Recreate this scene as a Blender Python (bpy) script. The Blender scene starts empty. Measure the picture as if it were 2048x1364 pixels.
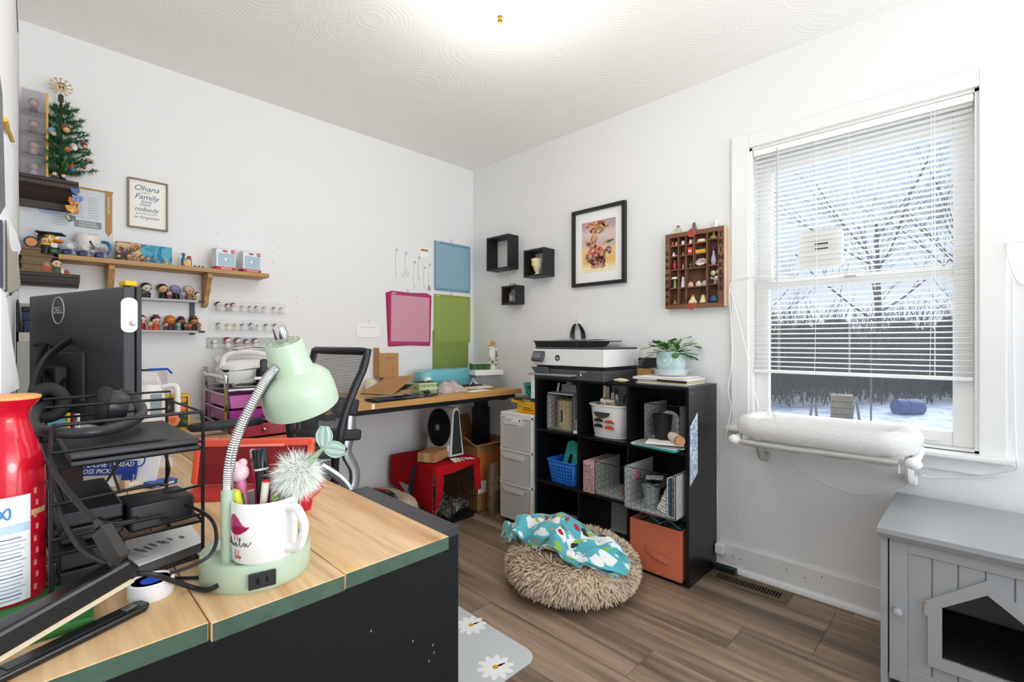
import bpy, math, random
from mathutils import Vector, Matrix, Euler
random.seed(7)
S = bpy.context.scene; COL = S.collection
R = math.radians; PI = math.pi
# ---------------------------------------------------------------- camera, sky, lights, exposure
CAM = Vector((-2.413, -2.816, 1.114)); FPX = 952.0; HOR = 684.0
FW = Vector((.7108, .7034, 0)); RT = Vector((.7034, -.7108, 0))
cd = bpy.data.cameras.new('camera'); cam = bpy.data.objects.new('camera', cd); COL.objects.link(cam)
cam.location = CAM; cam.rotation_euler = (PI/2, 0, math.atan2(.7034, .7108)-PI/2)
cd.sensor_width = 36; cd.lens = FPX/2048*36; cd.shift_y = (HOR-682)/2048; cd.clip_start = .02; cd.clip_end = 300
S.camera = cam
W = bpy.data.worlds.new('sky'); S.world = W; W.use_nodes = True
_n = W.node_tree.nodes; _l = W.node_tree.links
_bg = _n['Background']; _tc = _n.new('ShaderNodeTexCoord'); _sx = _n.new('ShaderNodeSeparateXYZ'); _cr = _n.new('ShaderNodeValToRGB')
_l.new(_tc.outputs['Generated'], _sx.inputs[0]); _l.new(_sx.outputs['Z'], _cr.inputs[0]); _l.new(_cr.outputs[0], _bg.inputs[0])
_e = _cr.color_ramp.elements; _e[0].position = 0.0; _e[0].color = (.76, .86, .985, 1); _e[1].position = .55; _e[1].color = (.52, .70, .96, 1)
_bg.inputs[1].default_value = .7
def lamp(name, kind, loc, energy, color=(1, 1, 1), **kw):
    d = bpy.data.lights.new(name, kind); d.energy = energy; d.color = color
    for k, v in kw.items(): setattr(d, k, v)
    o = bpy.data.objects.new(name, d); COL.objects.link(o); o.location = loc
    return o
_s = lamp('daylight_sun', 'SUN', (6, -3, 6), 3.2, (1, .985, .96), angle=R(70))
_s.rotation_euler = Vector((-1, .18, -.55)).to_track_quat('-Z', 'Y').to_euler()
_a = lamp('rear_fill', 'AREA', (-.9, -4.9, 1.2), 34, (1, .99, .975), shape='RECTANGLE', size=2.4, size_y=2.0)  # added fill lamp behind the camera
_a.rotation_euler = Vector((-.32, 1, -.02)).to_track_quat('-Z', 'Y').to_euler()
_a = lamp('bounce_fill', 'AREA', (-1.75, -3.6, 1.15), 22, (1, .985, .96), shape='DISK', size=.8)  # added lamp aimed upward so the ceiling brightens the room, no known source
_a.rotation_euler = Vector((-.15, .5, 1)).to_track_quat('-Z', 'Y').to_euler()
S.view_settings.view_transform = 'Standard'; S.view_settings.look = 'None'; S.view_settings.gamma = 1
S.view_settings.use_curve_mapping = False; S.view_settings.exposure = .5
S.cycles.max_bounces = 10; S.cycles.diffuse_bounces = 6; S.cycles.transparent_max_bounces = 24
S.cycles.caustics_reflective = False; S.cycles.caustics_refractive = False; S.cycles.sample_clamp_indirect = 6
# ---------------------------------------------------------------- measuring helpers: where a sight line meets a real plane
def ray(px, py):
    return FW + RT*((px-1024)/FPX) + Vector((0, 0, (HOR-py)/FPX))
def onX(px, py, X=0.): d = ray(px, py); return CAM + d*((X-CAM.x)/d.x)
def onY(px, py, Y=0.): d = ray(px, py); return CAM + d*((Y-CAM.y)/d.y)
def onZ(px, py, Z=0.): d = ray(px, py); return CAM + d*((Z-CAM.z)/d.z)
def atw(px, py, w): return CAM + ray(px, py)*w
# ---------------------------------------------------------------- materials
def lin(c):
    if isinstance(c, str):
        c = [int(c[i:i+2], 16)/255 for i in (0, 2, 4)]
    return tuple((x/12.92 if x <= .04045 else ((x+.055)/1.055)**2.4) for x in c)+(1,)
MATS = {}
def mat(name, col='808080', rough=.5, metal=0., spec=.5, mott=0., mscale=8., bump=0., bscale=60., alpha=1., trans=0., ior=1.45, emit=None, estr=0., coat=0., stretch=None, sheen=0., sss=0.):
    if name in MATS: return MATS[name]
    m = bpy.data.materials.new(name); m.use_nodes = True; nt = m.node_tree; b = nt.nodes['Principled BSDF']; MATS[name] = m
    c = lin(col)
    b.inputs['Base Color'].default_value = c; b.inputs['Roughness'].default_value = rough; b.inputs['Metallic'].default_value = metal
    b.inputs['Specular IOR Level'].default_value = spec; b.inputs['Alpha'].default_value = alpha; b.inputs['IOR'].default_value = ior
    b.inputs['Transmission Weight'].default_value = trans; b.inputs['Coat Weight'].default_value = coat; b.inputs['Sheen Weight'].default_value = sheen
    if sss: b.inputs['Subsurface Weight'].default_value = sss; b.inputs['Subsurface Radius'].default_value = (.01, .01, .01)
    if emit: b.inputs['Emission Color'].default_value = lin(emit); b.inputs['Emission Strength'].default_value = estr
    tc = nt.nodes.new('ShaderNodeTexCoord') if (mott or bump) else None
    src = None
    if tc:
        mp = nt.nodes.new('ShaderNodeMapping'); nt.links.new(tc.outputs['Object'], mp.inputs[0]); src = mp.outputs[0]
        if stretch: mp.inputs['Scale'].default_value = stretch
    if mott:
        n = nt.nodes.new('ShaderNodeTexNoise'); n.inputs['Scale'].default_value = mscale; n.inputs['Detail'].default_value = 6
        nt.links.new(src, n.inputs['Vector'])
        r = nt.nodes.new('ShaderNodeValToRGB'); nt.links.new(n.outputs['Fac'], r.inputs[0])
        r.color_ramp.elements[0].position = .3; r.color_ramp.elements[1].position = .7
        r.color_ramp.elements[0].color = tuple(x*(1-mott) for x in c[:3])+(1,); r.color_ramp.elements[1].color = tuple(min(1, x*(1+mott)) for x in c[:3])+(1,)
        nt.links.new(r.outputs[0], b.inputs['Base Color'])
    if bump:
        n = nt.nodes.new('ShaderNodeTexNoise'); n.inputs['Scale'].default_value = bscale; n.inputs['Detail'].default_value = 4
        nt.links.new(src, n.inputs['Vector'])
        u = nt.nodes.new('ShaderNodeBump'); u.inputs['Strength'].default_value = bump; u.inputs['Distance'].default_value = .01
        nt.links.new(n.outputs['Fac'], u.inputs['Height']); nt.links.new(u.outputs[0], b.inputs['Normal'])
    return m
def plas(c, rough=.4): return mat('plastic_'+c+str(rough), c, rough)
def matte(c): return mat('matte_'+c, c, .8, spec=.25)
def pap(c): return mat('paper_'+c, c, .85, spec=.2)
def wood_mat(name, c1, c2, axis='Y', scale=1.0, rough=.45, rnd=0.0, c3=None):
    if name in MATS: return MATS[name]
    m = bpy.data.materials.new(name); m.use_nodes = True; nt = m.node_tree; N = nt.nodes.new; L = nt.links.new; b = nt.nodes['Principled BSDF']; MATS[name] = m
    tc = N('ShaderNodeTexCoord'); mp = N('ShaderNodeMapping'); oi = N('ShaderNodeObjectInfo'); ad = N('ShaderNodeVectorMath'); ad.operation = 'ADD'
    cm = N('ShaderNodeCombineXYZ'); mu = N('ShaderNodeMath'); mu.operation = 'MULTIPLY'; mu.inputs[1].default_value = 37.0
    L(oi.outputs['Random'], mu.inputs[0])
    for i in range(3): L(mu.outputs[0], cm.inputs[i])
    L(tc.outputs['Object'], ad.inputs[0]); L(cm.outputs[0], ad.inputs[1]); L(ad.outputs[0], mp.inputs[0])
    st = {'X': (.3, 5, 5), 'Y': (5, .3, 5), 'Z': (5, 5, .3)}[axis]
    mp.inputs['Scale'].default_value = tuple(s*scale for s in st)
    n1 = N('ShaderNodeTexNoise'); n1.inputs['Scale'].default_value = 1.3; n1.inputs['Detail'].default_value = 5; n1.inputs['Distortion'].default_value = 1.2
    n2 = N('ShaderNodeTexNoise'); n2.inputs['Scale'].default_value = 14; n2.inputs['Detail'].default_value = 8; n2.inputs['Distortion'].default_value = .4
    L(mp.outputs[0], n1.inputs['Vector']); L(mp.outputs[0], n2.inputs['Vector'])
    r = N('ShaderNodeValToRGB'); e = r.color_ramp.elements
    e[0].position = .32; e[0].color = lin(c2); e[1].position = .68; e[1].color = lin(c1)
    if c3: x = e.new(.5); x.color = lin(c3)
    L(n1.outputs['Fac'], r.inputs[0])
    r2 = N('ShaderNodeValToRGB'); r2.color_ramp.elements[0].position = .35; r2.color_ramp.elements[1].position = .6
    r2.color_ramp.elements[0].color = (.72, .7, .68, 1); r2.color_ramp.elements[1].color = (1, 1, 1, 1); L(n2.outputs['Fac'], r2.inputs[0])
    mx = N('ShaderNodeMix'); mx.data_type = 'RGBA'; mx.blend_type = 'MULTIPLY'; mx.inputs[0].default_value = .55
    L(r.outputs[0], mx.inputs[6]); L(r2.outputs[0], mx.inputs[7])
    hs = N('ShaderNodeHueSaturation'); mr = N('ShaderNodeMapRange'); mr.inputs[3].default_value = 1-rnd; mr.inputs[4].default_value = 1+rnd
    L(oi.outputs['Random'], mr.inputs[0]); L(mr.outputs[0], hs.inputs['Value']); L(mx.outputs[2], hs.inputs['Color'])
    L(hs.outputs[0], b.inputs['Base Color']); b.inputs['Roughness'].default_value = rough
    u = N('ShaderNodeBump'); u.inputs['Strength'].default_value = .08; u.inputs['Distance'].default_value = .004; L(n2.outputs['Fac'], u.inputs['Height']); L(u.outputs[0], b.inputs['Normal'])
    return m
def stripes_mat(name, c1, c2, scale, axis='X', rough=.6, width=.08):
    """grid / ruled pattern print on a flat sheet"""
    if name in MATS: return MATS[name]
    m = bpy.data.materials.new(name); m.use_nodes = True; nt = m.node_tree; N = nt.nodes.new; L = nt.links.new; b = nt.nodes['Principled BSDF']; MATS[name] = m
    tc = N('ShaderNodeTexCoord'); sx = N('ShaderNodeSeparateXYZ'); L(tc.outputs['Object'], sx.inputs[0])
    outs = []
    for a in axis:
        mu = N('ShaderNodeMath'); mu.operation = 'MULTIPLY'; mu.inputs[1].default_value = scale; L(sx.outputs[a], mu.inputs[0])
        fr = N('ShaderNodeMath'); fr.operation = 'FRACT'; L(mu.outputs[0], fr.inputs[0])
        lt = N('ShaderNodeMath'); lt.operation = 'LESS_THAN'; lt.inputs[1].default_value = width; L(fr.outputs[0], lt.inputs[0]); outs.append(lt.outputs[0])
    f = outs[0]
    if len(outs) > 1:
        mx = N('ShaderNodeMath'); mx.operation = 'MAXIMUM'; L(outs[0], mx.inputs[0]); L(outs[1], mx.inputs[1]); f = mx.outputs[0]
    mi = N('ShaderNodeMix'); mi.data_type = 'RGBA'; L(f, mi.inputs[0]); mi.inputs[6].default_value = lin(c1); mi.inputs[7].default_value = lin(c2)
    L(mi.outputs[2], b.inputs['Base Color']); b.inputs['Roughness'].default_value = rough
    return m
def blot_mat(name, cols, scale=10., rough=.7, dist=0.0, bump=0., smooth=False):
    """patches of several colours with a shape of their own (prints, mottled things)"""
    if name in MATS: return MATS[name]
    m = bpy.data.materials.new(name); m.use_nodes = True; nt = m.node_tree; N = nt.nodes.new; L = nt.links.new; b = nt.nodes['Principled BSDF']; MATS[name] = m
    tc = N('ShaderNodeTexCoord'); n = N('ShaderNodeTexNoise'); n.inputs['Scale'].default_value = scale; n.inputs['Detail'].default_value = 3; n.inputs['Distortion'].default_value = dist
    L(tc.outputs['Object'], n.inputs['Vector']); r = N('ShaderNodeValToRGB'); e = r.color_ramp.elements
    r.color_ramp.interpolation = 'EASE' if smooth else 'CONSTANT'
    k = len(cols); lo, hi = .3, .7
    e[0].position = 0 if not smooth else lo; e[0].color = lin(cols[0]); e[1].position = lo+(hi-lo)*(k-1)/k; e[1].color = lin(cols[-1])
    for i in range(1, k-1): x = e.new(lo+(hi-lo)*i/k); x.color = lin(cols[i])
    L(n.outputs['Fac'], r.inputs[0]); L(r.outputs[0], b.inputs['Base Color']); b.inputs['Roughness'].default_value = rough
    if bump:
        u = N('ShaderNodeBump'); u.inputs['Strength'].default_value = bump; u.inputs['Distance'].default_value = .01; L(n.outputs['Fac'], u.inputs['Height']); L(u.outputs[0], b.inputs['Normal'])
    return m
def clear_mat(name, col='ffffff', op=.2, rough=.08):
    """thin clear plastic or glass: mostly lets light straight through"""
    if name in MATS: return MATS[name]
    m = bpy.data.materials.new(name); m.use_nodes = True; nt = m.node_tree; N = nt.nodes.new; L = nt.links.new; MATS[name] = m
    b = nt.nodes['Principled BSDF']; b.inputs['Base Color'].default_value = lin(col); b.inputs['Roughness'].default_value = rough
    t = N('ShaderNodeBsdfTransparent'); mx = N('ShaderNodeMixShader'); mx.inputs[0].default_value = op
    L(t.outputs[0], mx.inputs[1]); L(b.outputs[0], mx.inputs[2]); L(mx.outputs[0], nt.nodes['Material Output'].inputs[0])
    return m
def net_mat(name, col, scale, width, rough=.6, diag=False, metal=0.):
    """fine perforated sheet or woven net: holes too small to build"""
    if name in MATS: return MATS[name]
    m = bpy.data.materials.new(name); m.use_nodes = True; nt = m.node_tree; N = nt.nodes.new; L = nt.links.new; MATS[name] = m
    b = nt.nodes['Principled BSDF']; b.inputs['Base Color'].default_value = lin(col); b.inputs['Roughness'].default_value = rough; b.inputs['Metallic'].default_value = metal
    uv = N('ShaderNodeUVMap'); mp = N('ShaderNodeMapping'); L(uv.outputs[0], mp.inputs[0]); mp.inputs['Scale'].default_value = scale
    if diag: mp.inputs['Rotation'].default_value = (0, 0, PI/4)
    sx = N('ShaderNodeSeparateXYZ'); L(mp.outputs[0], sx.inputs[0]); o = []
    for a in 'XY':
        fr = N('ShaderNodeMath'); fr.operation = 'FRACT'; L(sx.outputs[a], fr.inputs[0]); lt = N('ShaderNodeMath'); lt.operation = 'LESS_THAN'
        lt.inputs[1].default_value = width[0 if a == 'X' else 1]; L(fr.outputs[0], lt.inputs[0]); o.append(lt.outputs[0])
    mxm = N('ShaderNodeMath'); mxm.operation = 'MAXIMUM'; L(o[0], mxm.inputs[0]); L(o[1], mxm.inputs[1])
    t = N('ShaderNodeBsdfTransparent'); mx = N('ShaderNodeMixShader'); L(mxm.outputs[0], mx.inputs[0]); L(t.outputs[0], mx.inputs[1]); L(b.outputs[0], mx.inputs[2])
    L(mx.outputs[0], nt.nodes['Material Output'].inputs[0])
    return m
BLACK = mat('black_plastic', '1b1c1e', .45); BLACKM = mat('black_metal', '17181a', .38, .3); WHITE = mat('white_plastic', 'f0f0ee', .4)
CHROME = mat('chrome', 'd8d8da', .12, 1.); STEEL = mat('steel', 'b0b0b0', .35, .9); GOLD = mat('gold', 'c89b3c', .3, .9)
GREY = mat('grey_plastic', '8b8d90', .5); CARD = mat('cardboard', 'b48a5a', .85, spec=.2, mott=.06, mscale=20); PAPER = pap('f2f1ee'); RUBBER = mat('dark_rubber', '2b2c2e', .7)
CLEAR = clear_mat('clear_plastic', 'e8eef2', .16); GLASS = clear_mat('window_glass', 'e8f0f5', .06, .02)
# ---------------------------------------------------------------- mesh builder
def TR(loc=(0, 0, 0), rot=(0, 0, 0), sc=(1, 1, 1)):
    return Matrix.LocRotScale(Vector(loc), Euler(rot), Vector(sc) if not isinstance(sc, (int, float)) else Vector((sc,)*3))
class MB:
    def __init__(s): s.v = []; s.f = []; s.uv = None
    def add(s, vs, fs, M=None):
        o = len(s.v); s.v += [tuple(M @ Vector(p)) if M else tuple(p) for p in vs]; s.f += [tuple(i+o for i in f) for f in fs]; return s
    def box(s, c, d, rot=None, taper=None):
        x, y, z = d[0]/2, d[1]/2, d[2]/2; tx, ty = taper or (1, 1)
        vs = [(-x, -y, -z), (x, -y, -z), (x, y, -z), (-x, y, -z), (-x*tx, -y*ty, z), (x*tx, -y*ty, z), (x*tx, y*ty, z), (-x*tx, y*ty, z)]
        return s.add(vs, [(3, 2, 1, 0), (4, 5, 6, 7), (0, 1, 5, 4), (1, 2, 6, 5), (2, 3, 7, 6), (3, 0, 4, 7)], TR(c, rot or (0, 0, 0)))
    def bx(s, x0, x1, y0, y1, z0, z1): return s.box(((x0+x1)/2, (y0+y1)/2, (z0+z1)/2), (abs(x1-x0), abs(y1-y0), abs(z1-z0)))
    def tube(s, pts, r, n=8, closed=False, caps=True, flat=1.0):
        pts = [Vector(p) for p in pts]; k = len(pts); rs = r if isinstance(r, (list, tuple)) else [r]*k
        vs = []; prev = None
        for i, p in enumerate(pts):
            a = pts[(i-1) % k] if (closed or i > 0) else p; b = pts[(i+1) % k] if (closed or i < k-1) else p
            t = (b-a); t = t.normalized() if t.length > 1e-9 else Vector((0, 0, 1))
            if prev is None: u = t.orthogonal().normalized()
            else:
                u = prev - t*prev.dot(t); u = u.normalized() if u.length > 1e-6 else t.orthogonal().normalized()
            prev = u; w = t.cross(u)
            for j in range(n):
                q = 2*PI*j/n; vs.append(p + (u*math.cos(q)+w*math.sin(q)*flat)*rs[i])
        fs = []
        for i in range(k if closed else k-1):
            a = i*n; b = ((i+1) % k)*n
            for j in range(n): fs.append((a+j, a+(j+1) % n, b+(j+1) % n, b+j))
        if caps and not closed: fs.append(tuple(range(n-1, -1, -1))); fs.append(tuple((k-1)*n+j for j in range(n)))
        return s.add(vs, fs)
    def lathe(s, prof, n=24, M=None, sx=1., sy=1., power=None):
        vs = []; fs = []; k = len(prof)
        for (r, z) in prof:
            for j in range(n):
                q = 2*PI*j/n; c, d = math.cos(q), math.sin(q)
                if power: c = math.copysign(abs(c)**power, c); d = math.copysign(abs(d)**power, d)
                vs.append((r*c*sx, r*d*sy, z))
        for i in range(k-1):
            for j in range(n): fs.append((i*n+j, i*n+(j+1) % n, (i+1)*n+(j+1) % n, (i+1)*n+j))
        if prof[0][0] > 1e-5: fs.append(tuple(range(n-1, -1, -1)))
        if prof[-1][0] > 1e-5: fs.append(tuple((k-1)*n+j for j in range(n)))
        return s.add(vs, fs, M)
    def ball(s, c, r, n=14, m=9, rot=(0, 0, 0)):
        r = (r, r, r) if isinstance(r, (int, float)) else r
        vs = [(0, 0, -1)]+[(math.sin(PI*i/m)*math.cos(2*PI*j/n), math.sin(PI*i/m)*math.sin(2*PI*j/n), -math.cos(PI*i/m)) for i in range(1, m) for j in range(n)]+[(0, 0, 1)]
        fs = [(0, 1+(j+1) % n, 1+j) for j in range(n)]
        for i in range(m-2):
            for j in range(n): a = 1+i*n; fs.append((a+j, a+(j+1) % n, a+n+(j+1) % n, a+n+j))
        a = 1+(m-2)*n; fs += [(a+j, a+(j+1) % n, len(vs)-1) for j in range(n)]
        return s.add(vs, fs, TR(c, rot, r))
    def prism(s, poly, z0, z1, M=None):
        k = len(poly); vs = [(x, y, z0) for x, y in poly]+[(x, y, z1) for x, y in poly]
        return s.add(vs, [tuple(range(k-1, -1, -1)), tuple(range(k, 2*k))]+[(i, (i+1) % k, k+(i+1) % k, k+i) for i in range(k)], M)
    def sheet(s, fn, nu, nv, th=0.):
        vs = [Vector(fn(i/nu, j/nv)) for i in range(nu+1) for j in range(nv+1)]; w = nv+1
        fs = [(i*w+j, (i+1)*w+j, (i+1)*w+j+1, i*w+j+1) for i in range(nu) for j in range(nv)]
        if th:
            ns = []
            for i in range(nu+1):
                for j in range(nv+1):
                    du = vs[min(i+1, nu)*w+j]-vs[max(i-1, 0)*w+j]; dv = vs[i*w+min(j+1, nv)]-vs[i*w+max(j-1, 0)]
                    ns.append(du.cross(dv).normalized())
            o = len(vs); vs = vs+[p-q*th for p, q in zip(vs, ns)]; g = list(fs)
            fs = fs+[tuple(reversed([i+o for i in f])) for f in g]
            for i in range(nu): fs += [((i+1)*w, i*w, i*w+o, (i+1)*w+o), (i*w+nv, (i+1)*w+nv, (i+1)*w+nv+o, i*w+nv+o)]
            for j in range(nv): fs += [(j, j+1, j+1+o, j+o), (nu*w+j+1, nu*w+j, nu*w+j+o, nu*w+j+1+o)]
        else:
            s.uv = [(i/nu, j/nv) for i in range(nu+1) for j in range(nv+1)]
        return s.add(vs, fs)
    def build(s, name, m, parent=None, smooth=False, bevel=0., sub=0, ang=40):
        me = bpy.data.meshes.new(name); me.from_pydata([tuple(p) for p in s.v], [], s.f); me.update()
        if s.uv:
            ul = me.uv_layers.new(name='UVMap')
            for lp in me.loops:
                if lp.vertex_index < len(s.uv): ul.data[lp.index].uv = s.uv[lp.vertex_index]
        if m: me.materials.append(m)
        if smooth or sub:
            me.polygons.foreach_set('use_smooth', [True]*len(me.polygons))
            if not sub: me.set_sharp_from_angle(angle=R(ang))
        o = bpy.data.objects.new(name, me); COL.objects.link(o)
        if parent: o.parent = parent
        if bevel:
            b = o.modifiers.new('bevel', 'BEVEL'); b.width = bevel; b.segments = 2; b.limit_method = 'ANGLE'; b.angle_limit = R(50)
        if sub: d = o.modifiers.new('sub', 'SUBSURF'); d.levels = sub; d.render_levels = sub
        return o
def tag(o, label, cat, group=None, kind=None):
    o['label'] = label; o['category'] = cat
    if group: o['group'] = group
    o['kind'] = kind or 'thing'
    return o
def thing(name, label, cat, loc=(0, 0, 0), rz=0., group=None, rot=None):
    o = bpy.data.objects.new(name, None); COL.objects.link(o); o.empty_display_size = .05; o.location = loc; o.rotation_euler = rot or (0, 0, rz)
    return tag(o, label, cat, group)
def struct(o, lab=None):
    o['kind'] = 'structure'
    if lab: o['label'] = lab
    return o
def box(name, m, c, d, parent=None, rot=None, bevel=0., taper=None): return MB().box(c, d, rot, taper).build(name, m, parent, bevel=bevel)
def dupo(o, parent, loc=None, rot=None):
    c = o.copy(); COL.objects.link(c); c.parent = parent
    if loc is not None: c.location = loc
    if rot is not None: c.rotation_euler = rot
    return c
def txt(s, size, m, parent, loc, rot=(PI/2, 0, 0), al='CENTER', shear=0., ext=.0002, name='lettering', sx=1., bold=0.):
    cu = bpy.data.curves.new(name, 'FONT'); cu.body = s; cu.size = size; cu.align_x = al; cu.align_y = 'CENTER'; cu.extrude = ext; cu.shear = shear; cu.offset = bold
    cu.resolution_u = 3; t_ = bpy.data.objects.new(name, cu); me = bpy.data.meshes.new_from_object(t_); bpy.data.objects.remove(t_)
    me.materials.clear(); me.materials.append(m); o = bpy.data.objects.new(name, me); COL.objects.link(o); o.parent = parent; o.location = loc; o.rotation_euler = rot; o.scale = (sx, 1, 1)
    return o
def bez(pts, n=8):
    """smooth curve through points (Catmull-Rom)"""
    P = [Vector(p) for p in pts]; out = []
    for i in range(len(P)-1):
        a, b, c, d = P[max(i-1, 0)], P[i], P[i+1], P[min(i+2, len(P)-1)]
        for k in range(n):
            t = k/n; out.append(.5*((2*b)+(c-a)*t+(2*a-5*b+4*c-d)*t*t+(3*b-a-3*c+d)*t**3))
    return out+[P[-1]]
def rrect(w, h, r, n=5, cx=0., cy=0.):
    out = []
    for sx, sy, a0 in ((1, 1, 0), (-1, 1, 90), (-1, -1, 180), (1, -1, 270)):
        for i in range(n+1): a = R(a0+90*i/n); out.append((cx+sx*(w/2-r)+r*math.cos(a), cy+sy*(h/2-r)+r*math.sin(a)))
    return out
RW = -PI/2   # heading of a thing on the window wall: local x runs right, local y into the wall
def boxof(mb, w, d, h, t=.003, bottom=True):
    """open-topped tray centred at the origin"""
    if bottom: mb.bx(-w/2, w/2, -d/2, d/2, 0, t)
    mb.bx(-w/2, w/2, -d/2, -d/2+t, 0, h); mb.bx(-w/2, w/2, d/2-t, d/2, 0, h); mb.bx(-w/2, -w/2+t, -d/2+t, d/2-t, 0, h); mb.bx(w/2-t, w/2, -d/2+t, d/2-t, 0, h)
    return mb
# ================================================================ THE ROOM
XL = -2.447; YB = -3.75; CH = 2.44
WALL = mat('wall_paint', 'e7e7e7', .75, spec=.2, bump=.05, bscale=40); CEIL = mat('ceiling_plaster', 'f3f2ee', .85, spec=.15)
TRIM = mat('trim_paint', 'e6e6e4', .35)
# ceiling plaster: swirled comb arcs as fine relief
_nt = CEIL.node_tree; _b = _nt.nodes['Principled BSDF']; _tc = _nt.nodes.new('ShaderNodeTexCoord'); _v = _nt.nodes.new('ShaderNodeTexVoronoi'); _v.inputs['Scale'].default_value = 3.2; _v.feature = 'F1'
_w = _nt.nodes.new('ShaderNodeMath'); _w.operation = 'MULTIPLY'; _w.inputs[1].default_value = 120; _si = _nt.nodes.new('ShaderNodeMath'); _si.operation = 'SINE'; _bp = _nt.nodes.new('ShaderNodeBump')
_bp.inputs['Strength'].default_value = .06; _bp.inputs['Distance'].default_value = .01
_nt.links.new(_tc.outputs['Object'], _v.inputs['Vector']); _nt.links.new(_v.outputs['Distance'], _w.inputs[0]); _nt.links.new(_w.outputs[0], _si.inputs[0]); _nt.links.new(_si.outputs[0], _bp.inputs['Height']); _nt.links.new(_bp.outputs[0], _b.inputs['Normal'])
fl = struct(MB().bx(XL-.9, .15, YB-.15, .15, -.055, -.005).build('floor', mat('subfloor', '3a2f26', .9)), 'brown wood-look plank floor')
FM = wood_mat('floor_vinyl', 'b0977f', '63554a', 'Y', 1.5, .42, .16, '907b68')
xs = [-.075-.189*i for i in range(-1, 14)]; pk = {}
for i in range(len(xs)-1):
    x1, x0 = min(xs[i], 0.), max(xs[i+1], XL)
    if x1-x0 < .02: continue
    off = [0., -1.165, -.55, -.93, -.28, -.75, -.1, -.62, -1.0, -.35, -.83, -.15, -.5, -.9][i % 14]
    if i == 2: off = -1.165   # end joint at Y = -2.385
    y = off + 1.22
    while y > YB:
        ya, yb = min(y, 0.), max(y-1.22, YB)
        if ya-yb > .02:
            MB().bx(x0+.0008, x1-.0008, yb+.0008, ya-.0008, -.005, 0).build('plank', FM, fl)
        y -= 1.22
wt = .16
struct(box('wall_back', WALL, (XL/2, wt/2, CH/2), (-XL+2*wt, wt, CH)), 'plain pale grey-white wall behind the shelves')
WE = -1.78
wl = struct(MB().bx(XL-wt, XL, WE, 0, 0, CH).bx(XL-.75, XL-wt, WE, WE+.1, 0, CH).bx(XL-.75-wt, XL-.75, YB, WE+.1, 0, CH).build('wall_left', WALL), 'pale wall close by the camera')
WY0, WY1, WZ0, WZ1 = -2.806, -2.024, .712, 2.036      # window opening
m = MB(); m.bx(0, wt, YB, WY0, 0, CH); m.bx(0, wt, WY1, 0, 0, CH); m.bx(0, wt, WY0, WY1, 0, WZ0); m.bx(0, wt, WY0, WY1, WZ1, CH)
wr = struct(m.build('wall_right', WALL), 'pale wall with the window')
struct(MB().bx(XL-1.0, wt, YB-wt, wt, CH, CH+.1).build('ceiling', CEIL), 'white swirl-textured ceiling')
# crack and patched plaster on the window wall below the sill
_p = [onX(1500, 905), onX(1497, 935), onX(1507, 955), onX(1503, 985), onX(1475, 1010), onX(1476, 1060), onX(1478, 1095)]
MB().tube([p+Vector((.0003, 0, 0)) for p in bez(_p, 4)], .0009, 5).build('plaster_crack', matte('c6c6c6'), wr)
bb = struct(MB().bx(-.014, 0, YB, 0, .012, .125).build('baseboard_right', TRIM, bevel=.004)); bb['label'] = 'white baseboard under the window'
m = MB(); m.prism([(0, 0), (-.03, 0), (-.029, .012), (-.022, .022), (-.014, .026), (0, .026)], 0, -YB, TR((0, 0, 0), (PI/2, 0, 0))); m.build('quarter_round', TRIM, bb, True)
for px, py in ((1466, 1113), (1481, 1119), (1573, 1139), (1609, 1155), (1644, 1154)):
    p = onX(px, py, -.0142); MB().ball(p, (.0006, .003, .003), 8, 6).build('nail_hole', matte('6a6a66'), bb)
struct(MB().bx(XL, 0, -.014, 0, 0, .12).build('baseboard_back', TRIM, bevel=.004))
# nail holes in the back wall
nm = matte('77787a'); wbk = bpy.data.objects['wall_back']
for px, py in ((432, 436), (433, 467), (432, 492), (547, 454), (546, 483), (546, 505), (546, 523), (547, 527), (441, 571), (594, 581), (594, 594), (594, 605), (594, 629), (682, 539), (684, 565), (685, 588), (684, 603), (684, 633), (684, 668), (589, 437), (589, 466), (589, 493), (555, 579), (684, 694)):
    p = onY(px, py, -.0003); MB().ball(p, (.002, .0008, .002), 8, 6).build('nail_hole', nm, wbk)
MB().tube([onX(2048, 63)*0+Vector((XL+.001, -.62, 2.213)), Vector((XL+.001, -.40, 2.205))], .002, 5).build('hanging_nail', matte('777777'), wl)
# ---------------------------------------------------------------- window
wn = struct(MB().bx(.0, wt, WY1-.012, WY1, WZ0, WZ1).bx(0, wt, WY0, WY0+.012, WZ0, WZ1).bx(0, wt, WY0, WY1, WZ1-.012, WZ1).bx(0, wt+.03, WY0, WY1, WZ0-.02, WZ0+.006).build('window_1', TRIM), 'white double-hung window with blinds')
m = MB(); co0, co1, ct = -1.946, -2.876, 2.103
m.bx(-.018, 0, WY1, co0, .705, ct); m.build('casing', TRIM, wn, bevel=.003)
MB().bx(-.018, 0, co1, WY0, .705, ct).build('casing', TRIM, wn, bevel=.003)
MB().bx(-.018, 0, WY0, WY1, WZ1, ct).build('casing', TRIM, wn, bevel=.003)
MB().bx(-.055, .02, -2.896, -1.926, .688, .709).build('window_sill', TRIM, wn, bevel=.006)
m = MB(); m.prism([(-2.872, 0), (-2.86, -.03), (-2.82, -.052), (-2.0, -.052), (-1.962, -.035), (-1.95, 0)], 0, .016, Matrix(((0, 0, -1, 0), (1, 0, 0, 0), (0, 1, 0, .688), (0, 0, 0, 1)))); m.build('apron', TRIM, wn, True)
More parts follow.
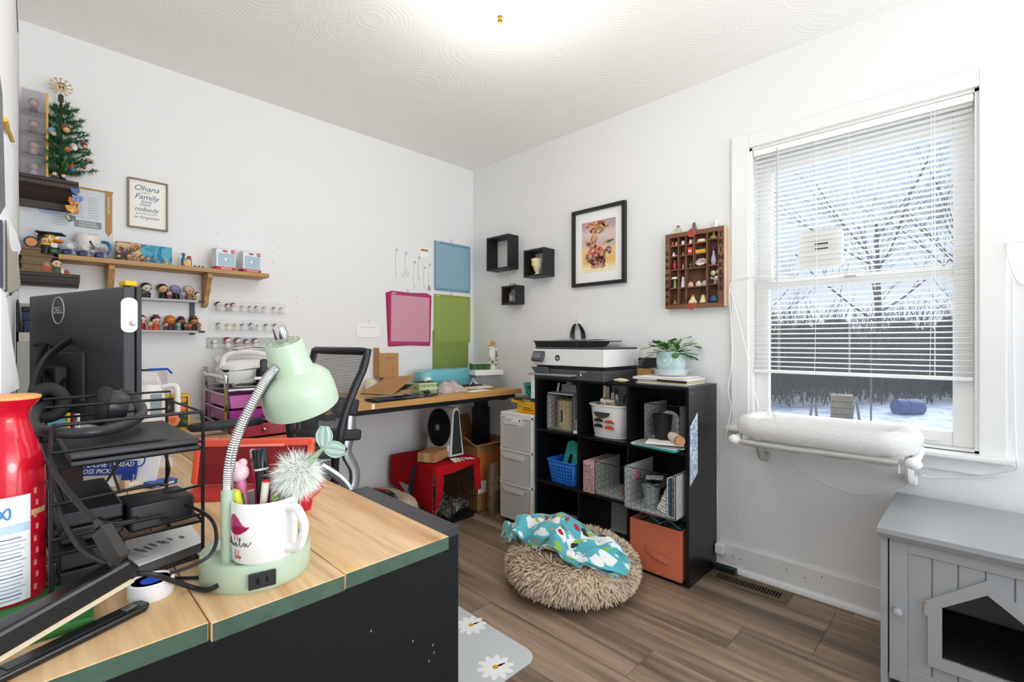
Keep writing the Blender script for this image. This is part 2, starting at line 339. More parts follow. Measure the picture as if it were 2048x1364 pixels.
def sash(name, x, z0, z1, rails, st):
    y0, y1 = WY0+.012, WY1-.012
    f = MB(); f.bx(x, x+.03, y0, y0+st, z0, z1); f.bx(x, x+.03, y1-st, y1, z0, z1); f.bx(x, x+.03, y0+st, y1-st, z0, z0+rails[0]); f.bx(x, x+.03, y0+st, y1-st, z1-rails[1], z1)
    o = f.build(name, TRIM, wn, bevel=.004)
    MB().bx(x+.013, x+.016, y0+st, y1-st, z0+rails[0], z1-rails[1]).build('pane', GLASS, o)
    return o
sash('upper_sash', .085, 1.37, WZ1-.012, (.04, .1), .06)
sash('lower_sash', .045, WZ0+.006, 1.40, (.055, .04), .06)
for yy in (-2.66,): MB().bx(.034, .045, yy-.04, yy+.04, .735, .742).build('sash_lift', TRIM, wn, bevel=.002)
MB().bx(.0, .012, -2.44, -2.40, 1.386, 1.394).build('sash_lock', STEEL, wn)
# mini blind: a head rail, separate slats, ladders, bottom rail and tilt wand
bl = thing('mini_blind', 'white slatted mini blind pulled most of the way down the window', 'blind', (.022, (WY0+WY1)/2, .97), RW)
BLM = mat('blind_slat', 'f1f1ee', .45, sss=.0); bw = .752
MB().bx(-bw/2, bw/2, -.018, .014, 1.025, 1.053).build('head_rail', BLM, bl, bevel=.002)
MB().bx(-bw/2, bw/2, -.013, .013, 0, .014).build('bottom_rail', BLM, bl, bevel=.003)
sl = None; ns = 47
for i in range(ns):
    z = .03+i*(.99/(ns-1))
    if sl is None:
        m = MB(); m.sheet(lambda u, v: ((u-.5)*(bw-.004), (v-.5)*.025, .0035*(1-(2*v-1)**2)), 1, 6, .0005); sl = m.build('slat', BLM, bl, True); sl.rotation_euler = (R(-6), 0, 0); sl.location = (0, 0, z)
    else: dupo(sl, bl, (0, random.uniform(-.0006, .0006), z), (R(-6+random.uniform(-3, 3)), random.uniform(-.0012, .0012), 0))
for x in (-.27, 0, .27):
    for y in (-.0135, .0135): MB().tube([(x, y, .01), (x, y, 1.03)], .0007, 5).build('ladder_cord', BLM, bl)
MB().tube([(-.272, -.022, 1.035), (-.27, -.026, 1.0), (-.27, -.026, .42)], .0032, 6).build('tilt_wand', clear_mat('wand', 'c9c9cc', .75), bl)
for x in (-.12, .26): MB().tube([(x, -.016, 1.03), (x+.004, -.017, .5), (x-.004, -.017, .012)], .0009, 5).build('lift_cord', BLM, bl)
# white device stuck on the glass behind the blind, with its cable
p = onX(1643, 500, .06); dv = thing('window_device', 'white box device stuck on the window pane behind the blind', 'device', (.055, p.y, p.z), RW)
MB().prism(rrect(.165, .165, .02), -.0, .02, TR((0, 0, 0), (PI/2, 0, 0))).build('housing', WHITE, dv, True)
for k in range(2): MB().bx(-.02, .03, -.021, -.019, .018-k*.022, .027-k*.022).build('vent_slot', BLACK, dv)
# ceiling light with glass bowl and brass finial
p = onZ(1000, 43, 2.30); cl = thing('ceiling_light', 'white glass ceiling light with a small brass finial', 'light', (p.x, p.y, CH))
MB().lathe([(.0, 0), (.15, 0), (.15, -.02), (.13, -.03), (0, -.03)], 32).build('canopy_plate', plas('f2f2f0'), cl, True)
gm = mat('lit_glass', 'fffdf5', .3, emit='fff8ea', estr=1.0)
MB().lathe([(.16, -.035), (.155, -.06), (.13, -.085), (.09, -.105), (.045, -.118), (.0, -.122)], 32).build('glass_bowl', gm, cl, True)
MB().lathe([(0, -.122), (.012, -.124), (.009, -.13), (.011, -.138), (.008, -.146), (0, -.15)], 14).build('finial', mat('brass', '7d6238', .35, .9), cl, True)
lamp('ceiling_bulb', 'POINT', (p.x, p.y, CH-.24), 6, (1, .965, .91), shadow_soft_size=.15)
# ================================================================ OUTSIDE
GZ = -.75
SNOW = blot_mat('snow', ['b9c3dd', 'd7dff0', 'f4f7ff', 'ffffff'], 1.6, .8, 1.5, smooth=True)  # bluish patches are shade on the snow, put into its colour
m = MB(); m.sheet(lambda u, v: (1.0+u*60, -28+v*60, GZ+.12*math.sin(u*30+v*9)*math.sin(v*40)), 40, 40, 0)
g = struct(m.build('ground_snow', SNOW, None, True), 'snow-covered yard beyond the window')
def thicket(name, w0, w1, n, hmax, seed, col):
    rd = random.Random(seed); m = MB()
    for i in range(n):
        px = rd.uniform(1350, 2300); w = rd.uniform(w0, w1); b = CAM+ray(px, HOR)*w; b.z = GZ
        h = hmax*(.35+.65*rd.random()**1.5); dx, dy = rd.uniform(-.35, .35)*h, rd.uniform(-.35, .35)*h
        r = rd.uniform(.008, .03); a = Vector((b.x, b.y, GZ+rd.uniform(0, h*.5))); e = Vector((b.x+dx, b.y+dy, GZ+h)); k = (a+e)/2+Vector((rd.uniform(-.1, .1), rd.uniform(-.15, .15), 0))*h*.5
        m.tube([a, k, e], [r, r*.7, r*.2], 3, caps=False)
    return tag(m.build(name, matte(col)), 'tangle of bare dark brush behind the snowy yard', 'brush', kind='stuff')
thicket('brush', 13.5, 20, 5200, 3.3, 3, '3d3937')
m = MB(); rd = random.Random(5)
for i in range(60):
    px = 1300+i*18; b = CAM+ray(px, HOR)*rd.uniform(18.5, 20); m.ball((b.x, b.y, GZ+.9), (rd.uniform(.5, .9), rd.uniform(.5, .9), rd.uniform(1.1, 2.0)), 9, 7)
tag(m.build('evergreen_hedge', matte('262523'), None, True), 'dark dense hedge line behind the bare brush', 'hedge', kind='stuff')
def tree(px, w, h, seed, label):
    rd = random.Random(seed); b = CAM+ray(px, HOR)*w; b.z = GZ-.1; t = thing('bare_tree', label, 'tree', b, 0, 'bare trees beyond the yard'); tr = MB(); br = MB()
    def grow(p, d, L, r, lev, mb):
        q = [p]; dd = d.copy(); k = 4
        for i in range(k):
            dd = (dd+Vector((rd.uniform(-.16, .16), rd.uniform(-.16, .16), .05))).normalized(); q.append(q[-1]+dd*L/k)
        mb.tube(q, [r*(1-.5*i/k) for i in range(k+1)], 5 if lev < 2 else 3, caps=False)
        if lev >= 4: return
        for i in range([9, 7, 5, 4][lev]):
            s = rd.uniform(.3, 1.0); a = q[min(int(s*k), k-1)].lerp(q[min(int(s*k)+1, k)], (s*k) % 1)
            e = (dd*rd.uniform(.4, .9)+Vector((rd.uniform(-1, 1), rd.uniform(-1, 1), rd.uniform(-.15, .6)))).normalized()
            grow(a, e, L*rd.uniform(.42, .62), r*(1-.5*s)*.5, lev+1, br)
    grow(Vector((0, 0, 0)), Vector((0, 0, 1)), h*.6, h*.009, 0, tr)
    tr.build('trunk', matte('6b635c'), t); br.build('branches', matte('6e665f'), t)
tree(1760, 14.5, 9.5, 11, 'tall bare tree in the middle of the window view'); tree(1915, 16, 9, 12, 'bare tree at the right side of the window view')
tree(1545, 17, 6, 13, 'smaller bare tree at the left side of the window view')
p = onZ(1690, 830, GZ)
bx_ = thing('wooden_planter', 'weathered brown wooden box standing in the snow', 'box', (onZ(1683, 838, GZ)).to_tuple(), .2)
for k in range(4): MB().bx(-.26, .26, -.22, .22, .0+k*.15, .135+k*.15).build('board', wood_mat('old_board', '9a8268', '77634f', 'X', 1), bx_)
o = thing('blue_barrel', 'blue plastic barrel lying in the snow', 'barrel', onZ(1816, 832, GZ), .4)
MB().lathe([(0, -.3), (.2, -.3), (.22, -.18), (.22, .18), (.2, .3), (0, .3)], 20, TR((0, 0, .22), (PI/2, 0, .4))).build('drum', plas('3b4f86'), o, True)
MB().lathe([(.221, -.1), (.23, -.09), (.221, -.08)], 20, TR((0, 0, .22), (PI/2, 0, .4))).build('hoop', plas('2c3c6c'), o, True)
for px, py, sc, lab in ((1632, 838, .45, 'crossed grey timber frame in the snow beside the wooden box'), (1716, 846, .5, 'leaning grey timber prop right of the wooden box in the snow')):
    o = thing('timber_prop', lab, 'timber', onZ(px, py, GZ), .3)
    MB().tube([(-.5*sc, 0, 0), (.3*sc, 0, .9*sc)], .028, 6).build('timber', matte('7d756b'), o); MB().tube([(.4*sc, .1, 0), (-.2*sc, .1, .8*sc)], .028, 6).build('timber', matte('7d756b'), o)
o = tag(MB().tube([onZ(1742, 850, GZ), onZ(1742, 850, GZ)+Vector((0, 0, 1.9))], .018, 6).build('garden_post', matte('6d675e')), 'thin metal garden post standing in the snow', 'post')
# ================================================================ CUBE SHELF AND WHAT STANDS IN IT
SY0, SY1, SXF, SXB, SH = -.942, -1.873, -.326, -.012, .908
SB = mat('black_laminate', '101113', .32, spec=.5); T = .015
sh = thing('cube_shelf', 'black three by three cube shelf against the window wall', 'shelf', (SXB, (SY0+SY1)/2, 0), RW)
SW = SY0-SY1; SD = SXB-SXF; cw = (SW-4*T)/3; chh = (SH-4*T)/3
for x in (-SW/2+T/2, SW/2-T/2): MB().bx(x-T/2, x+T/2, -SD, 0, 0, SH-T).build('side_panel', SB, sh, bevel=.001)
for k in (1, 2): x = -SW/2+T/2+k*(cw+T); MB().bx(x-T/2, x+T/2, -SD+.002, 0, T, SH-T).build('divider', SB, sh)
MB().bx(-SW/2, SW/2, -SD-.002, 0, SH-T, SH).build('top_panel', SB, sh, bevel=.001)
MB().bx(-SW/2+T, SW/2-T, -SD, 0, .0, T).build('bottom_panel', SB, sh)
for r in (1, 2):
    for c in range(3): x = -SW/2+T+c*(cw+T); MB().bx(x, x+cw, -SD+.002, 0, r*(chh+T), r*(chh+T)+T).build('shelf_board', SB, sh)
for c, r in ((0, 0), (0, 1), (0, 2), (2, 2), (1, 1), (2, 1), (2, 0)):
    x = -SW/2+T+c*(cw+T); z = T+r*(chh+T); MB().bx(x, x+cw, -.004, 0, z, z+chh).build('back_panel', SB, sh)
for z in (.02, .88):
    for y in (-.28, -.05): MB().lathe([(0, 0), (.004, 0), (.004, .001), (0, .001)], 10, TR((SW/2, y, z), (0, PI/2, 0))).build('screw_cap', STEEL, sh)
def cell(c, r, fwd=0., dx=0.):
    """a spot on the board of column c (left to right), row r (bottom to top)"""
    return (SXF+.14-fwd, SY0-T-cw/2-c*(cw+T)-dx, T+r*(chh+T))
# drawing taped to the end of the shelf
_q = [onY(1381, 838, SY1-.002), onY(1396, 816, SY1-.002), onY(1396, 900, SY1-.002), onY(1381, 940, SY1-.002)]
o = thing('taped_drawing', 'blue and white drawing taped to the right end of the cube shelf', 'drawing', ((SXF+.045, SY1-.0015, .62)))
MB().add([(-.038, 0, -.16), (.045, 0, -.115), (.045, 0, .17), (-.038, 0, .11)], [(0, 1, 2, 3)]).build('sheet', blot_mat('blue_sketch', ['b9cbe0', '90a8c6', 'd7e2ee', 'eef3f8'], 26, .8, 2.), o)
# ---- chicken-wire baskets
def hexnet(mb, w, h, org, ux, uz, s=.017, r=.0009):
    org = Vector(org); ux = Vector(ux); uz = Vector(uz); hh = s*math.sqrt(3)
    seen = set()
    for i in range(int(w/(1.5*s))+2):
        for j in range(int(h/hh)+2):
            cx = i*1.5*s; cz = j*hh+(hh/2 if i % 2 else 0)
            for k in range(3):
                a0, a1 = R(60*k), R(60*k+60); p = (cx+s*math.cos(a0), cz+s*math.sin(a0)); q = (cx+s*math.cos(a1), cz+s*math.sin(a1))
                cl = lambda t: (min(max(t[0], 0), w), min(max(t[1], 0), h))
                p, q = cl(p), cl(q)
                if abs(p[0]-q[0])+abs(p[1]-q[1]) < .002 or (p[0] == q[0] and p[0] in (0, w)) or (p[1] == q[1] and p[1] in (0, h)): continue
                mb.tube([org+ux*p[0]+uz*p[1], org+ux*q[0]+uz*q[1]], r, 3, caps=False)
WIRE = mat('dark_wire', '2c2b2a', .5, .4); GALV = mat('galvanized', 'c2c2bf', .5, .1, mott=.12, mscale=30)
def wire_basket(label, loc, w, d, h, rz=RW, sides=True):
    t = thing('wire_basket', label, 'basket', loc, rz, 'chicken-wire storage baskets')
    MB().bx(-w/2, w/2, -d/2, d/2, 0, .004).build('bottom', GALV, t)
    for s in (-1, 1):
        MB().bx(s*w/2-.0015, s*w/2+.0015, -d/2, d/2, .004, h).build('side_plate', GALV, t)
    m = MB(); hexnet(m, w, h-.004, (-w/2, -d/2, .004), (1, 0, 0), (0, 0, 1)); m.build('wire_front', WIRE, t)
    m = MB(); hexnet(m, w, h-.004, (-w/2, d/2, .004), (1, 0, 0), (0, 0, 1)); m.build('wire_back', WIRE, t)
    m = MB()
    for z in (.004, h):
        m.tube([(-w/2, -d/2, z), (w/2, -d/2, z), (w/2, d/2, z), (-w/2, d/2, z)], .0022, 5, closed=True)
    for x in (-w/2, w/2): m.tube([(x, -d/2, 0), (x, -d/2, h)], .0022, 5)
    m.build('rim', WIRE, t)
    return t
# top-left cube: basket with a roll of cork in a tube, clip stand on it, tiny bottle toy beside
L0 = cell(0, 2)
wire_basket('chicken-wire basket holding a tan paper roll in the top left cube', (L0[0], L0[1]+.01, L0[2]), .185, .2, .2)
o = thing('paper_roll', 'tan paper roll standing in the wire basket of the top left cube', 'roll', (L0[0]-.025, L0[1]+.0, L0[2]+.0045), RW)
MB().lathe([(0, 0), (.064, 0), (.066, .01), (.066, .16), (.058, .165), (.05, .1), (0, .1)], 28).build('roll', mat('kraft_pale', 'c9b48c', .75, mott=.05), o, True)
MB().bx(-.006, .006, -.0672, -.0655, .04, .11).build('script_print', matte('3b4a5e'), o)
o = thing('plastic_sheet', 'pale grey plastic sheet lying on top of the left wire basket', 'sheet', (L0[0], L0[1]+.01, L0[2]+.2025), RW)
MB().prism(rrect(.19, .2, .015), 0, .008).build('lid', plas('c4c6c8'), o, bevel=.002)
o = thing('file_holder', 'grey metal clip-top holder standing on the left wire basket', 'holder', (L0[0], L0[1]+.005, L0[2]+.2115), RW)
MB().prism([(-.055, 0), (.055, 0), (.052, .045), (.02, .045), (.016, .062), (-.016, .062), (-.02, .045), (-.052, .045)], -.02, .02, TR((0, 0, 0), (PI/2, 0, 0))).build('plate', mat('light_grey_metal', 'b6b8bb', .4, .2), o, bevel=.002)
for i, dx in enumerate((-.075, -.085)):
    tag(MB().tube([(L0[0]-.03, L0[1]-dx, L0[2]+.212), (L0[0]-.028, L0[1]-dx-.008, L0[2]+.262)], .003, 6).build('white_stick', WHITE), ['slim white stick leaning beside the clip-top holder', 'second white stick at the outer left of the clip-top holder'][i], 'stick', 'white sticks on the wire basket')
o = thing('toy_dome', 'tiny clear toy dispenser with white foot beside the left wire basket', 'toy', (L0[0]-.1, L0[1]-.118, L0[2]), RW)
MB().lathe([(0, 0), (.024, 0), (.024, .008), (.016, .014), (0, .014)], 18).build('foot', WHITE, o, True)
MB().lathe([(.013, .014), (.013, .075), (.0, .08)], 14).build('tube', clear_mat('toy_clear', 'dfe6ee', .35), o, True)
MB().ball((0, 0, .03), .011, 10, 7).build('bead', plas('b8322c'), o, True); MB().ball((.002, 0, .055), .01, 10, 7).build('bead', plas('3a55a8'), o, True); MB().ball((-.016, 0, .06), .006, 8, 6).build('knob', GOLD, o, True)
# top-middle cube: white bin with tools
L1 = cell(1, 2)
wb = thing('white_bin', 'white plastic bin with oval cut-outs full of craft tools', 'bin', (L1[0]-.02, L1[1], L1[2]), RW)
m = MB(); m.lathe([(.0, .004), (.088, .004), (.096, .02), (.11, .165), (.119, .168), (.119, .174), (.107, .174), (.09, .022), (0, .01)], 36, sx=1.05, sy=.92, power=.62); m.build('body', plas('eceae7'), wb, True)
MB().lathe([(.0, 0), (.094, 0), (.096, .004), (0, .004)], 30, sx=1.05, sy=.92, power=.62).build('foot_rim', plas('d5d4d2'), wb, True)
for (cx, cz, rw, rh, col) in ((-.012, .135, .048, .03, '3a3f30'), (-.035, .085, .026, .018, '26251f'), (.032, .082, .028, .016, 'bf4a22'), (-.035, .056, .026, .018, '26251f'), (.032, .052, .028, .016, 'bf4a22')):
    pts = [(cx+rw*math.cos(R(a)), cz+rh*math.sin(R(a))) for a in range(0, 181, 15)] if cz < .1 else [(cx+rw*math.cos(R(a)), cz+rh*math.sin(R(a))) for a in range(180, 361, 15)]
    d = -.101-.012*(cz/.165)
    MB().prism(pts, -.004, .004, TR((0, d+.0005, 0), (PI/2-.06, 0, 0))).build('cutout', matte(col), wb)
tools = [(-.07, '7da3b5', .012, .26, .1, 'blue-grey ruler standing in the white bin', 'ruler', 'flat'), (-.04, 'b8a080', .016, .25, -.05, 'wooden handled scraper standing in the white bin', 'scraper', 'flat'), (-.012, '9a7a50', .014, .22, .02, 'light wooden stick standing in the white bin', 'stick', 'flat'), (.02, 'efefee', .012, .235, -.08, 'white glue tube standing in the white bin', 'tube', 'round')]
for x, col, r, h, lean, lab, cat, sty in tools:
    p = (L1[0]-.02, L1[1]-x, L1[2]+.012); o = thing(cat, lab, cat, p, RW, rot=(lean, lean, RW))
    if sty == 'flat': MB().bx(-r, r, -.003, .003, 0, h*.75).build('blade', matte(col), o); MB().bx(-r*.7, r*.7, -.004, .004, h*.75, h).build('grip', matte('d8c9a8'), o, bevel=.002)
    else: MB().lathe([(0, 0), (r, 0), (r, h*.8), (r*.5, h*.9), (r*.45, h), (0, h)], 12).build('tube', plas(col), o, True); MB().lathe([(r*.6, h*.9), (r*.6, h*1.02), (0, h*1.02)], 12).build('cap', plas('3b3b3d'), o, True)
o = thing('notepad', 'small printed card box standing in the white bin', 'box', (L1[0]-.06, L1[1]+.01, L1[2]+.13), RW); MB().box((0, 0, .035), (.085, .03, .07)).build('carton', blot_mat('card_print', ['d9c9a8', 'c08f63', 'efe8d8'], 40), o); MB().box((0, -.016, .06), (.085, .001, .012)).build('label_strip', WHITE, o)
o = thing('blue_tulle', 'crumpled blue mesh bag in the white bin', 'bag', (L1[0]-.06, L1[1]-.06, L1[2]+.14), RW); MB().ball((0, 0, .01), (.035, .03, .025), 10, 7).build('bundle', mat('blue_net', '2f5f8f', .8, bump=.8, bscale=90), o)
o = thing('scissors', 'black-handled scissors stuck in the white bin', 'scissors', (L1[0]-.03, L1[1]-.095, L1[2]+.11), RW)
for s in (-1, 1):
    MB().tube([(s*.018+.014*math.cos(a), 0, .085+.026*math.sin(a)) for a in [2*PI*k/16 for k in range(16)]], .005, 7, closed=True).build('handle', BLACK, o, True)
    MB().box((s*.004, 0, .02), (.01, .002, .09), (0, s*.12, 0)).build('blade', STEEL, o)
# top-right cube: basket lying with mesh cup, folders and roll
L2 = cell(2, 2)
wire_basket('chicken-wire basket with a black mesh cup in the top right cube', (L2[0]+.02, L2[1]-.005, L2[2]+.03), .19, .21, .17, RW-.06)
o = thing('mesh_cup', 'black mesh pencil cup standing in front of the right wire basket', 'cup', (L2[0]-.075, L2[1]-.0, L2[2]+.0365), RW)
MB().lathe([(0, 0), (.034, 0), (.036, .004), (.046, .11), (.048, .112), (.046, .115), (.043, .112), (.033, .006), (0, .006)], 24).build('cup', mat('black_mesh', '262626', .6, .3), o, True)
MB().tube([(.047*math.cos(2*PI*k/24), .047*math.sin(2*PI*k/24), .114) for k in range(24)], .0025, 6, closed=True).build('rim', BLACKM, o, True)
o = thing('paper_ruff', 'folded pale paper fan behind the black mesh cup', 'paper', (L2[0]-.02, L2[1]-.01, L2[2]+.0365), RW)
MB().prism([(.055*math.cos(R(a)), .055*math.sin(R(a))+.075) for a in range(0, 181, 15)]+[(-.055, 0), (.055, 0)], -.004, .004, TR((0, 0, 0), (PI/2, 0, 0))).build('sheet', pap('d6d7d6'), o)
for i, (col, dz, dx, lab) in enumerate((('2fb3b0', .006, .0, 'turquoise plastic folder lying under the right wire basket'), ('dfe3e4', .0135, .01, 'clear document sleeve lying on the turquoise folder'), ('a8adb0', .020, -.01, 'grey paper packet lying on the document sleeve'))):
    o = thing('flat_folder', lab, 'folder', (L2[0]-.045, L2[1]+dx, L2[2]+dz-.006), RW+.1*i-.08); MB().prism(rrect(.235, .24, .012), 0, .0055).build('cover', mat('folder_'+col, col, .35), o); MB().prism(rrect(.19, .195, .01), .0055, .0062).build('inset', mat('folderi_'+col, col, .6), o)
o = thing('white_frame_card', 'white card packet jutting out of the top right cube', 'card', (L2[0]-.125, L2[1]-.045, L2[2]+.0275), RW+.35); MB().bx(-.09, .08, -.05, .05, 0, .006).build('card', PAPER, o, bevel=.001)
o = thing('kraft_tube', 'small rolled brown paper tube in the top right cube', 'roll', (L2[0]-.115, L2[1]-.085, L2[2]+.055), RW, rot=(0, 0, RW+.75))
MB().lathe([(.015, -.07), (.022, -.07), (.022, .07), (.015, .07)], 18, TR((0, 0, 0), (PI/2, 0, 0))).build('tube', mat('kraft', 'b98a5f', .8), o, True); MB().lathe([(.0225, -.052), (.0225, .045)], 18, TR((0, 0, 0), (PI/2, 0, 0))).build('wrap', pap('e7d9cd'), o, True)
# middle-left cube: blue basket with turquoise board
M0 = cell(0, 1)
bk = thing('blue_basket', 'bright blue perforated plastic basket in the middle left cube', 'basket', (M0[0]-.03, M0[1]-.02, M0[2]), RW)
BLU = plas('1f6fd0'); w, d, h = .205, .2, .125
f = lambda x, z: x*(1+.16*z/h)
m = MB()
def ring(k0, k1, z0, z1, th=.002):
    pass
pr = [(rrect(w*(1-.16*(1-z/h)), d*(1-.16*(1-z/h)), .02, 4), z) for z in (0, h)]
vs = [(x, y, 0) for x, y in pr[0][0]]+[(x, y, h) for x, y in pr[1][0]]; k = len(pr[0][0])
m.add(vs, [(i, (i+1) % k, k+(i+1) % k, k+i) for i in range(k)]+[tuple(range(k-1, -1, -1))])
o_ = m.build('shell', BLU, bk, True); sd = o_.modifiers.new('th', 'SOLIDIFY'); sd.thickness = .003
MB().tube([(x*1.02, y*1.02, h) for x, y in pr[1][0]], .0045, 6, closed=True).build('rim', BLU, bk, True)
hm = matte('0f2f62'); hole = None
for i in range(8):
    for j in range(5):
        if (i in (2, 3) and j == 0): continue
        z = .018+j*.019; s = 1-.16*(1-z/h); x = (-.078+i*.0222)*s; y = -d/2*s-.0006
        if hole is None: hole = MB().lathe([(0, 0), (.0055, 0), (.0055, .0012), (0, .0012)], 10, TR((0, 0, 0), (PI/2, 0, 0))).build('hole', hm, bk); hole.location = (x, y+.0005, z); hole.rotation_euler = (-.12, 0, 0)
        else: dupo(hole, bk, (x, y+.0005, z))
for i in range(6):
    for j in range(4): z = .02+j*.022; s = 1-.16*(1-z/h); dupo(hole, bk, (-w/2*s-.0002, (-.07+i*.027)*s, z), (0, 0, -PI/2))
tb = thing('turquoise_board', 'turquoise board with a handle slot leaning in the blue basket', 'board', (M0[0]-.06, M0[1]-.04, M0[2]+.02), RW, rot=(-.22, .12, RW))
TQ = plas('37b6ad'); m = MB(); m.prism([(-.075, 0), (.085, 0), (.085, .17), (-.04, .215), (-.075, .195)], -.003, .003, TR((0, 0, 0), (PI/2, 0, 0))); m.build('sheet', TQ, tb, bevel=.001)
MB().prism(rrect(.024, .06, .011, 5, -.03, .105), -.0036, .0036, TR((0, 0, 0), (PI/2, 0, 0))).build('slot', matte('0c0d0e'), tb)
# middle cube: basket lying on its side with pink gift box, pink sleeve
M1 = cell(1, 1)
wire_basket('chicken-wire basket with a tilted pink case in the centre cube', (M1[0]-.01, M1[1]-.045, M1[2]), .19, .24, .17)
o = thing('pink_box', 'pale pink carton with a printed picture in the centre cube', 'box', (M1[0]-.02, M1[1]+.085, M1[2]), RW)
MB().bx(-.034, .034, -.12, .12, 0, .165).build('carton', mat('pink_card', 'd9a8ad', .55), o, bevel=.001); MB().bx(-.031, .031, -.1206, -.1199, .006, .15).build('print', blot_mat('pink_print', ['e0b6ba', '6d6a70', 'caa7a4', 'b9646a', 'e8d8d4'], 38, .55, 1.5), o)
o = thing('pink_case', 'tilted rose pink case in the wire basket of the centre cube', 'case', (M1[0]-.08, M1[1]-.10, M1[2]+.006), RW, rot=(0, .42, RW)); MB().prism(rrect(.05, .165, .012), -.01, .01, TR((0, 0, .083), (PI/2, 0, 0))).build('shell', plas('c85a74'), o, True); MB().bx(-.025, .025, -.011, .011, .0, .012).build('edge', plas('b08a50'), o)
# middle-right cube: basket with vase, books, bag and card
M2 = cell(2, 1)
wire_basket('chicken-wire basket with glass vase and books in the middle right cube', (M2[0]-.06, M2[1]+.005, M2[2]), .262, .28, .2)
o = thing('glass_vase', 'ribbed clear glass vase in the middle right wire basket', 'vase', (M2[0]-.12, M2[1]+.035, M2[2]+.0045), RW)
MB().lathe([(0, 0), (.042, 0), (.04, .03), (.036, .06), (.048, .11), (.053, .125), (.05, .125), (.033, .062), (.037, .03), (0, .006)], 24).build('glass', clear_mat('vase_glass', 'b9c4c0', .42), o, True)
o = thing('black_pouch', 'black clear-topped zip pouch resting on the glass vase', 'pouch', (M2[0]-.1, M2[1]-.0, M2[2]+.132), RW, rot=(.15, -.1, RW+.3)); MB().sheet(lambda u, v: ((u-.5)*.18, (v-.5)*.12, .012*math.sin(u*9+v*5)+.01), 14, 8, .006).build('pouch', mat('smoky_plastic', '34363a', .2), o, True); MB().box((-.02, -.02, .026), (.08, .05, .001), (0, .05, .1)).build('label', pap('9a9da0'), o)
for i, (col, wd, lab) in enumerate((('d7dbd6', .006, 'thin pale booklet standing in the right wire basket'), ('3c6f93', .007, 'thin blue booklet standing in the right wire basket'), ('8d9497', .006, 'thin grey booklet standing in the right wire basket'), ('e6e4de', .02, 'thick white book at the end of the right wire basket'))):
    o = thing('book', lab, 'book', (M2[0]-.07, M2[1]-.072-.012*i-(.006 if i == 3 else 0), M2[2]+.0045), RW, 'books in the right wire basket'); MB().bx(-wd/2, wd/2, -.1, .1, 0, .17+.004*i).build('cover', mat('book_'+col, col, .5), o); MB().bx(-wd/2+.001, wd/2-.001, -.0985, .1005, .003, .1705+.004*i).build('pages', PAPER, o)
for i, (dx, col) in enumerate(((.06, 'c8b36a'), (-.03, 'b5a36b'))):
    o = thing('paper_flower', ['yellow and grey crumpled paper at the left of the right wire basket', 'tan crumpled paper by the booklets in the right wire basket'][i], 'paper', (M2[0]-.06, M2[1]+dx, M2[2]+.05), RW)
    MB().ball((0, 0, .02), (.03, .03, .035), 9, 6).build('crumple', blot_mat('crumple'+col, [col, 'e8e2cc', '6d6a5c'], 40, bump=.6), o)
o = thing('patterned_card', 'white card with black dash pattern propped outside the wire basket', 'card', (SXF-.012, M2[1]-.05, M2[2]+.003), RW, rot=(-.25, .35, RW)); MB().bx(-.042, .042, -.001, .001, 0, .105).build('card', PAPER, o)
dm = matte('2a2a2c')
for i in range(7):
    for j in range(7): MB().box((-.035+i*.0115+(.004 if j % 2 else 0), -.0013, .01+j*.014), (.009, .0006, .003), (0, .5, 0)).build('dash', dm, o)
# bottom-right cube: orange fabric bin with bags; cable in the middle one
B2 = cell(2, 0)
ob = thing('orange_bin', 'coral orange fabric bin in the bottom right cube', 'bin', (B2[0]-.015, B2[1]+.004, B2[2]), RW)
OR = mat('coral_fabric', 'd0714f', .8, mott=.05, bump=.15, bscale=300); w, d, h = .265, .265, .235
m = MB(); boxof(m, w, d, h, .006); m.build('body', OR, ob, bevel=.004)
m = MB(); m.sheet(lambda u, v: (-.05+.12*u, -d/2-.004-.012*math.sin(PI*u), .115-.035*u+.028*(v-.5)), 12, 2, .002); m.build('handle', OR, ob, True)
for i, (dx, col, lab, rx) in enumerate(((-.05, '55595a', 'dark plastic zip bag at the left in the orange bin', .3), (.05, '3f5752', 'green-grey plastic zip bag heaped in the orange bin', -.2))):
    o = thing('zip_bag', lab, 'bag', (B2[0]-.02, B2[1]-dx, B2[2]+.21), RW, 'zip bags in the orange bin')
    ph = i*1.7; MB().sheet(lambda u, v: ((u-.5)*.13, (v-.5)*.2, .04*math.sin(PI*u)*math.sin(PI*v)+.012*math.sin(u*11+ph)*math.cos(v*9)), 16, 16, .004).build('bag', mat('bag_'+col, col, .18), o, True)
    MB().tube([(-.06, -.09, .012), (0, -.095, .05), (.06, -.09, .02)], .003, 5).build('zip', CLEAR, o)
tag(MB().tube(bez([(-.02, -1.53, .16), (-.06, -1.52, .21), (-.1, -1.505, .19), (-.09, -1.5, .12), (-.14, -1.46, .04), (-.2, -1.38, .02)], 8), .0035, 6).build('power_cable', BLACK, None, True), 'black power cable looping down in the bottom middle cube', 'cable')
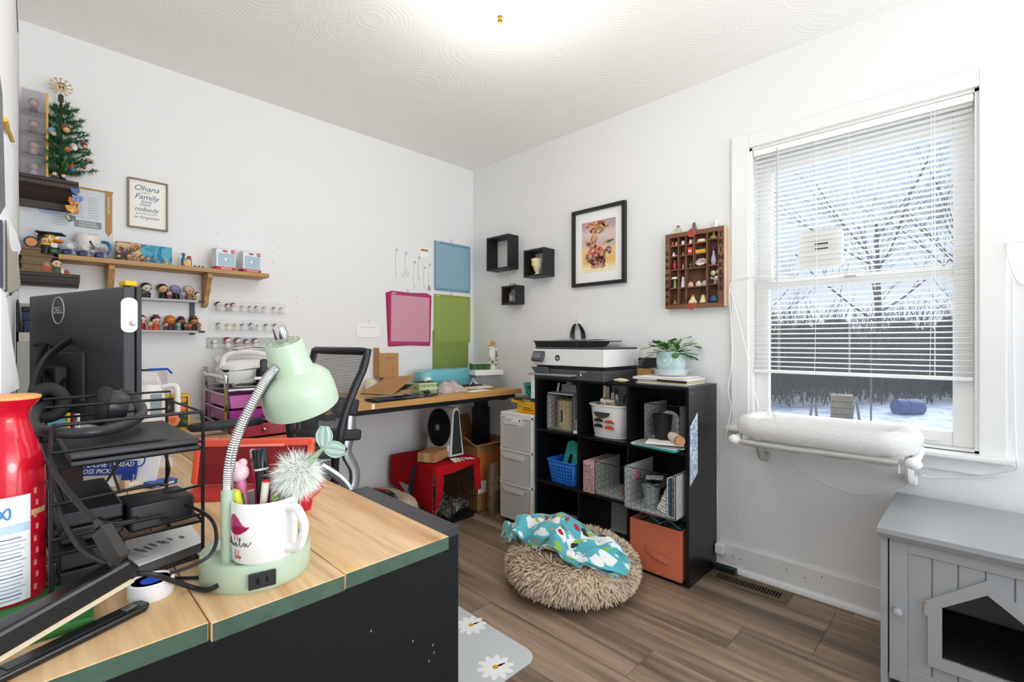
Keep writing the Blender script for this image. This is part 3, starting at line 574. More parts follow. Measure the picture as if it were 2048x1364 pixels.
# ================================================================ ON TOP OF THE SHELF
pr_ = thing('printer', 'white and charcoal inkjet printer on the left of the cube shelf', 'printer', (-.19, -1.205, SH), RW)
PW = mat('printer_white', 'e9e9e8', .4); PD = mat('printer_charcoal', '4a4d51', .45); PK = mat('printer_dark', '232427', .4)
MB().bx(-.238, .238, -.17, .17, .0, .055).build('base', PD, pr_, bevel=.006)
MB().bx(-.232, .232, -.155, .165, .055, .075).build('paper_slot', PK, pr_)
MB().bx(-.243, .243, -.175, .172, .075, .166).build('body', PW, pr_, bevel=.004)
MB().bx(-.236, .236, -.165, .165, .166, .178).build('scanner_bed', PD, pr_, bevel=.003)
MB().prism([(-.16, .178), (.12, .178), (.165, .207), (-.175, .207)], -.235, .06, Matrix(((0, 0, 1, 0), (1, 0, 0, 0), (0, 1, 0, 0), (0, 0, 0, 1)))).build('feeder', PK, pr_, bevel=.003)
MB().bx(-.245, .135, -.178, .17, .207, .214).build('feeder_tray', PD, pr_, bevel=.003)
p_ = MB().box((-.195, -.185, .125), (.085, .02, .062), (-.45, 0, 0)).build('control_panel', PD, pr_, bevel=.006); MB().box((-.195, -.1965, .13), (.058, .001, .034), (-.45, 0, 0)).build('screen', mat('screen_grey', '6a6d72', .25), p_)
MB().bx(-.225, .065, -.24, -.16, .022, .03).build('output_tray', mat('tray_grey', '8d9093', .5), pr_, bevel=.003)
MB().prism([(-.2, .03), (-.1, .03), (-.115, .066), (-.235, .066)], -.004, .004, TR((0, -.2, 0), (PI/2, 0, 0))).build('paper_stop', PD, pr_, bevel=.002)
o = MB().lathe([(0, 0), (.017, 0), (.017, .001), (0, .001)], 24, TR((-.062, -.1752, .118), (PI/2, 0, 0))).build('badge', PK, pr_); txt('hp', .022, plas('e8e8e8'), pr_, (-.062, -.1764, .118), shear=.25)
for z in (.14, .155): MB().lathe([(0, 0), (.002, 0), (0, .001)], 8, TR((-.235, -.176, z-.008), (PI/2, 0, 0))).build('sensor_dot', PK, pr_)
MB().bx(.085, .125, -.1715, -.1695, .046, .049).build('status_light', plas('cfd2d4'), pr_); MB().bx(.09, .098, -.1715, -.1695, .026, .037).build('qr_plate', plas('e2e2e2'), pr_)
for i, (dx, dy, rr, lab) in enumerate(((-.12, -.03, .2, 'loose white paper on the left of the printer top'), (.02, .02, -.1, 'white envelope lying on the middle of the printer top'))):
    o = thing('loose_paper', lab, 'paper', (-.19+dy, -1.205-dx, SH+.2145), RW+rr); MB().sheet(lambda u, v: ((u-.5)*.2, (v-.5)*.13, .002+.006*u*u), 6, 4, .001).build('sheet', pap('efe9e2'), o)
# stack of papers and folders
ps = [('eceae7', .3, .22, .002, 'white sheet', 0), ('efefee', .29, .22, .004, '', .05), ('b6c24a', .28, .2, .004, '', -.03), ('d9d7d4', .29, .2, .006, '', .04), ('8f9a3c', .26, .19, .003, '', -.06), ('f1eeec', .28, .22, .007, '', .06), ('d8bdb4', .27, .2, .003, '', -.04), ('f3f2f0', .25, .2, .003, '', .1)]
labs = ['white paper at the very bottom of the stack on the shelf', 'white paper pad second from the bottom of the stack', 'lime green folder low in the paper stack on the shelf', 'pale grey folder in the middle of the paper stack', 'olive green folder in the middle of the paper stack', 'thick white paper bundle high in the stack on the shelf', 'pinkish cardboard sheet near the top of the paper stack', 'white sheet on top of the paper stack under the pot']
z = SH+.0005
for i, (c, w, d, t, _, rz) in enumerate(ps):
    o = thing('paper_stack_sheet', labs[i], 'paper', (-.165, -1.685-.006*(i % 3), z), RW+rz*.6, 'papers stacked on the cube shelf'); MB().bx(-w/2, w/2, -d/2, d/2, 0, t).build('sheet', pap(c), o, bevel=.0005); z += t+.0004
ptop = z
tag(MB().tube([(-.29, -1.70, SH+.022), (-.29, -1.845, SH+.019)], .0055, 8).build('black_pen', BLACK, None, True), 'black pen lying against the front of the paper stack', 'pen')
o = thing('wooden_fish', 'small pale tan leaf-shaped ornament at the shelf edge beside the paper stack', 'ornament', (SXF+.02, -1.51, SH), RW); MB().lathe([(0, -.045), (.008, -.03), (.014, 0), (.01, .025), (0, .045)], 12, TR((0, 0, .012), (0, PI/2, .2), (.8, 1, 1))).build('body', mat('tan_wood', 'd8c4a0', .5), o, True)
tag(MB().box((SXF+.05, -1.555, SH+.012), (.04, .05, .022)).build('black_clip', BLACK), 'black binder clip lump left of the paper stack', 'clip')
# owl pot with plant on a clear saucer
pp = Vector((-.15, -1.70, ptop))
o = thing('clear_saucer', 'clear plastic plant saucer on the paper stack', 'saucer', pp, RW); MB().lathe([(0, 0), (.07, 0), (.075, .004), (.085, .03), (.1, .034), (.1, .037), (.082, .034), (.072, .006), (0, .003)], 32).build('dish', clear_mat('saucer_clear', 'f4f6f6', .3), o, True)
po = thing('owl_pot', 'glazed pale blue pot with two round spiral eyes', 'pot', pp+Vector((0, 0, .0065)), RW+.45)
GL = mat('blue_glaze', 'a9c6c9', .15, coat=.5, mott=.15, mscale=14)
MB().lathe([(0, 0), (.06, 0), (.066, .02), (.071, .06), (.069, .1), (.064, .115), (.058, .11), (.06, .06), (.0, .05)], 32, power=.8).build('vessel', GL, po, True)
for s in (-1, 1):
    e = MB()
    for k in range(4): e.tube([(s*.032+(.03-.008*k)*math.cos(2*PI*j/20), -.0005-.0708*(1-min(1, abs(s*.032+(.03-.008*k)*math.cos(2*PI*j/20))/.0708)**2.5)**.4, .072+(.03-.008*k)*math.sin(2*PI*j/20)) for j in range(20)], .0028, 6, closed=True)
    e.ball((s*.032, -.07, .072), .005, 8, 6); e.build('eye_ring', mat('pale_glaze', 'd3e4e4', .15, coat=.5), po, True)
MB().lathe([(0, .1), (.058, .1)], 20).build('soil', matte('3a2c20'), po)
LF = mat('leaf_green', '3f6a35', .45, mott=.25, mscale=20); LF2 = mat('leaf_pale', 'b9cf9a', .5)
pl = thing('potted_plant', 'trailing green houseplant with notched leaves in the pale blue pot', 'plant', pp+Vector((0, 0, .1085)), RW)
rd = random.Random(4); st = MB()
for i in range(17):
    a = 2*PI*i/17+rd.uniform(-.2, .2); Lh = rd.uniform(.07, .13); up = rd.uniform(.5, 1.3) if i % 3 else 2.2
    path = [Vector((.015*math.cos(a), .015*math.sin(a), -.005))]
    d = Vector((math.cos(a), math.sin(a), up)).normalized()
    for k in range(6): path.append(path[-1]+d*Lh/6); d = (d+Vector((0, 0, -.22))).normalized()
    st.tube(path, .0018, 5)
    for k in range(2, 7, 2):
        p0 = path[k]; t = (path[k]-path[k-1]).normalized(); sd_ = t.cross(Vector((0, 0, 1))).normalized()*rd.choice((-1, 1, .3)); q = t*.8+sd_*.5+Vector((0, 0, .1)); q.normalize(); n_ = q.cross(Vector((0, 0, 1))).normalized(); Ll = rd.uniform(.045, .07)
        lf = MB(); prof = [0, .35, .8, .7, 1, .75, .8, .4, 0]
        lf.sheet(lambda u, v: tuple(p0+q*(Ll*u)+n_*((v-.5)*.04*prof[min(8, int(round(u*8)))])+Vector((0, 0, -.01*u*u+.003*math.sin(v*PI)))), 8, 2, .0008); lf.build('leaf', LF if rd.random() < .82 else LF2, pl, True)
st.build('stems', LF2, pl, True)
o = thing('brown_carton', 'small brown carton behind the plant pot on the shelf', 'box', (-.075, -1.535, SH), RW); MB().bx(-.04, .04, -.045, .045, 0, .065).build('carton', CARD, o); MB().bx(-.0402, .0402, -.012, .012, .0005, .0655).build('tape', mat('tape', 'c9a878', .3), o)
o = thing('black_carton', 'black product box on the small brown carton behind the plant', 'box', (-.075, -1.535, SH+.0665), RW); MB().bx(-.038, .045, -.04, .04, 0, .055).build('carton', mat('black_card', '1d1e22', .5), o, bevel=.001)
for k in range(3): MB().bx(-.035, -.02+.006*k, -.0405, -.0399, .012+.012*k, .016+.012*k).build('print_line', pap('8a8b8e'), o)
# ================================================================ ON THE WINDOW WALL
fr = thing('framed_print', 'black framed watercolour print on the window wall', 'picture', (0, -1.169, 1.692), RW)
BF = mat('black_frame', '1c1d1e', .45); fw, fh, ft = .38, .472, .02
m = MB(); m.bx(-fw/2, fw/2, -.025, 0, fh/2-ft, fh/2); fr_ = m; m.bx(-fw/2, fw/2, -.025, 0, -fh/2, -fh/2+ft); m.bx(-fw/2, -fw/2+ft, -.025, 0, -fh/2+ft, fh/2-ft); m.bx(fw/2-ft, fw/2, -.025, 0, -fh/2+ft, fh/2-ft); m.build('frame', BF, fr)
MB().bx(-fw/2+ft, fw/2-ft, -.008, -.004, -fh/2+ft, fh/2-ft).build('mat_board', pap('f0f0ee'), fr)
pm = bpy.data.materials.new('watercolour'); pm.use_nodes = True; _t = pm.node_tree; _N = _t.nodes.new; _L = _t.links.new; _b = _t.nodes['Principled BSDF']
_c = _N('ShaderNodeTexCoord'); _x = _N('ShaderNodeSeparateXYZ'); _r = _N('ShaderNodeValToRGB'); _m = _N('ShaderNodeMapRange'); _m.inputs[1].default_value = -.15; _m.inputs[2].default_value = .15
_L(_c.outputs['Object'], _x.inputs[0]); _L(_x.outputs['Z'], _m.inputs[0]); _nz = _N('ShaderNodeTexNoise'); _nz.inputs['Scale'].default_value = 9; _nz.inputs['Detail'].default_value = 5; _L(_c.outputs['Object'], _nz.inputs['Vector'])
_ad = _N('ShaderNodeMath'); _ad.operation = 'ADD'; _mu = _N('ShaderNodeMath'); _mu.operation = 'MULTIPLY_ADD'; _mu.inputs[1].default_value = .5; _mu.inputs[2].default_value = -.25; _L(_nz.outputs['Fac'], _mu.inputs[0]); _L(_m.outputs[0], _ad.inputs[0]); _L(_mu.outputs[0], _ad.inputs[1]); _L(_ad.outputs[0], _r.inputs[0])
e = _r.color_ramp.elements; e[0].position = .05; e[0].color = lin('f1e3c2'); e[1].position = .95; e[1].color = lin('b09aa8')
for ps_, c_ in ((.22, 'e7b860'), (.42, 'e8c48a'), (.55, 'c9b2b4'), (.75, 'd9c6b8')): x_ = e.new(ps_); x_.color = lin(c_)
_L(_r.outputs[0], _b.inputs['Base Color']); _b.inputs['Roughness'].default_value = .7
pr2 = MB().bx(-.122, .12, -.0086, -.0081, -.155, .155).build('print', pm, fr)
for (cx, cz, rw, rh, col, rot) in ((-.01, .125, .085, .028, 'a4492c', .1), (-.01, .095, .05, .02, '6d3b2a', 0), (.03, .12, .02, .02, 'd8b87c', 0), (-.02, -.055, .07, .06, 'a83436', -.2), (-.01, -.085, .06, .035, '7a2a3a', .1), (-.055, .015, .045, .02, '6a3f3c', .5), (-.03, .045, .025, .03, '4c3a3a', 0), (.06, .015, .055, .008, '5a4a38', -.25), (.04, -.08, .012, .06, '5c5236', .15), (-.075, -.08, .012, .03, 'c9bca0', .1), (.075, -.03, .02, .028, '5a4660', 0), (.0, -.12, .055, .015, 'b07a6a', 0)):
    MB().prism([(rw*math.cos(2*PI*k/18)*(1+.12*math.sin(5*k)), rh*math.sin(2*PI*k/18)*(1+.12*math.cos(3*k))) for k in range(18)], 0, .0003, TR((cx, -.0087, cz), (PI/2, rot, 0))).build('paint_patch', blot_mat('patch'+col, [col, col, 'd9a684'], 55, smooth=True), pr2)
def wallcube(label, y, z0, z1, w, d):
    t = thing('wall_cube_shelf', label, 'shelf', (0, y, z0), RW, 'black box shelves by the corner'); h = z1-z0; k = .012
    MB().bx(-w/2, w/2, -d, 0, 0, k).build('bottom_board', BF, t); MB().bx(-w/2, w/2, -d, 0, h-k, h).build('top_board', BF, t)
    MB().bx(-w/2, -w/2+k, -d, 0, k, h-k).build('side_board', BF, t); MB().bx(w/2-k, w/2, -d, 0, k, h-k).build('side_board', BF, t)
    return t
_a = onX(973, 478, -.1); wallcube('largest black box shelf, empty, nearest the corner', (-.492+_a.y)/2, 1.625, 1.862, _a.y+.492, .1)
_a = onX(1047, 505, -.105); wallcube('medium black box shelf holding a cream cup', (-.82+_a.y)/2, 1.543, 1.722, _a.y+.82, .105); c2y = (-.82+_a.y)/2
_a = onX(1003, 573, -.084); wallcube('smallest black box shelf holding a little bottle', (-.55+_a.y)/2, 1.375, 1.505, _a.y+.55, .084); c3y = (-.55+_a.y)/2
cu = thing('cream_cup', 'cream china cup with yellow rim in the medium box shelf', 'cup', (-.06, c2y+.005, 1.5555), RW)
CRM = plas('ece3c8', .25); YEL = plas('d8c02a', .35)
MB().lathe([(0, 0), (.022, 0), (.024, .006), (.012, .014), (.02, .026), (.034, .06), (.043, .105), (.04, .105), (.031, .06), (0, .03)], 24).build('bowl', CRM, cu, True)
MB().tube([(.042*math.cos(2*PI*k/24), .042*math.sin(2*PI*k/24), .105) for k in range(24)], .003, 6, closed=True).build('rim', YEL, cu, True); MB().lathe([(.0245, 0), (.0265, .002), (.0245, .006)], 20).build('foot_ring', YEL, cu, True)
MB().tube([(0, -.034, .085), (0, -.05, .08), (0, -.052, .06), (0, -.03, .045)], .0045, 7).build('handle', YEL, cu, True)
bo = thing('little_bottle', 'little clear bottle with red bands in the smallest box shelf', 'bottle', (-.05, c3y+.01, 1.3875), RW)
MB().lathe([(0, 0), (.014, 0), (.014, .065), (.009, .072), (0, .072)], 14).build('glass', clear_mat('bottle_clear', 'd6d2c4', .4), bo, True)
for z in (.004, .055): MB().lathe([(.0147, z), (.0147, z+.012)], 14).build('band', plas('8f3a36'), bo, True)
for i, (dx, col, lab) in enumerate(((-.015, '56565a', 'tiny grey pebble figure on the smallest box shelf'), (-.002, 'dddad2', 'tiny white pebble figure on the smallest box shelf'), (.012, '8a7a52', 'tiny brown pebble figure on the smallest box shelf'), (.026, 'b6a458', 'tiny golden pebble figure on the smallest box shelf'), (.038, 'cfc6a6', 'tiny cream pebble figure on the smallest box shelf'))):
    o = thing('pebble_figure', lab, 'ornament', (-.05, c3y-dx, 1.5055), RW, 'tiny ornaments on the smallest box shelf'); MB().ball((0, 0, .006), (.006, .006, .006), 9, 6).build('body', mat('peb'+col, col, .5), o, True); MB().ball((0, 0, .0145), .0045, 8, 6).build('head', mat('peb'+col, col, .5), o, True)
# hook with hanging cable over the printer
p = onX(1158, 645); hk = thing('wall_hook', 'white adhesive wall hook above the printer', 'hook', (0, p.y, p.z), RW); MB().prism(rrect(.022, .05, .008), 0, .006, TR((0, 0, 0), (PI/2, 0, 0))).build('plate', plas('e6e6e4'), hk, True); MB().tube([(0, -.005, -.01), (0, -.022, -.016), (0, -.026, -.004)], .004, 8).build('prong', plas('e6e6e4'), hk, True)
m = MB()
for k in range(5):
    w_ = .028+.007*k; m.tube(bez([(-w_, -.012-.002*k, -.11+.004*k), (-w_*.95, -.014, -.06), (-w_*.5, -.02, -.018), (0, -.022+.002*k, -.009), (w_*.5, -.02, -.02), (w_*.95, -.014, -.065), (w_*1.0, -.012, -.108)], 6), .0028, 6)
o = m.build('hanging_cable', BLACK, None, True); o.location = (0, p.y, p.z); o.rotation_euler = (0, 0, RW); tag(o, 'black cable coiled over the white wall hook', 'cable')
# trinket tray
tk = thing('trinket_tray', 'wooden letterpress tray of trinkets hung left of the window', 'tray', (0, -1.7685, 1.4855), RW)
TW = wood_mat('tray_wood', '8a5d3f', '5e3b27', 'X', 2., .6, .05); w, h, d = .305, .392, .042
MB().bx(-w/2, w/2, -.004, 0, -h/2, h/2).build('back_board', wood_mat('tray_back', '6e4a33', '4c2f20', 'Z', 2., .7), tk)
for (a, b, c_, e_) in ((-w/2, w/2, h/2-.022, h/2), (-w/2, w/2, -h/2, -h/2+.02)): MB().bx(a, b, -d, -.004, c_, e_).build('rail', TW, tk)
MB().bx(-w/2, -w/2+.022, -d, -.004, -h/2+.02, h/2-.022).build('rail', TW, tk); MB().bx(w/2-.03, w/2-.0, -d, -.004, -h/2+.02, h/2-.022).build('rail', TW, tk); MB().bx(w/2, w/2+.002, -d, 0, -h/2, h/2).build('edge_strip', plas('d9b99a'), tk)
xs_ = [-.1305, -.083, -.043, -.001, .066, .1225]; zs_ = [.174, .131, .076, .006, -.09, -.176]
V = lambda x, z0, z1: MB().bx(x-.003, x+.003, -d+.004, -.004, z0, z1).build('divider', TW, tk)
Hh = lambda z, x0, x1: MB().bx(x0, x1, -d+.004, -.004, z-.003, z+.003).build('divider', TW, tk)
for x in (xs_[1],): V(x, zs_[5], zs_[0])
V(xs_[2], zs_[5], zs_[0]); V(xs_[3], zs_[3], zs_[0]); V(xs_[4], zs_[5], zs_[0])
for z in (zs_[1], zs_[2], zs_[3], zs_[4]): Hh(z, xs_[0], xs_[4])
Hh(.14, xs_[4], xs_[5]); Hh(.01, xs_[4], xs_[5]); Hh(-.085, xs_[4], xs_[5])
inkb = matte('23211f')
for i, ch in enumerate('GRANDMAS'): txt(ch, .026, inkb, tk, (-w/2+.011, -d-.0006, .095-i*.038), bold=.001)
for i, ch in enumerate('TRINKETS'): txt(ch, .034, inkb, tk, (w/2-.015, -d-.0006, .155-i*.0375), bold=.001)
for z in (h/2-.011, -h/2+.011): MB().lathe([(0, 0), (.022, 0), (0, .0008)], 16, TR((-.01, -d, z), (PI/2, 0, 0), (1, 1, 1))).build('red_spot', plas('a8463c', .6), tk)
def trinket(x, z, prof, col, lab, col2=None, name='trinket', n=12, sy=1.):
    o = thing(name, lab, 'trinket', (-.022, -1.7685-x, 1.4855+z+.0032), RW, 'trinkets in the wooden tray'); c = mat('trk'+col, col, .35)
    MB().lathe(prof, n, sy=sy).build('body', c, o, True)
    if col2: k = prof[-1][1]; MB().ball((0, 0, k), max(.004, prof[-2][0]*.8), 10, 7).build('top', mat('trk'+col2, col2, .35), o, True)
    return o
fg = [(0, 0), (.008, 0), (.009, .006), (.006, .014), (.004, .018)]; vase = [(0, 0), (.007, 0), (.012, .022), (.01, .034), (.005, .04), (.006, .044)]; thim = [(0, 0), (.011, 0), (.0085, .018), (.005, .022), (0, .0225)]
trinket(-.121, zs_[1], fg, 'b04a3a', 'tiny red figurine in the top left compartment', 'd8a070'); trinket(-.099, zs_[1], fg, 'c8b48a', 'tiny tan figurine in the top left compartment', 'd9b48a')
trinket(-.063, zs_[1], thim, 'dfe0e6', 'white and blue thimble in the second top compartment'); trinket(-.022, zs_[1], thim, 'd9cfc0', 'cream thimble in the third top compartment')
trinket(.032, zs_[1], [(0, 0), (.022, .002), (.024, .009), (.02, .016), (0, .018)], 'd8d0b4', 'flat painted stone in the fourth top compartment', None, 'painted_stone', 16, .5)
trinket(.095, .14, [(0, 0), (.02, 0), (.018, .01), (.008, .016), (.004, .026)], '8a8a45', 'green frog-like ornament in the top right compartment', 'b8a850')
trinket(-.115, zs_[2], fg, 'e6e4de', 'tiny white bird in the second-row left compartment', 'efeeea'); trinket(-.098, zs_[2], [(0, 0), (.008, .003), (.006, .006), (0, .007)], 'e0ddd4', 'tiny white shell beside the white bird'); trinket(-.063, zs_[2], [(0, 0), (.005, 0), (.004, .008), (.006, .012), (0, .014)], 'c8b0a0', 'tiny pale bead in the second-row compartment')
o = thing('matchbox', 'small red box in the second-row compartment of the tray', 'trinket', (-.022, -1.7685+.022, 1.4855+zs_[2]+.0032), RW); MB().bx(-.013, .013, -.012, .012, 0, .036).build('box', plas('b8242a'), o, bevel=.001); MB().bx(-.009, .009, -.0125, -.0118, .01, .024).build('label', pap('e0b0a4'), o)
o = thing('crayon_crate', 'tiny yellow crate of bottles in the tray', 'trinket', (-.022, -1.7685-.032, 1.4855+zs_[2]+.0032), RW); MB().bx(-.026, .026, -.012, .012, 0, .018).build('crate', plas('dba41c'), o, bevel=.001); [MB().lathe([(0, .017), (.0045, .017), (.0035, .028), (.004, .032), (0, .032)], 8, TR((-.019+k*.0127, 0, 0))).build('bottle', plas('2a2a2c'), o, True) for k in range(4)]
trinket(-.109, zs_[3], vase, 'a5302a', 'small red and silver vase in the third row of the tray', 'd0d0d0', 'tiny_vase'); trinket(-.063, zs_[3], [(0, 0), (.006, 0), (.003, .012), (.006, .02), (0, .022)], 'd9c8c4', 'tiny pink and white goblet in the third row of the tray', 'b04848'); trinket(-.022, zs_[3], [(0, 0), (.005, 0), (.004, .01), (.014, .018), (0, .026)], '7c8a70', 'tiny grey-green mushroom in the third row of the tray')
o = thing('oval_dish', 'small oval painted dish standing in the third row of the tray', 'trinket', (-.022, -1.7685-.033, 1.4855+zs_[3]+.0042), RW); MB().lathe([(0, 0), (.022, .001), (.029, .006), (.028, .007), (0, .003)], 20, TR((0, 0, .022), (PI/2-.3, 0, 0), (1, .72, 1))).build('dish', blot_mat('dish_print', ['e6e2dc', 'e6e2dc', '9a6a80', '7a8a70'], 90, .3), o, True)
trinket(-.108, zs_[4], [(0, 0), (.009, 0), (.006, .03), (.005, .045)], '9aa86a', 'tiny mushroom with green stem in the fourth row of the tray', None, 'mushroom'); MB().lathe([(0, .044), (.021, .047), (.016, .056), (0, .06)], 16).build('cap', plas('ece8dc'), bpy.context.scene.objects['mushroom'], True)
trinket(-.063, zs_[4], [(0, 0), (.012, 0), (.011, .02), (.008, .036), (.009, .05)], 'dcdcdc', 'small white robed figurine in the fourth row of the tray', 'e8e6e2')
for i, (x, c, lab) in enumerate(((-.024, 'd6a48e', 'pink heart-like stone left in the wide compartment'), (.018, 'e0c8a8', 'cream stone in the middle of the wide compartment'), (.05, 'a9b4b8', 'grey-blue stone right in the wide compartment'))): trinket(x, zs_[4], [(0, 0), (.014, 0), (.016, .01), (.011, .022), (0, .028)], c, lab, None, 'stone', 12, .5)
o = thing('purple_bottle', 'slim glass bottle with purple stopper in the right compartment', 'trinket', (-.022, -1.7685-.094, 1.4855+.0132), RW); MB().lathe([(0, 0), (.008, .0), (.014, .02), (.01, .04), (.005, .055), (.005, .07), (0, .07)], 14).build('glass', clear_mat('purple_glass', 'd8d0dc', .55), o, True); MB().ball((0, 0, .082), (.009, .009, .013), 10, 7).build('stopper', plas('4a2f6a'), o, True)
for i, (x, z, r_, c) in enumerate(((-.004, .055, .014, 'd9d0b0'), (.022, .06, .013, 'c9c2c0'), (-.012, .03, .008, 'a8a8a8'), (.012, .026, .016, 'c8c6c2'), (.026, .035, .009, 'b8b8bc'), (.005, .006, .006, 'd8cfc8'), (.022, .006, .007, 'e2dcd4'))):
    o = thing('charm', ['cream round charm', 'silver oval charm', 'small dark silver charm', 'large pearl-grey charm', 'small steel-grey charm', 'tiny cream shell charm', 'tiny white shell charm'][i]+' in the lower right compartment of the tray', 'trinket', (-.014, -1.7685-.092-x, 1.4855-.0817+z), RW, 'charms in the lower right compartment'); MB().ball((0, 0, 0), (r_, r_*.4, r_), 12, 8).build('charm', mat('chm'+c, c, .25, .3), o, True)
trinket(-.107, zs_[5], [(0, 0), (.013, 0), (.013, .006), (.006, .012), (0, .014)], '9a6a4a', 'small dark bell in the bottom left compartment', 'd8d0c8'); trinket(-.063, zs_[5], [(0, 0), (.004, 0), (.003, .004), (0, .005)], 'b89a60', 'tiny brass bead in the bottom row of the tray')
trinket(-.012, zs_[5], [(0, 0), (.024, 0), (.022, .01), (.012, .022), (.009, .034)], 'd8cba0', 'small ceramic rabbit ornament in the bottom compartment', 'b07a4a'); trinket(.042, zs_[5], [(0, 0), (.02, 0), (.016, .012), (.011, .028), (.009, .038)], 'dfcfa8', 'small ceramic animal ornament beside the rabbit', '5a5450')
trinket(.094, zs_[5], [(0, 0), (.024, .003), (.026, .014), (.016, .03), (0, .036)], '1f4f78', 'small blue glass lump in the bottom right compartment', None, 'glass_lump', 14, .5)
for i, (x, c, c2, lab, h_) in enumerate(((-.09, 'b9b6a8', '3a3a38', 'tiny snow figure ornament on top of the trinket tray', .02), (-.005, '6a655e', '4a4642', 'small grey cat ornament on top of the trinket tray', .026), (.105, 'e4e4e2', 'eeeeec', 'small white flower ornament on top of the trinket tray', .016))):
    o = thing('tray_topper', lab, 'ornament', (-.022, -1.7685-x, 1.4855+h/2+(.0052 if i == 0 else 0)), RW, 'ornaments on top of the trinket tray'); MB().lathe([(0, 0), (.011, 0), (.012, h_*.5), (.007, h_)], 12).build('body', mat('tt'+c, c, .6), o, True); MB().ball((0, 0, h_+.004), .009, 10, 7).build('head', mat('tt'+c, c, .6), o, True); MB().lathe([(0, h_+.01), (.008, h_+.01), (.005, h_+.018), (0, h_+.018)], 10).build('cap', mat('tt'+c2, c2, .6), o, True)
o = tag(MB().box((-.022, -1.7685+.085, 1.4855+h/2+.0025), (.03, .09, .005)).build('tray_top_slat', plas('cfcab0')), 'thin pale slat lying on top of the trinket tray', 'slat')
# ================================================================ WINDOW PERCH, CABINET, FLOOR THINGS
# cat perch: tube frame, clamps, brackets and a fleece cushion with a raised rim
pc = thing('cat_perch', 'white fleece cat perch clamped below the window sill', 'perch', (-.09, -2.36, .70), RW)
FLC = mat('white_fleece', 'dddcda', .95, spec=.1, sheen=.6, bump=.35, bscale=160); PT = plas('ecebe9', .45); PG = plas('b9b8b3', .5)
_l = onX(1506, 875, -.31).y; _r = onX(1848, 908, -.31).y
m = MB()
w2, d2 = .262, .118
pth = [(x, y) for x, y in rrect(2*w2, 2*d2, .075, 8)]
m.tube([(x, y-.1, .055+.004*math.sin(9*i)) for i, (x, y) in enumerate(pth)], .047, 12, closed=True, flat=.9)
m.build('cushion_rim', FLC, pc, True); m = MB(); m.sheet(lambda u, v: ((u-.5)*2*w2, (v-.5)*2*d2-.1, .03+.006*math.sin(u*12)*math.sin(v*9)), 20, 12, .02); m.build('cushion_floor', FLC, pc, True)
m = MB(); m.tube(bez([(-.295, -.232, .0), (-.1, -.236, -.004), (.1, -.236, .0), (.25, -.232, .0)], 6), .0105, 8); m.build('front_tube', PG, pc, True)
MB().sheet(lambda u, v: (-.26+.5*u, -.222+.004*v, .0-.018*v-.004*math.sin(u*22)*v), 30, 2, .002).build('fabric_hem', PG, pc, True)
for s in (-1, 1):
    x = s*.29
    MB().tube([(x, -.25, .004), (x, -.2, .006), (x, .03, .006)], .017, 10, flat=.8).build('clamp_arm', PT, pc, True)
    MB().ball((x, -.235, .004), (.024, .024, .02), 12, 8).build('clamp_joint', PT, pc, True)
    MB().tube(bez([(x-s*.03, -.01, .0), (x-s*.03, -.012, -.06), (x-s*.03, .02, -.105), (x-s*.03, .06, -.12)], 6), .016, 8, flat=.6).build('bracket', PG if s < 0 else PT, pc, True)
    MB().box((x-s*.03, .066, -.115), (.035, .028, .04)).build('bracket_pad', PG if s < 0 else PT, pc, bevel=.004)
MB().tube([(.252, -.235, -.004), (.252, -.235, -.035)], .002, 5).build('pull_tab', PT, pc)
# white cords around the window
CW = plas('f0f0ee', .5)
def cord(lab, pts, r=.0022, m_=CW, n=8, name='white_cable'):
    return tag(MB().tube(bez(pts, n), r, 6).build(name, m_, None, True), lab, 'cord')
cord('white cord running from the window device down past the left casing', [onX(1600, 553, -.001), onX(1540, 553, -.026), onX(1478, 557, -.026), onX(1460, 575, -.026), onX(1462, 640, -.024), onX(1464, 720, -.023), onX(1456, 780, -.025), onX(1462, 815, -.025), onX(1456, 849, -.062), onX(1450, 880, -.06), onX(1436, 925, -.02), onX(1434, 1000, -.006), onX(1437, 1060, -.02), onX(1436, 1098, -.02)])
cord('straight white strap from the left casing down to the perch', [onX(1460, 575, -.022), onX(1480, 650, -.06), onX(1505, 760, -.12), onX(1517, 815, -.18)], .0018)
cord('thin white cord drooping under the cat perch', [onX(1570, 900, -.02), onX(1610, 945, -.004), onX(1680, 980, -.004), onX(1740, 990, -.004), onX(1800, 975, -.004), onX(1842, 952, -.03)], .0013)
cord('white cord looping at the right edge of the window casing', [onX(2046, 484, -.02), onX(2030, 482, -.02), onX(2016, 488, -.022), onX(2016, 510, -.024), onX(2026, 545, -.024), onX(2040, 566, -.02), onX(2060, 571, -.02)], .003)
cord('white cord hanging beside the right window casing', [onX(2026, 556, -.012), onX(2027, 700, -.01), onX(2031, 860, -.01), onX(2033, 918, -.06), onX(2030, 940, -.012), onX(1990, 952, -.012), onX(1880, 955, -.006), onX(1842, 950, -.03)], .0022)
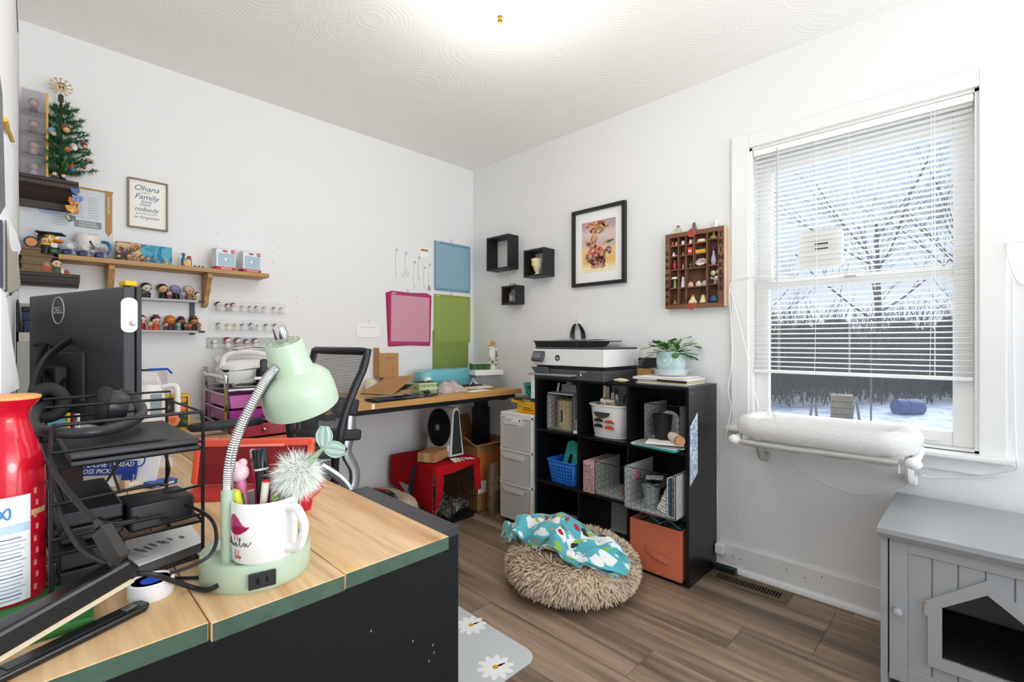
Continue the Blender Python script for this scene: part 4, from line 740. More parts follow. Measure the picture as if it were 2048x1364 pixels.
# adapter, strip and floor register
p = onX(1437, 1118, -.03); ad = thing('power_adapter', 'white plug adapter on the baseboard beside the cube shelf', 'adapter', (-.0155, -1.897, .075), RW)
MB().bx(-.021, .021, -.032, 0, 0, .048).build('body', WHITE, ad, bevel=.006); MB().tube([(-.012, -.016, .046), (-.012, -.016, .06)], .003, 6).build('strain_relief', WHITE, ad)
o = thing('power_strip', 'black power strip on the floor beside the cube shelf', 'power strip', (-.048, -1.93, 0), RW); MB().bx(-.05, .05, -.017, .017, 0, .03).build('body', BLACK, o, bevel=.004); MB().bx(-.02, .02, -.008, .008, .0295, .0312).build('socket', RUBBER, o)
vt = thing('floor_register', 'brown metal floor vent grille in front of the baseboard', 'vent', (-.108, -2.05, 0), RW+.03)
VM = mat('bronze_metal', '6e5f4a', .5, .3); m = MB(); w, d = .345, .108
m.bx(-w/2, w/2, -d/2, -.03, .0, .005); m.bx(-w/2, w/2, .03, d/2, .0, .005); m.bx(-w/2, -w/2+.035, -.03, .03, 0, .005); m.bx(w/2-.035, w/2, -.03, .03, 0, .005); m.build('rim', VM, vt, bevel=.002)
MB().bx(-w/2+.035, w/2-.035, -.03, .03, .0002, .0008).build('shaft', matte('0c0b0a'), vt)
sl_ = None
for i in range(25):
    x = -w/2+.035+(w-.07)*i/24
    if sl_ is None: sl_ = MB().box((0, 0, .0028), (.0035, .06, .004), (0, .3, 0)).build('louver', VM, vt); sl_.location = (x, 0, 0)
    else: dupo(sl_, vt, (x, 0, 0))
# grey litter cabinet
gc = thing('litter_cabinet', 'grey cat litter cabinet with house-shaped opening at the lower right', 'cabinet', (-.27, -2.825, 0), RW)
GM = mat('grey_paint', '9c9fa1', .42, spec=.5); CWd, CD_, CHt = .466, .46, .53
MB().bx(-CWd/2-.016, CWd/2+.016, -CD_/2-.03, CD_/2, CHt-.018, CHt).build('top', GM, gc, bevel=.002)
MB().prism([(-CD_/2-.018, CHt-.032), (-CD_/2, CHt-.032), (-CD_/2, CHt-.018), (-CD_/2-.027, CHt-.018)], -CWd/2-.012, CWd/2+.012, Matrix(((0, 0, 1, 0), (1, 0, 0, 0), (0, 1, 0, 0), (0, 0, 0, 1)))).build('cornice', GM, gc)
for s in (-1, 1): MB().bx(s*CWd/2-.009, s*CWd/2+.009, -CD_/2, CD_/2, 0, CHt-.018).build('side', GM, gc)
MB().bx(-CWd/2, CWd/2, CD_/2-.006, CD_/2, .03, CHt-.018).build('back', GM, gc); MB().bx(-CWd/2, CWd/2, -CD_/2+.02, CD_/2-.006, .04, .055).build('base_board', GM, gc)
x0, x1, z0, z1 = -CWd/2+.013, CWd/2-.013, .054, CHt-.033; yf = -CD_/2
dr = MB().bx(x0, x0+.045, yf-.002, yf+.014, z0, z1).bx(x1-.045, x1, yf-.002, yf+.014, z0, z1).bx(x0+.045, x1-.045, yf-.002, yf+.014, z1-.037, z1).bx(x0+.045, x1-.045, yf-.002, yf+.014, z0, z0+.045).build('door', GM, gc, bevel=.001)
# beaded panel boards cut around the opening
ox0, ox1, oz0, oze, oap = -.096, .096, .168, .322, .395    # opening: sides, bottom, eaves, apex
bw_ = .0576; x = x0+.045
def wtop(xx): return oap-(abs(xx)/(ox1))*(oap-oze)
while x < x1-.046:
    xe = min(x+bw_-.003, x1-.045); yb = yf+.003
    for a, b in ((x, xe),):
        if b <= ox0 or a >= ox1: MB().bx(a, b, yb, yb+.008, z0+.045, z1-.037).build('panel_board', GM, dr, bevel=.0015)
        else:
            MB().bx(a, b, yb, yb+.008, z0+.045, oz0).build('panel_board', GM, dr, bevel=.0015)
            za, zb = wtop(max(a, ox0)), wtop(min(b, ox1))
            pts = [(a, za), (b, zb), (b, z1-.037), (a, z1-.037)]
            if a < 0 < b: pts = [(a, za), (0, oap), (b, zb), (b, z1-.037), (a, z1-.037)]
            MB().prism(pts, -(yb+.008), -yb, TR((0, 0, 0), (PI/2, 0, 0))).build('panel_board', GM, dr, bevel=.0015)
    if xe < x1-.05:
        gx_ = xe+.0015; MB().bx(gx_-.006, gx_+.006, yf+.0095, yf+.012, (wtop(gx_)+.006 if ox0 < gx_ < ox1 else z0+.045), z1-.037).build('groove_back', GM, dr)
        if ox0 < gx_ < ox1: MB().bx(gx_-.006, gx_+.006, yf+.0095, yf+.012, z0+.045, oz0).build('groove_back', GM, dr)
    x += bw_
# raised surround of the opening, like a little house
out = [(ox0-.032, oz0-.032), (ox1+.032, oz0-.032), (ox1+.032, oze-.037), (ox1+.04, oze-.037), (ox1+.04, oze+.005), (0, oap+.042), (ox0-.04, oze+.005), (ox0-.04, oze-.037), (ox0-.032, oze-.037)]
inn = [(ox0, oz0), (ox1, oz0), (ox1, oze), (ox1, oze), (ox1, oze), (0, oap), (ox0, oze), (ox0, oze), (ox0, oze)]
k = len(out); vs = [(x, yf-.006, z) for x, z in out]+[(x, yf-.006, z) for x, z in inn]+[(x, yf+.003, z) for x, z in out]+[(x, yf+.011, z) for x, z in inn]
fs = []
for i in range(k):
    j = (i+1) % k; fs += [(i, j, k+j, k+i), (i, 2*k+i, 2*k+j, j), (k+j, 3*k+j, 3*k+i, k+i)]
MB().add(vs, fs).build('opening_surround', GM, dr)
MB().ball((ox0-.036, yf-.0066, oze+.002), (.004, .001, .0045), 8, 6).build('chip', matte('a58a62'), dr)
kb = MB().lathe([(0, 0), (.008, 0), (.007, .01), (.011, .016), (.012, .021), (.009, .026), (0, .028)], 18, TR((x0+.022, yf-.002, .275), (PI/2, 0, 0))).build('knob', plas('a8aaac', .35), dr, True)
MB().bx(x0+.03, x1-.03, yf+.03, CD_/2-.02, .056, .14).build('litter_tray', mat('dark_fleece', '2c2f2e', .95, bump=.6, bscale=300), gc, bevel=.01)
# ================================================================ PET BED, BLANKET, MAT
bc = Vector((-.642, -1.456, 0)); MJ, MR = .193, .112
pb = thing('pet_bed', 'round shaggy beige donut pet bed on the floor', 'pet bed', bc)
SHG = mat('shaggy_beige', 'd9c6ac', .9, spec=.1, mott=.16, mscale=9); m = MB()
def tor(a, b, k=1.0): return Vector(((MJ+MR*k*math.cos(b))*math.cos(a), (MJ+MR*k*math.cos(b))*math.sin(a), .092+.088*k*math.sin(b)))
m.sheet(lambda u, v: tor(2*PI*u, 2*PI*v, .93), 40, 18, 0); m.build('ring', mat('bed_base', 'a8947a', .95), pb, True)
MB().lathe([(0, .03), (.16, .03), (.16, .07), (0, .085)], 24).build('centre_pad', mat('bed_pad', 'b39c80', .95, bump=.5), pb, True)
rd = random.Random(21); m = MB()
for i in range(13000):
    a, b = rd.uniform(0, 2*PI), rd.uniform(-.6, PI+.35)
    p = tor(a, b, .9); nrm = (p-Vector((MJ*math.cos(a), MJ*math.sin(a), .1))).normalized(); tg = Vector((-math.sin(a), math.cos(a), 0))
    dn = (nrm*.8+Vector((0, 0, -.55))+tg*rd.uniform(-.45, .45)+Vector((rd.uniform(-.25, .25), rd.uniform(-.25, .25), rd.uniform(-.2, .2)))).normalized()
    Lt = rd.uniform(.022, .036); w_ = rd.uniform(.0016, .003); sd_ = dn.cross(nrm); sd_ = sd_.normalized() if sd_.length > 1e-4 else tg
    p2 = p+dn*Lt*.55+nrm*.004; p3 = p+dn*Lt
    if p3.z < .002: p3.z = .002+rd.random()*.003
    if p2.z < .003: p2.z = .003
    o_ = len(m.v); m.v += [tuple(p-sd_*w_), tuple(p+sd_*w_), tuple(p2+sd_*w_*1.1), tuple(p2-sd_*w_*1.1), tuple(p3)]; m.f += [(o_, o_+1, o_+2, o_+3), (o_+3, o_+2, o_+4)]
f_ = m.build('shaggy_pile', SHG, pb); f_['kind'] = 'stuff'
# blanket
BM = bpy.data.materials.new('fleece_print'); BM.use_nodes = True; _t = BM.node_tree; _N = _t.nodes.new; _L = _t.links.new; _b = _t.nodes['Principled BSDF']; _b.inputs['Roughness'].default_value = .9; _b.inputs['Sheen Weight'].default_value = .4
_u = _N('ShaderNodeUVMap'); col = None
def _layer(scale, off, thr, c, prev, sq=1.):
    mp = _N('ShaderNodeMapping'); mp.inputs['Scale'].default_value = (scale, scale*sq, scale); mp.inputs['Location'].default_value = off; _L(_u.outputs[0], mp.inputs[0])
    v = _N('ShaderNodeTexVoronoi'); v.inputs['Scale'].default_value = 1; v.inputs['Randomness'].default_value = .8; _L(mp.outputs[0], v.inputs['Vector'])
    n = _N('ShaderNodeTexNoise'); n.inputs['Scale'].default_value = 5; _L(mp.outputs[0], n.inputs['Vector']); a = _N('ShaderNodeMath'); a.operation = 'MULTIPLY_ADD'; a.inputs[1].default_value = .22; _L(n.outputs['Fac'], a.inputs[0]); _L(v.outputs['Distance'], a.inputs[2])
    l = _N('ShaderNodeMath'); l.operation = 'LESS_THAN'; l.inputs[1].default_value = thr; _L(a.outputs[0], l.inputs[0])
    mx = _N('ShaderNodeMix'); mx.data_type = 'RGBA'; _L(l.outputs[0], mx.inputs[0]); mx.inputs[7].default_value = lin(c)
    if prev is None: mx.inputs[6].default_value = lin('58b4c0')
    else: _L(prev, mx.inputs[6])
    return mx.outputs[2]
for sc_, off_, th_, c_, sq_ in ((7, (0, 0, 0), .55, 'f2f4f2', .85), (7, (.12, .14, 0), .36, '262c30', 1.1), (7, (-.16, .1, 0), .38, '9ec93a', 1.2), (8.3, (.4, .3, 0), .33, 'b8262c', 1.), (13, (.7, .2, 0), .3, 'e8f6f8', 1.), (8, (.2, .9, 0), .32, '2c7a4a', 1.), (9, (.6, .5, 0), .26, 'd8a03a', 1.)): col = _layer(sc_, off_, th_, c_, col, sq_)
_L(col, _b.inputs['Base Color'])
bt = thing('snowman_blanket', 'turquoise fleece blanket with winter print draped over the pet bed', 'blanket', bc)
BG = [[(1030, 1042, .25), (1085, 1026, .27), (1150, 1042, .25), (1215, 1080, .22)], [(1028, 1062, .235), (1080, 1060, .255), (1150, 1075, .245), (1238, 1100, .22)], [(1045, 1078, .21), (1100, 1092, .225), (1168, 1105, .22), (1254, 1114, .205)], [(1072, 1092, .195), (1130, 1112, .21), (1182, 1134, .2), (1250, 1146, .15)]]
BG = [[onZ(*q)-bc for q in r_] for r_ in BG]
def crom(P, t):
    n_ = len(P)-1; x_ = min(t*n_, n_-1e-6); i = int(x_); t = x_-i; a, b, c, d = P[max(i-1, 0)], P[i], P[i+1], P[min(i+2, n_)]
    return .5*((2*b)+(c-a)*t+(2*a-5*b+4*c-d)*t*t+(3*b-a-3*c+d)*t**3)
def blk(u, v):
    p = crom([crom(r_, u) for r_ in BG], v); k_ = min(1, 5*min(u, 1-u, v, 1-v)+.35)
    p = p + Vector((.012*math.sin(v*11+u*5), .012*math.sin(u*12), k_*(.02*math.sin(u*13+v*5)+.017*math.sin(v*17-u*8)+.009*math.sin(u*27+v*16))))
    return p
m = MB(); m.sheet(blk, 60, 50, 0); o_ = m.build('cloth', BM, bt, True); o_.modifiers.new('th', 'SOLIDIFY').thickness = .006
G0, G1, G2 = blk(.55, 1.), blk(1., 1.), onZ(1220, 1170, .1)-bc
m = MB(); m.sheet(lambda u, v: (G0.lerp(G1, u)*(1-v)+(G2+Vector((.012*(u-.5), -.03*(u-.5), .012)))*v)+Vector((0, 0, .01*math.sin(u*9)*(1-v)+.012*math.sin(PI*v))), 20, 14, 0); o_ = m.build('hanging_corner', BM, bt, True); o_.modifiers.new('th', 'SOLIDIFY').thickness = .006
T0 = onZ(1024, 1062, .2)-bc
m = MB(); m.sheet(lambda u, v: (T0.x+.075*(u-.5)*.9+.02*v, T0.y-.06+.13*v, .245-.07*(2*u-1)**2-.03*v+.012*math.sin(u*11+v*9)), 20, 14, 0); o_ = m.build('folded_corner', BM, bt, True); o_.modifiers.new('th', 'SOLIDIFY').thickness = .008
# care tag
q = blk(.94, .62); MB().box((q.x-.012, q.y-.02, q.z+.022), (.022, .03, .001), (.3, .3, .3)).build('care_tag', PAPER, bt)
# chair mat with daisies
CM = mat('white_mat', 'cfd3d4', .35); c0 = onZ(917, 1205); c1 = onZ(1055, 1318)
mt = thing('chair_mat', 'pale grey chair mat printed with white daisies', 'mat', (0, 0, 0))
mx_, my_ = -1.146, -1.70
MB().prism([(mx_-.62+x, my_+.34+y) for x, y in rrect(1.24, .9, .06, 6, 0, .11)], .0002, .0025).build('sheet', CM, mt, bevel=.0008)
DW = pap('f5f6f6'); DY = plas('e0a526')
def daisy(px, py, r):
    c = onZ(px, py, .003)
    for k in range(10):
        a = 2*PI*k/10+.1; q = MB(); q.prism([(r*.62*math.cos(2*PI*j/12), r*.26*math.sin(2*PI*j/12)) for j in range(12)], 0, .0004, TR((c.x+r*.68*math.cos(a), c.y+r*.68*math.sin(a), .00255+.0001*(k % 3)), (0, 0, a))); q.build('petal', DW, mt)
    MB().lathe([(0, .0026), (r*.24, .0026), (r*.2, .0034), (0, .0036)], 14, TR((c.x, c.y, 0))).build('daisy_eye', DY, mt)
daisy(942, 1250, .048); daisy(991, 1334, .05); daisy(930, 1420, .05)
# ================================================================ DRAWER TOWER BETWEEN DESK AND CUBE SHELF
tw = thing('drawer_tower', 'frosted plastic three-drawer tower left of the cube shelf', 'drawers', (-.185, -.804, 0), RW)
TWH = plas('e6e3dd', .45); FR = clear_mat('frosted', 'f0ede8', .42, .5); w, d = .262, .33
MB().bx(-w/2, w/2, -d/2, d/2, .665, .683).build('top', TWH, tw, bevel=.004); MB().bx(-w/2, w/2, -d/2, d/2, .03, .05).build('base', TWH, tw, bevel=.004)
for sx in (-1, 1):
    for sy in (-1, 1):
        MB().bx(sx*(w/2)-sx*.012, sx*w/2, sy*(d/2)-sy*.012, sy*d/2, .05, .665).build('corner_post', TWH, tw)
        MB().lathe([(0, -.008), (.014, -.008), (.014, .008), (0, .008)], 12, TR((sx*(w/2-.03), sy*(d/2-.04), .0145), (0, PI/2, 0))).build('caster', BLACK, tw, True)
    MB().bx(sx*w/2-sx*.003, sx*w/2, -d/2+.012, d/2-.012, .05, .665).build('side', FR, tw)
MB().bx(-w/2+.012, w/2-.012, d/2-.003, d/2, .05, .665).build('back', FR, tw)
for k in range(3):
    z0 = .055+.205*k; q = MB(); q.bx(-w/2+.012, w/2-.012, -d/2-.006, -d/2-.003, z0, z0+.185); o = q.build('drawer', FR, tw, bevel=.001)
    MB().bx(-w/2, w/2, -d/2-.004, d/2, z0+.188, z0+.2).build('rail', TWH, tw); MB().prism([(-w/2+.03, z0+.17), (w/2-.05, z0+.17), (w/2-.06, z0+.145), (-w/2+.045, z0+.145)], .006, .012, TR((0, -d/2, 0), (PI/2, 0, 0))).build('pull', clear_mat('frosted_pull', 'f0ede8', .7, .4), o)
    MB().bx(-w/2+.016, w/2-.016, -d/2, d/2-.02, z0+.002, z0+.006).build('drawer_floor', FR, o)
o = tw; MB().bx(-.085, .06, -d/2-.0075, -d/2-.0062, .6, .655).build('paper_label', pap('e9e6e2'), tw); MB().bx(-.08, .025, -d/2-.008, -d/2-.0074, .606, .616).build('label_bar', pap('7c2f3c'), tw); MB().bx(.035, .047, -d/2-.008, -d/2-.0074, .634, .646).build('label_mark', matte('3a3a3a'), tw); [MB().bx(-.078, -.02-.012*k_, -d/2-.008, -d/2-.0074, .642-.008*k_, .645-.008*k_).build('print_line', matte('7a7a7a'), tw) for k_ in range(2)]
cont = [(-.06, .48, (.03, .03, .05), 'b03040', 'red and white candy stick bag in the top drawer of the tower', 'bag'), (-.01, .47, (.03, .05, .06), '5a5250', 'dark packet in the top drawer of the tower', 'packet'), (.085, .47, (.016, .016, .06), 'c9764a', 'orange bottle in the top drawer of the tower', 'bottle'), (.03, .47, (.025, .04, .05), 'b9a8a8', 'grey-pink box in the top drawer of the tower', 'box'), (-.02, .262, (.08, .07, .05), '8f8c84', 'grey bundle in the middle drawer of the tower', 'bundle'), (.085, .262, (.016, .016, .07), 'c8a860', 'yellow bottle in the middle drawer of the tower', 'bottle'), (.05, .06, (.05, .06, .055), 'd4cfc8', 'fluffy white yarn in the bottom drawer of the tower', 'yarn')]
for x, z, r_, c, lab, cat in cont:
    t = thing(cat+'_in_drawer', lab, cat, (-.185-.05, -.804-x, z), RW)
    if cat in ('bottle',): MB().lathe([(0, 0), (r_[0], 0), (r_[0], r_[2]*1.4), (r_[0]*.6, r_[2]*1.6), (r_[0]*.6, r_[2]*2), (0, r_[2]*2)], 12).build('bottle', plas(c), t, True); MB().lathe([(r_[0]*.7, r_[2]*1.7), (r_[0]*.7, r_[2]*2.1), (0, r_[2]*2.1)], 12).build('cap', WHITE, t, True)
    else: MB().lathe([(0, 0), (r_[0]*.8, 0), (r_[0], r_[2]*.5), (r_[0]*.85, r_[2]*1.3), (r_[0]*.3, r_[2]*1.7), (0, r_[2]*1.7)], 10, sy=r_[1]/r_[0]).build('shape', mat('cd'+c, c, .7, bump=.5, bscale=60), t, True)
# on the tower
yb = thing('yellow_box', 'yellow product box on the drawer tower', 'box', (-.255, -.862, .6835), RW); MB().bx(-.065, .075, -.07, .07, 0, .06).build('carton', mat('yellow_card', 'dda21c', .5), yb, bevel=.001)
MB().bx(-.02, .07, -.0706, -.0699, .006, .008).build('print_line', matte('7a5a10'), yb); [MB().bx(-.02, .06-.02*k_, -.0708, -.07, .02+.012*k_, .026+.012*k_).build('print_line', matte('7a5a10'), yb) for k_ in range(2)]; MB().lathe([(0, 0), (.007, 0), (0, .0006)], 12, TR((-.045, -.07, .043), (PI/2, 0, 0))).build('print_dot', matte('8a6a14'), yb)
zt = .744
for i, (c, h_, dx, wd, lab) in enumerate((('e0b52a', .014, -.012, .19, 'flat yellow book on the yellow box'), ('3a3626', .014, .0, .17, 'thin dark book on top of the flat yellow book'), ('4c4a30', .007, .006, .16, 'thin olive booklet on top of the dark book'))):
    o = thing('flat_book', lab, 'book', (-.25, -.85-dx, zt), RW+.02*i, 'books stacked on the drawer tower'); MB().bx(-wd/2, wd/2, -.075, .075, 0, h_).build('cover', mat('fb'+c, c, .45), o, bevel=.001); MB().bx(-wd/2+.003, wd/2-.003, -.0735, .0756, .0015, h_-.0015).build('pages', PAPER, o); zt += h_+.0004
    if i == 0: MB().bx(-.04, .02, -.0756, -.075, h_/2-.002, h_/2+.002).build('spine_print', matte('5a4410'), o)
    if i == 1: MB().bx(-.01, .05, -.0756, -.075, h_/2-.002, h_/2+.002).build('spine_print', plas('d8d4c8'), o)
te = thing('teal_bin', 'small teal cut-out basket on the books beside the cube shelf', 'basket', (-.255, -.86, zt), RW)
m = MB(); m.lathe([(.0, 0), (.033, 0), (.05, .08), (.053, .084), (.05, .084), (.031, .003), (0, .003)], 24, power=.6); m.build('shell', plas('3fb3a4'), te, True)
for x, z, r_ in ((-.012, .03, .006), (.004, .016, .007), (.012, .034, .006), (-.004, .044, .005)): MB().lathe([(0, 0), (r_, 0), (0, .001)], 10, TR((x, -.0355-.0*z-.2*z*.75, z), (PI/2, 0, 0))).build('cutout', matte('18403c'), te)
MB().bx(.0, .03, -.0525, -.048, .05, .07).build('cutout', matte('27504b'), te)
o = thing('white_unit', 'narrow white upright box squeezed beside the cube shelf', 'box', (-.3, -.924, zt), RW); MB().bx(-.012, .012, -.03, .05, 0, .145).build('body', WHITE, o, bevel=.002); MB().bx(-.018, .016, -.034, .054, .145, .15).build('lid', plas('5c5e61'), o)
# ================================================================ BACK DESK
DZ = .80; DY0 = -.60; dxl, dxr = -1.43, -.08
dk = thing('standing_desk', 'light wood standing desk with black legs along the back wall', 'desk', ((dxl+dxr)/2, -.31, 0))
OAK = wood_mat('oak_top', 'd6a566', 'bb8646', 'X', 1.4, .45, 0); hw = (dxr-dxl)/2
MB().bx(-hw, hw, -.29, .29, DZ-.032, DZ).build('top', OAK, dk, bevel=.002)
MB().bx(-hw+.05, hw-.05, -.275, -.235, DZ-.058, DZ-.032).build('frame_rail', BLACKM, dk); MB().bx(-hw+.05, hw-.05, .2, .24, DZ-.058, DZ-.032).build('frame_rail', BLACKM, dk)
for s in (-1, 1):
    x = s*(hw-.115) if s > 0 else -(hw-.04)
    MB().bx(x-.025, x+.025, -.25, .25, DZ-.07, DZ-.034).build('cross_arm', BLACKM, dk); MB().bx(x-.03, x+.03, -.045, .035, .4, DZ-.06).build('upper_column', BLACKM, dk); MB().bx(x-.04, x+.04, -.055, .045, .03, .66).build('lower_column', BLACKM, dk); MB().bx(x-.04, x+.04, -.27, .27, 0, .03).build('foot', BLACKM, dk, bevel=.003)
MB().bx(-hw+.24, -hw+.255, -.2905, -.2898, DZ-.03, DZ-.004).build('price_sticker', PAPER, dk)
def ond(px, py, dz=0.): return onZ(px, py, DZ+dz)
# teal craft cutter
p = ond(905, 770); cc = thing('craft_cutter', 'turquoise craft cutting machine at the back of the standing desk', 'machine', (-.36, -.155, DZ), 0)
TE = mat('cutter_teal', '6fb6c4', .25, coat=.3)
MB().lathe([(0, 0), (.098, 0), (.1, .01), (.1, .085), (.094, .115), (.08, .128), (0, .133)], 40, sx=2.62, sy=.95, power=.45).build('body', TE, cc, True)
MB().lathe([(0, .0), (.012, 0), (.012, .008), (0, .01)], 16, TR((.2, -.02, .128))).build('dial', CHROME, cc, True); MB().bx(-.2, .2, -.0957, -.0945, .05, .052).build('seam', matte('4a8c9a'), cc)
MB().prism(rrect(.05, .014, .007), 0, .0015, TR((.0, -.096, .03), (PI/2, 0, 0))).build('badge', GREY, cc)
# things on the desk (left to right)
o = thing('kraft_envelope', 'open brown padded envelope propped on the left of the desk', 'envelope', (-.985, -.42, DZ), .35)
m = MB(); m.sheet(lambda u, v: ((u-.5)*.22, (v-.5)*.22+.0, .03+.095*u*(1-.25*v)), 10, 8, .002); m.sheet(lambda u, v: ((u-.5)*.22, (v-.5)*.22-.0, .024+.012*math.sin(PI*u)+.02*u), 10, 8, .002); m.build('sleeve', mat('kraft_env', 'a87c4e', .8, mott=.08), o, True)
MB().sheet(lambda u, v: (-.04+.14*u, -.1+.18*v, .034+.035*u), 4, 4, .001).build('lining', matte('4a3524'), o)
o = thing('black_sleeve', 'dark plastic mailer lying at the desk front edge', 'mailer', (-.96, -.53, DZ), .12); m = MB(); m.sheet(lambda u, v: ((u-.5)*.42, (v-.5)*.11, .012+.006*math.sin(u*7+v*3)), 16, 6, .01); m.build('sleeve', mat('dark_gloss', '2b3140', .18), o, True); MB().box((-.1, -.0, .026), (.18, .05, .002), (0, .04, .1)).build('label', clear_mat('clearfilm', 'c9d2da', .5), o)
MB().tube([(.13, -.03, .024), (.19, .0, .026), (.21, .02, .02)], .012, 8, flat=.5).build('handle_roll', BLACK, o, True)
o = thing('green_box', 'pale green printed tissue-style box on the desk', 'box', (-.735, -.40, DZ), -.1); MB().bx(-.06, .06, -.055, .055, 0, .07).build('carton', plas('b7cf9b', .6), o, bevel=.001)
for i in range(4):
    for j in range(2): txt('ON', .022, matte('2e3a28'), o, (-.045+i*.032, -.0556, .018+j*.034), shear=.3)
txt('ON', .03, matte('26321f'), o, (-.0606, .0, .036), (PI/2, 0, -PI/2), shear=.3); MB().bx(-.05, .055, -.05, .05, .07, .074).build('lid_flap', matte('3a3a36'), o)
tag(MB().tube([(-.73, -.41, DZ+.085), (-.69, -.4, DZ+.086)], .011, 10).build('white_spool', WHITE, None, True), 'small white spool on the pale green box', 'spool')
for i, (px, hh, lab) in enumerate(((742, .075, 'cream candle jar at the left under the brown carton'), (776, .085, 'cream candle jar at the right under the brown carton'))):
    q = onY(px, 775, -.06); o = thing('candle_jar', lab, 'jar', (q.x, -.06, DZ), 0, 'cream jars under the brown carton'); MB().lathe([(0, 0), (.036, 0), (.036, hh-.012), (.03, hh-.004), (.03, hh), (0, hh)], 20).build('jar', plas('e6dcc0', .4), o, True); MB().lathe([(.0365, .015), (.0365, .05)], 20).build('label', pap('f0ead8'), o, True)
q = onY(770, 715, -.03); o = thing('brown_carton_open', 'brown carton with raised flap against the wall behind the chair', 'box', (q.x, -.045, DZ+.0855), 0); hb = .155
MB().bx(-.07, .07, -.035, .035, 0, hb).build('carton', CARD, o, bevel=.001); MB().box((-.07, 0, hb+.016), (.003, .07, .04), (0, -.12, 0)).build('flap', CARD, o); MB().bx(-.03, .05, -.0356, -.0349, .125, .127).build('print_line', matte('5a3c1e'), o)
for k in range(3): MB().lathe([(0, 0), (.003, 0), (0, .0006)], 8, TR((.03, -.035, .03+.012*k), (PI/2, 0, 0))).build('print_dot', matte('3f2a14'), o)
o = thing('plastic_bag', 'crumpled clear bag of pink-grey material on the desk', 'bag', (-.56, -.43, DZ), 0); m = MB(); m.sheet(lambda u, v: ((u-.5)*.2, (v-.5)*.15, .002+.062*math.sin(PI*u)**.6*math.sin(PI*v)**.6*(1+.25*math.sin(u*17+v*6)*math.cos(v*13))), 26, 20, .003); m.build('bag', mat('bag_greypink', 'b9a7a4', .25, mott=.2, mscale=25), o, True)
zz = DZ
for i, (c, w_, d_, rz, h_, lab) in enumerate((('8a6a48', .26, .17, .05, .006, 'brown board at the bottom of the stack in front of the cutter'), ('efeae2', .24, .16, -.1, .006, 'white chipboard sheet in the stack in front of the cutter'), ('d9c8b0', .22, .15, .15, .006, 'tan chipboard sheet in the stack in front of the cutter'), ('2f3033', .16, .08, .02, .006, 'black ruler-like slab on the chipboard stack'))):
    o = thing('craft_sheet', lab, 'sheet', (-.33, -.375+(.02 if i == 3 else 0), zz), rz, 'sheets stacked in front of the cutter'); MB().bx(-w_/2, w_/2, -d_/2, d_/2, 0, h_).build('sheet', pap(c), o); zz += h_+.0003
o = thing('wire_doodad', 'silver wire clip with white string on the chipboard stack', 'clip', (-.345, -.41, zz), 0); MB().tube(bez([(-.03, 0, .005), (0, 0, .04), (.025, 0, .01), (-.01, -.01, .03), (.03, -.01, .012)], 8), .002, 6).build('string', WHITE, o, True); MB().lathe([(0, 0), (.02, .0), (.012, .01), (0, .012)], 16, TR((0, 0, .038))).build('cap', STEEL, o, True)
for i, (px, py, lab, c) in enumerate(((900, 783, 'white cut-out lattice sheet at the desk front', 'efede9'), (958, 782, 'white paper slip at the desk front edge', 'f1efec'))):
    q = ond(px, py); o = thing('paper_slip', lab, 'paper', (q.x, q.y+.03, DZ), .2*i-.1); MB().bx(-.09, .09, -.05, .04, 0, .0015).build('slip', pap(c), o)
    if i == 0: [MB().box((-.07+.028*k, -.04, .0018), (.014, .006, .0006), (0, 0, .4)).build('slot', matte('4a463f'), o) for k in range(6)]
# clear box with white lid, green carton and white-brown figurine at the right end
bx0 = thing('clear_box', 'clear plastic box with white lid at the right end of the desk', 'box', (-.155, -.30, DZ), -.35)
m = MB(); boxof(m, .19, .2, .085, .0025); m.build('tub', clear_mat('tub_clear', 'aeb8bd', .35), bx0); MB().bx(-.105, .105, -.11, .11, .085, .122).build('lid', WHITE, bx0, bevel=.003)
o = thing('green_carton', 'dark green sectioned carton on the white box lid', 'carton', (-.205, -.315, DZ+.1225), -.35); gcm = mat('dark_green', '35602f', .6)
for k in range(3): MB().bx(-.068+k*.045, -.025+k*.045, -.03, .03, 0, .04).build('section', gcm, o, bevel=.002)
MB().bx(-.068, .108, -.032, .032, .04, .046).build('lid_sheet', pap('c9c4b6'), o); 
o = thing('ribbon_figure', 'white and brown wrapped figurine with a golden bow on the box lid', 'figurine', (-.115, -.345, DZ+.1225), -.6)
MB().lathe([(0, 0), (.026, 0), (.028, .04), (.022, .08), (.026, .11), (.024, .15), (.018, .175), (0, .185)], 18).build('wrap', blot_mat('birch', ['efece6', 'efece6', 'e6e0d6', '6b5545'], 22, .8, 2.5), o, True)
for a in (.4, 2.2, 4.4, 5.6): MB().box((.014*math.cos(a), -.02+.004*math.sin(a), .182+.012*math.sin(a)), (.022, .006, .014), (0, a, 0)).build('bow_loop', plas('b8863c', .5), o, bevel=.002)
MB().tube([(.026, -.01, .16), (.03, -.014, .08), (.022, -.02, .01)], .008, 8, flat=.5).build('side_drape', blot_mat('birch2', ['e8e4dd', '7a6250', 'efece6'], 30), o, True)
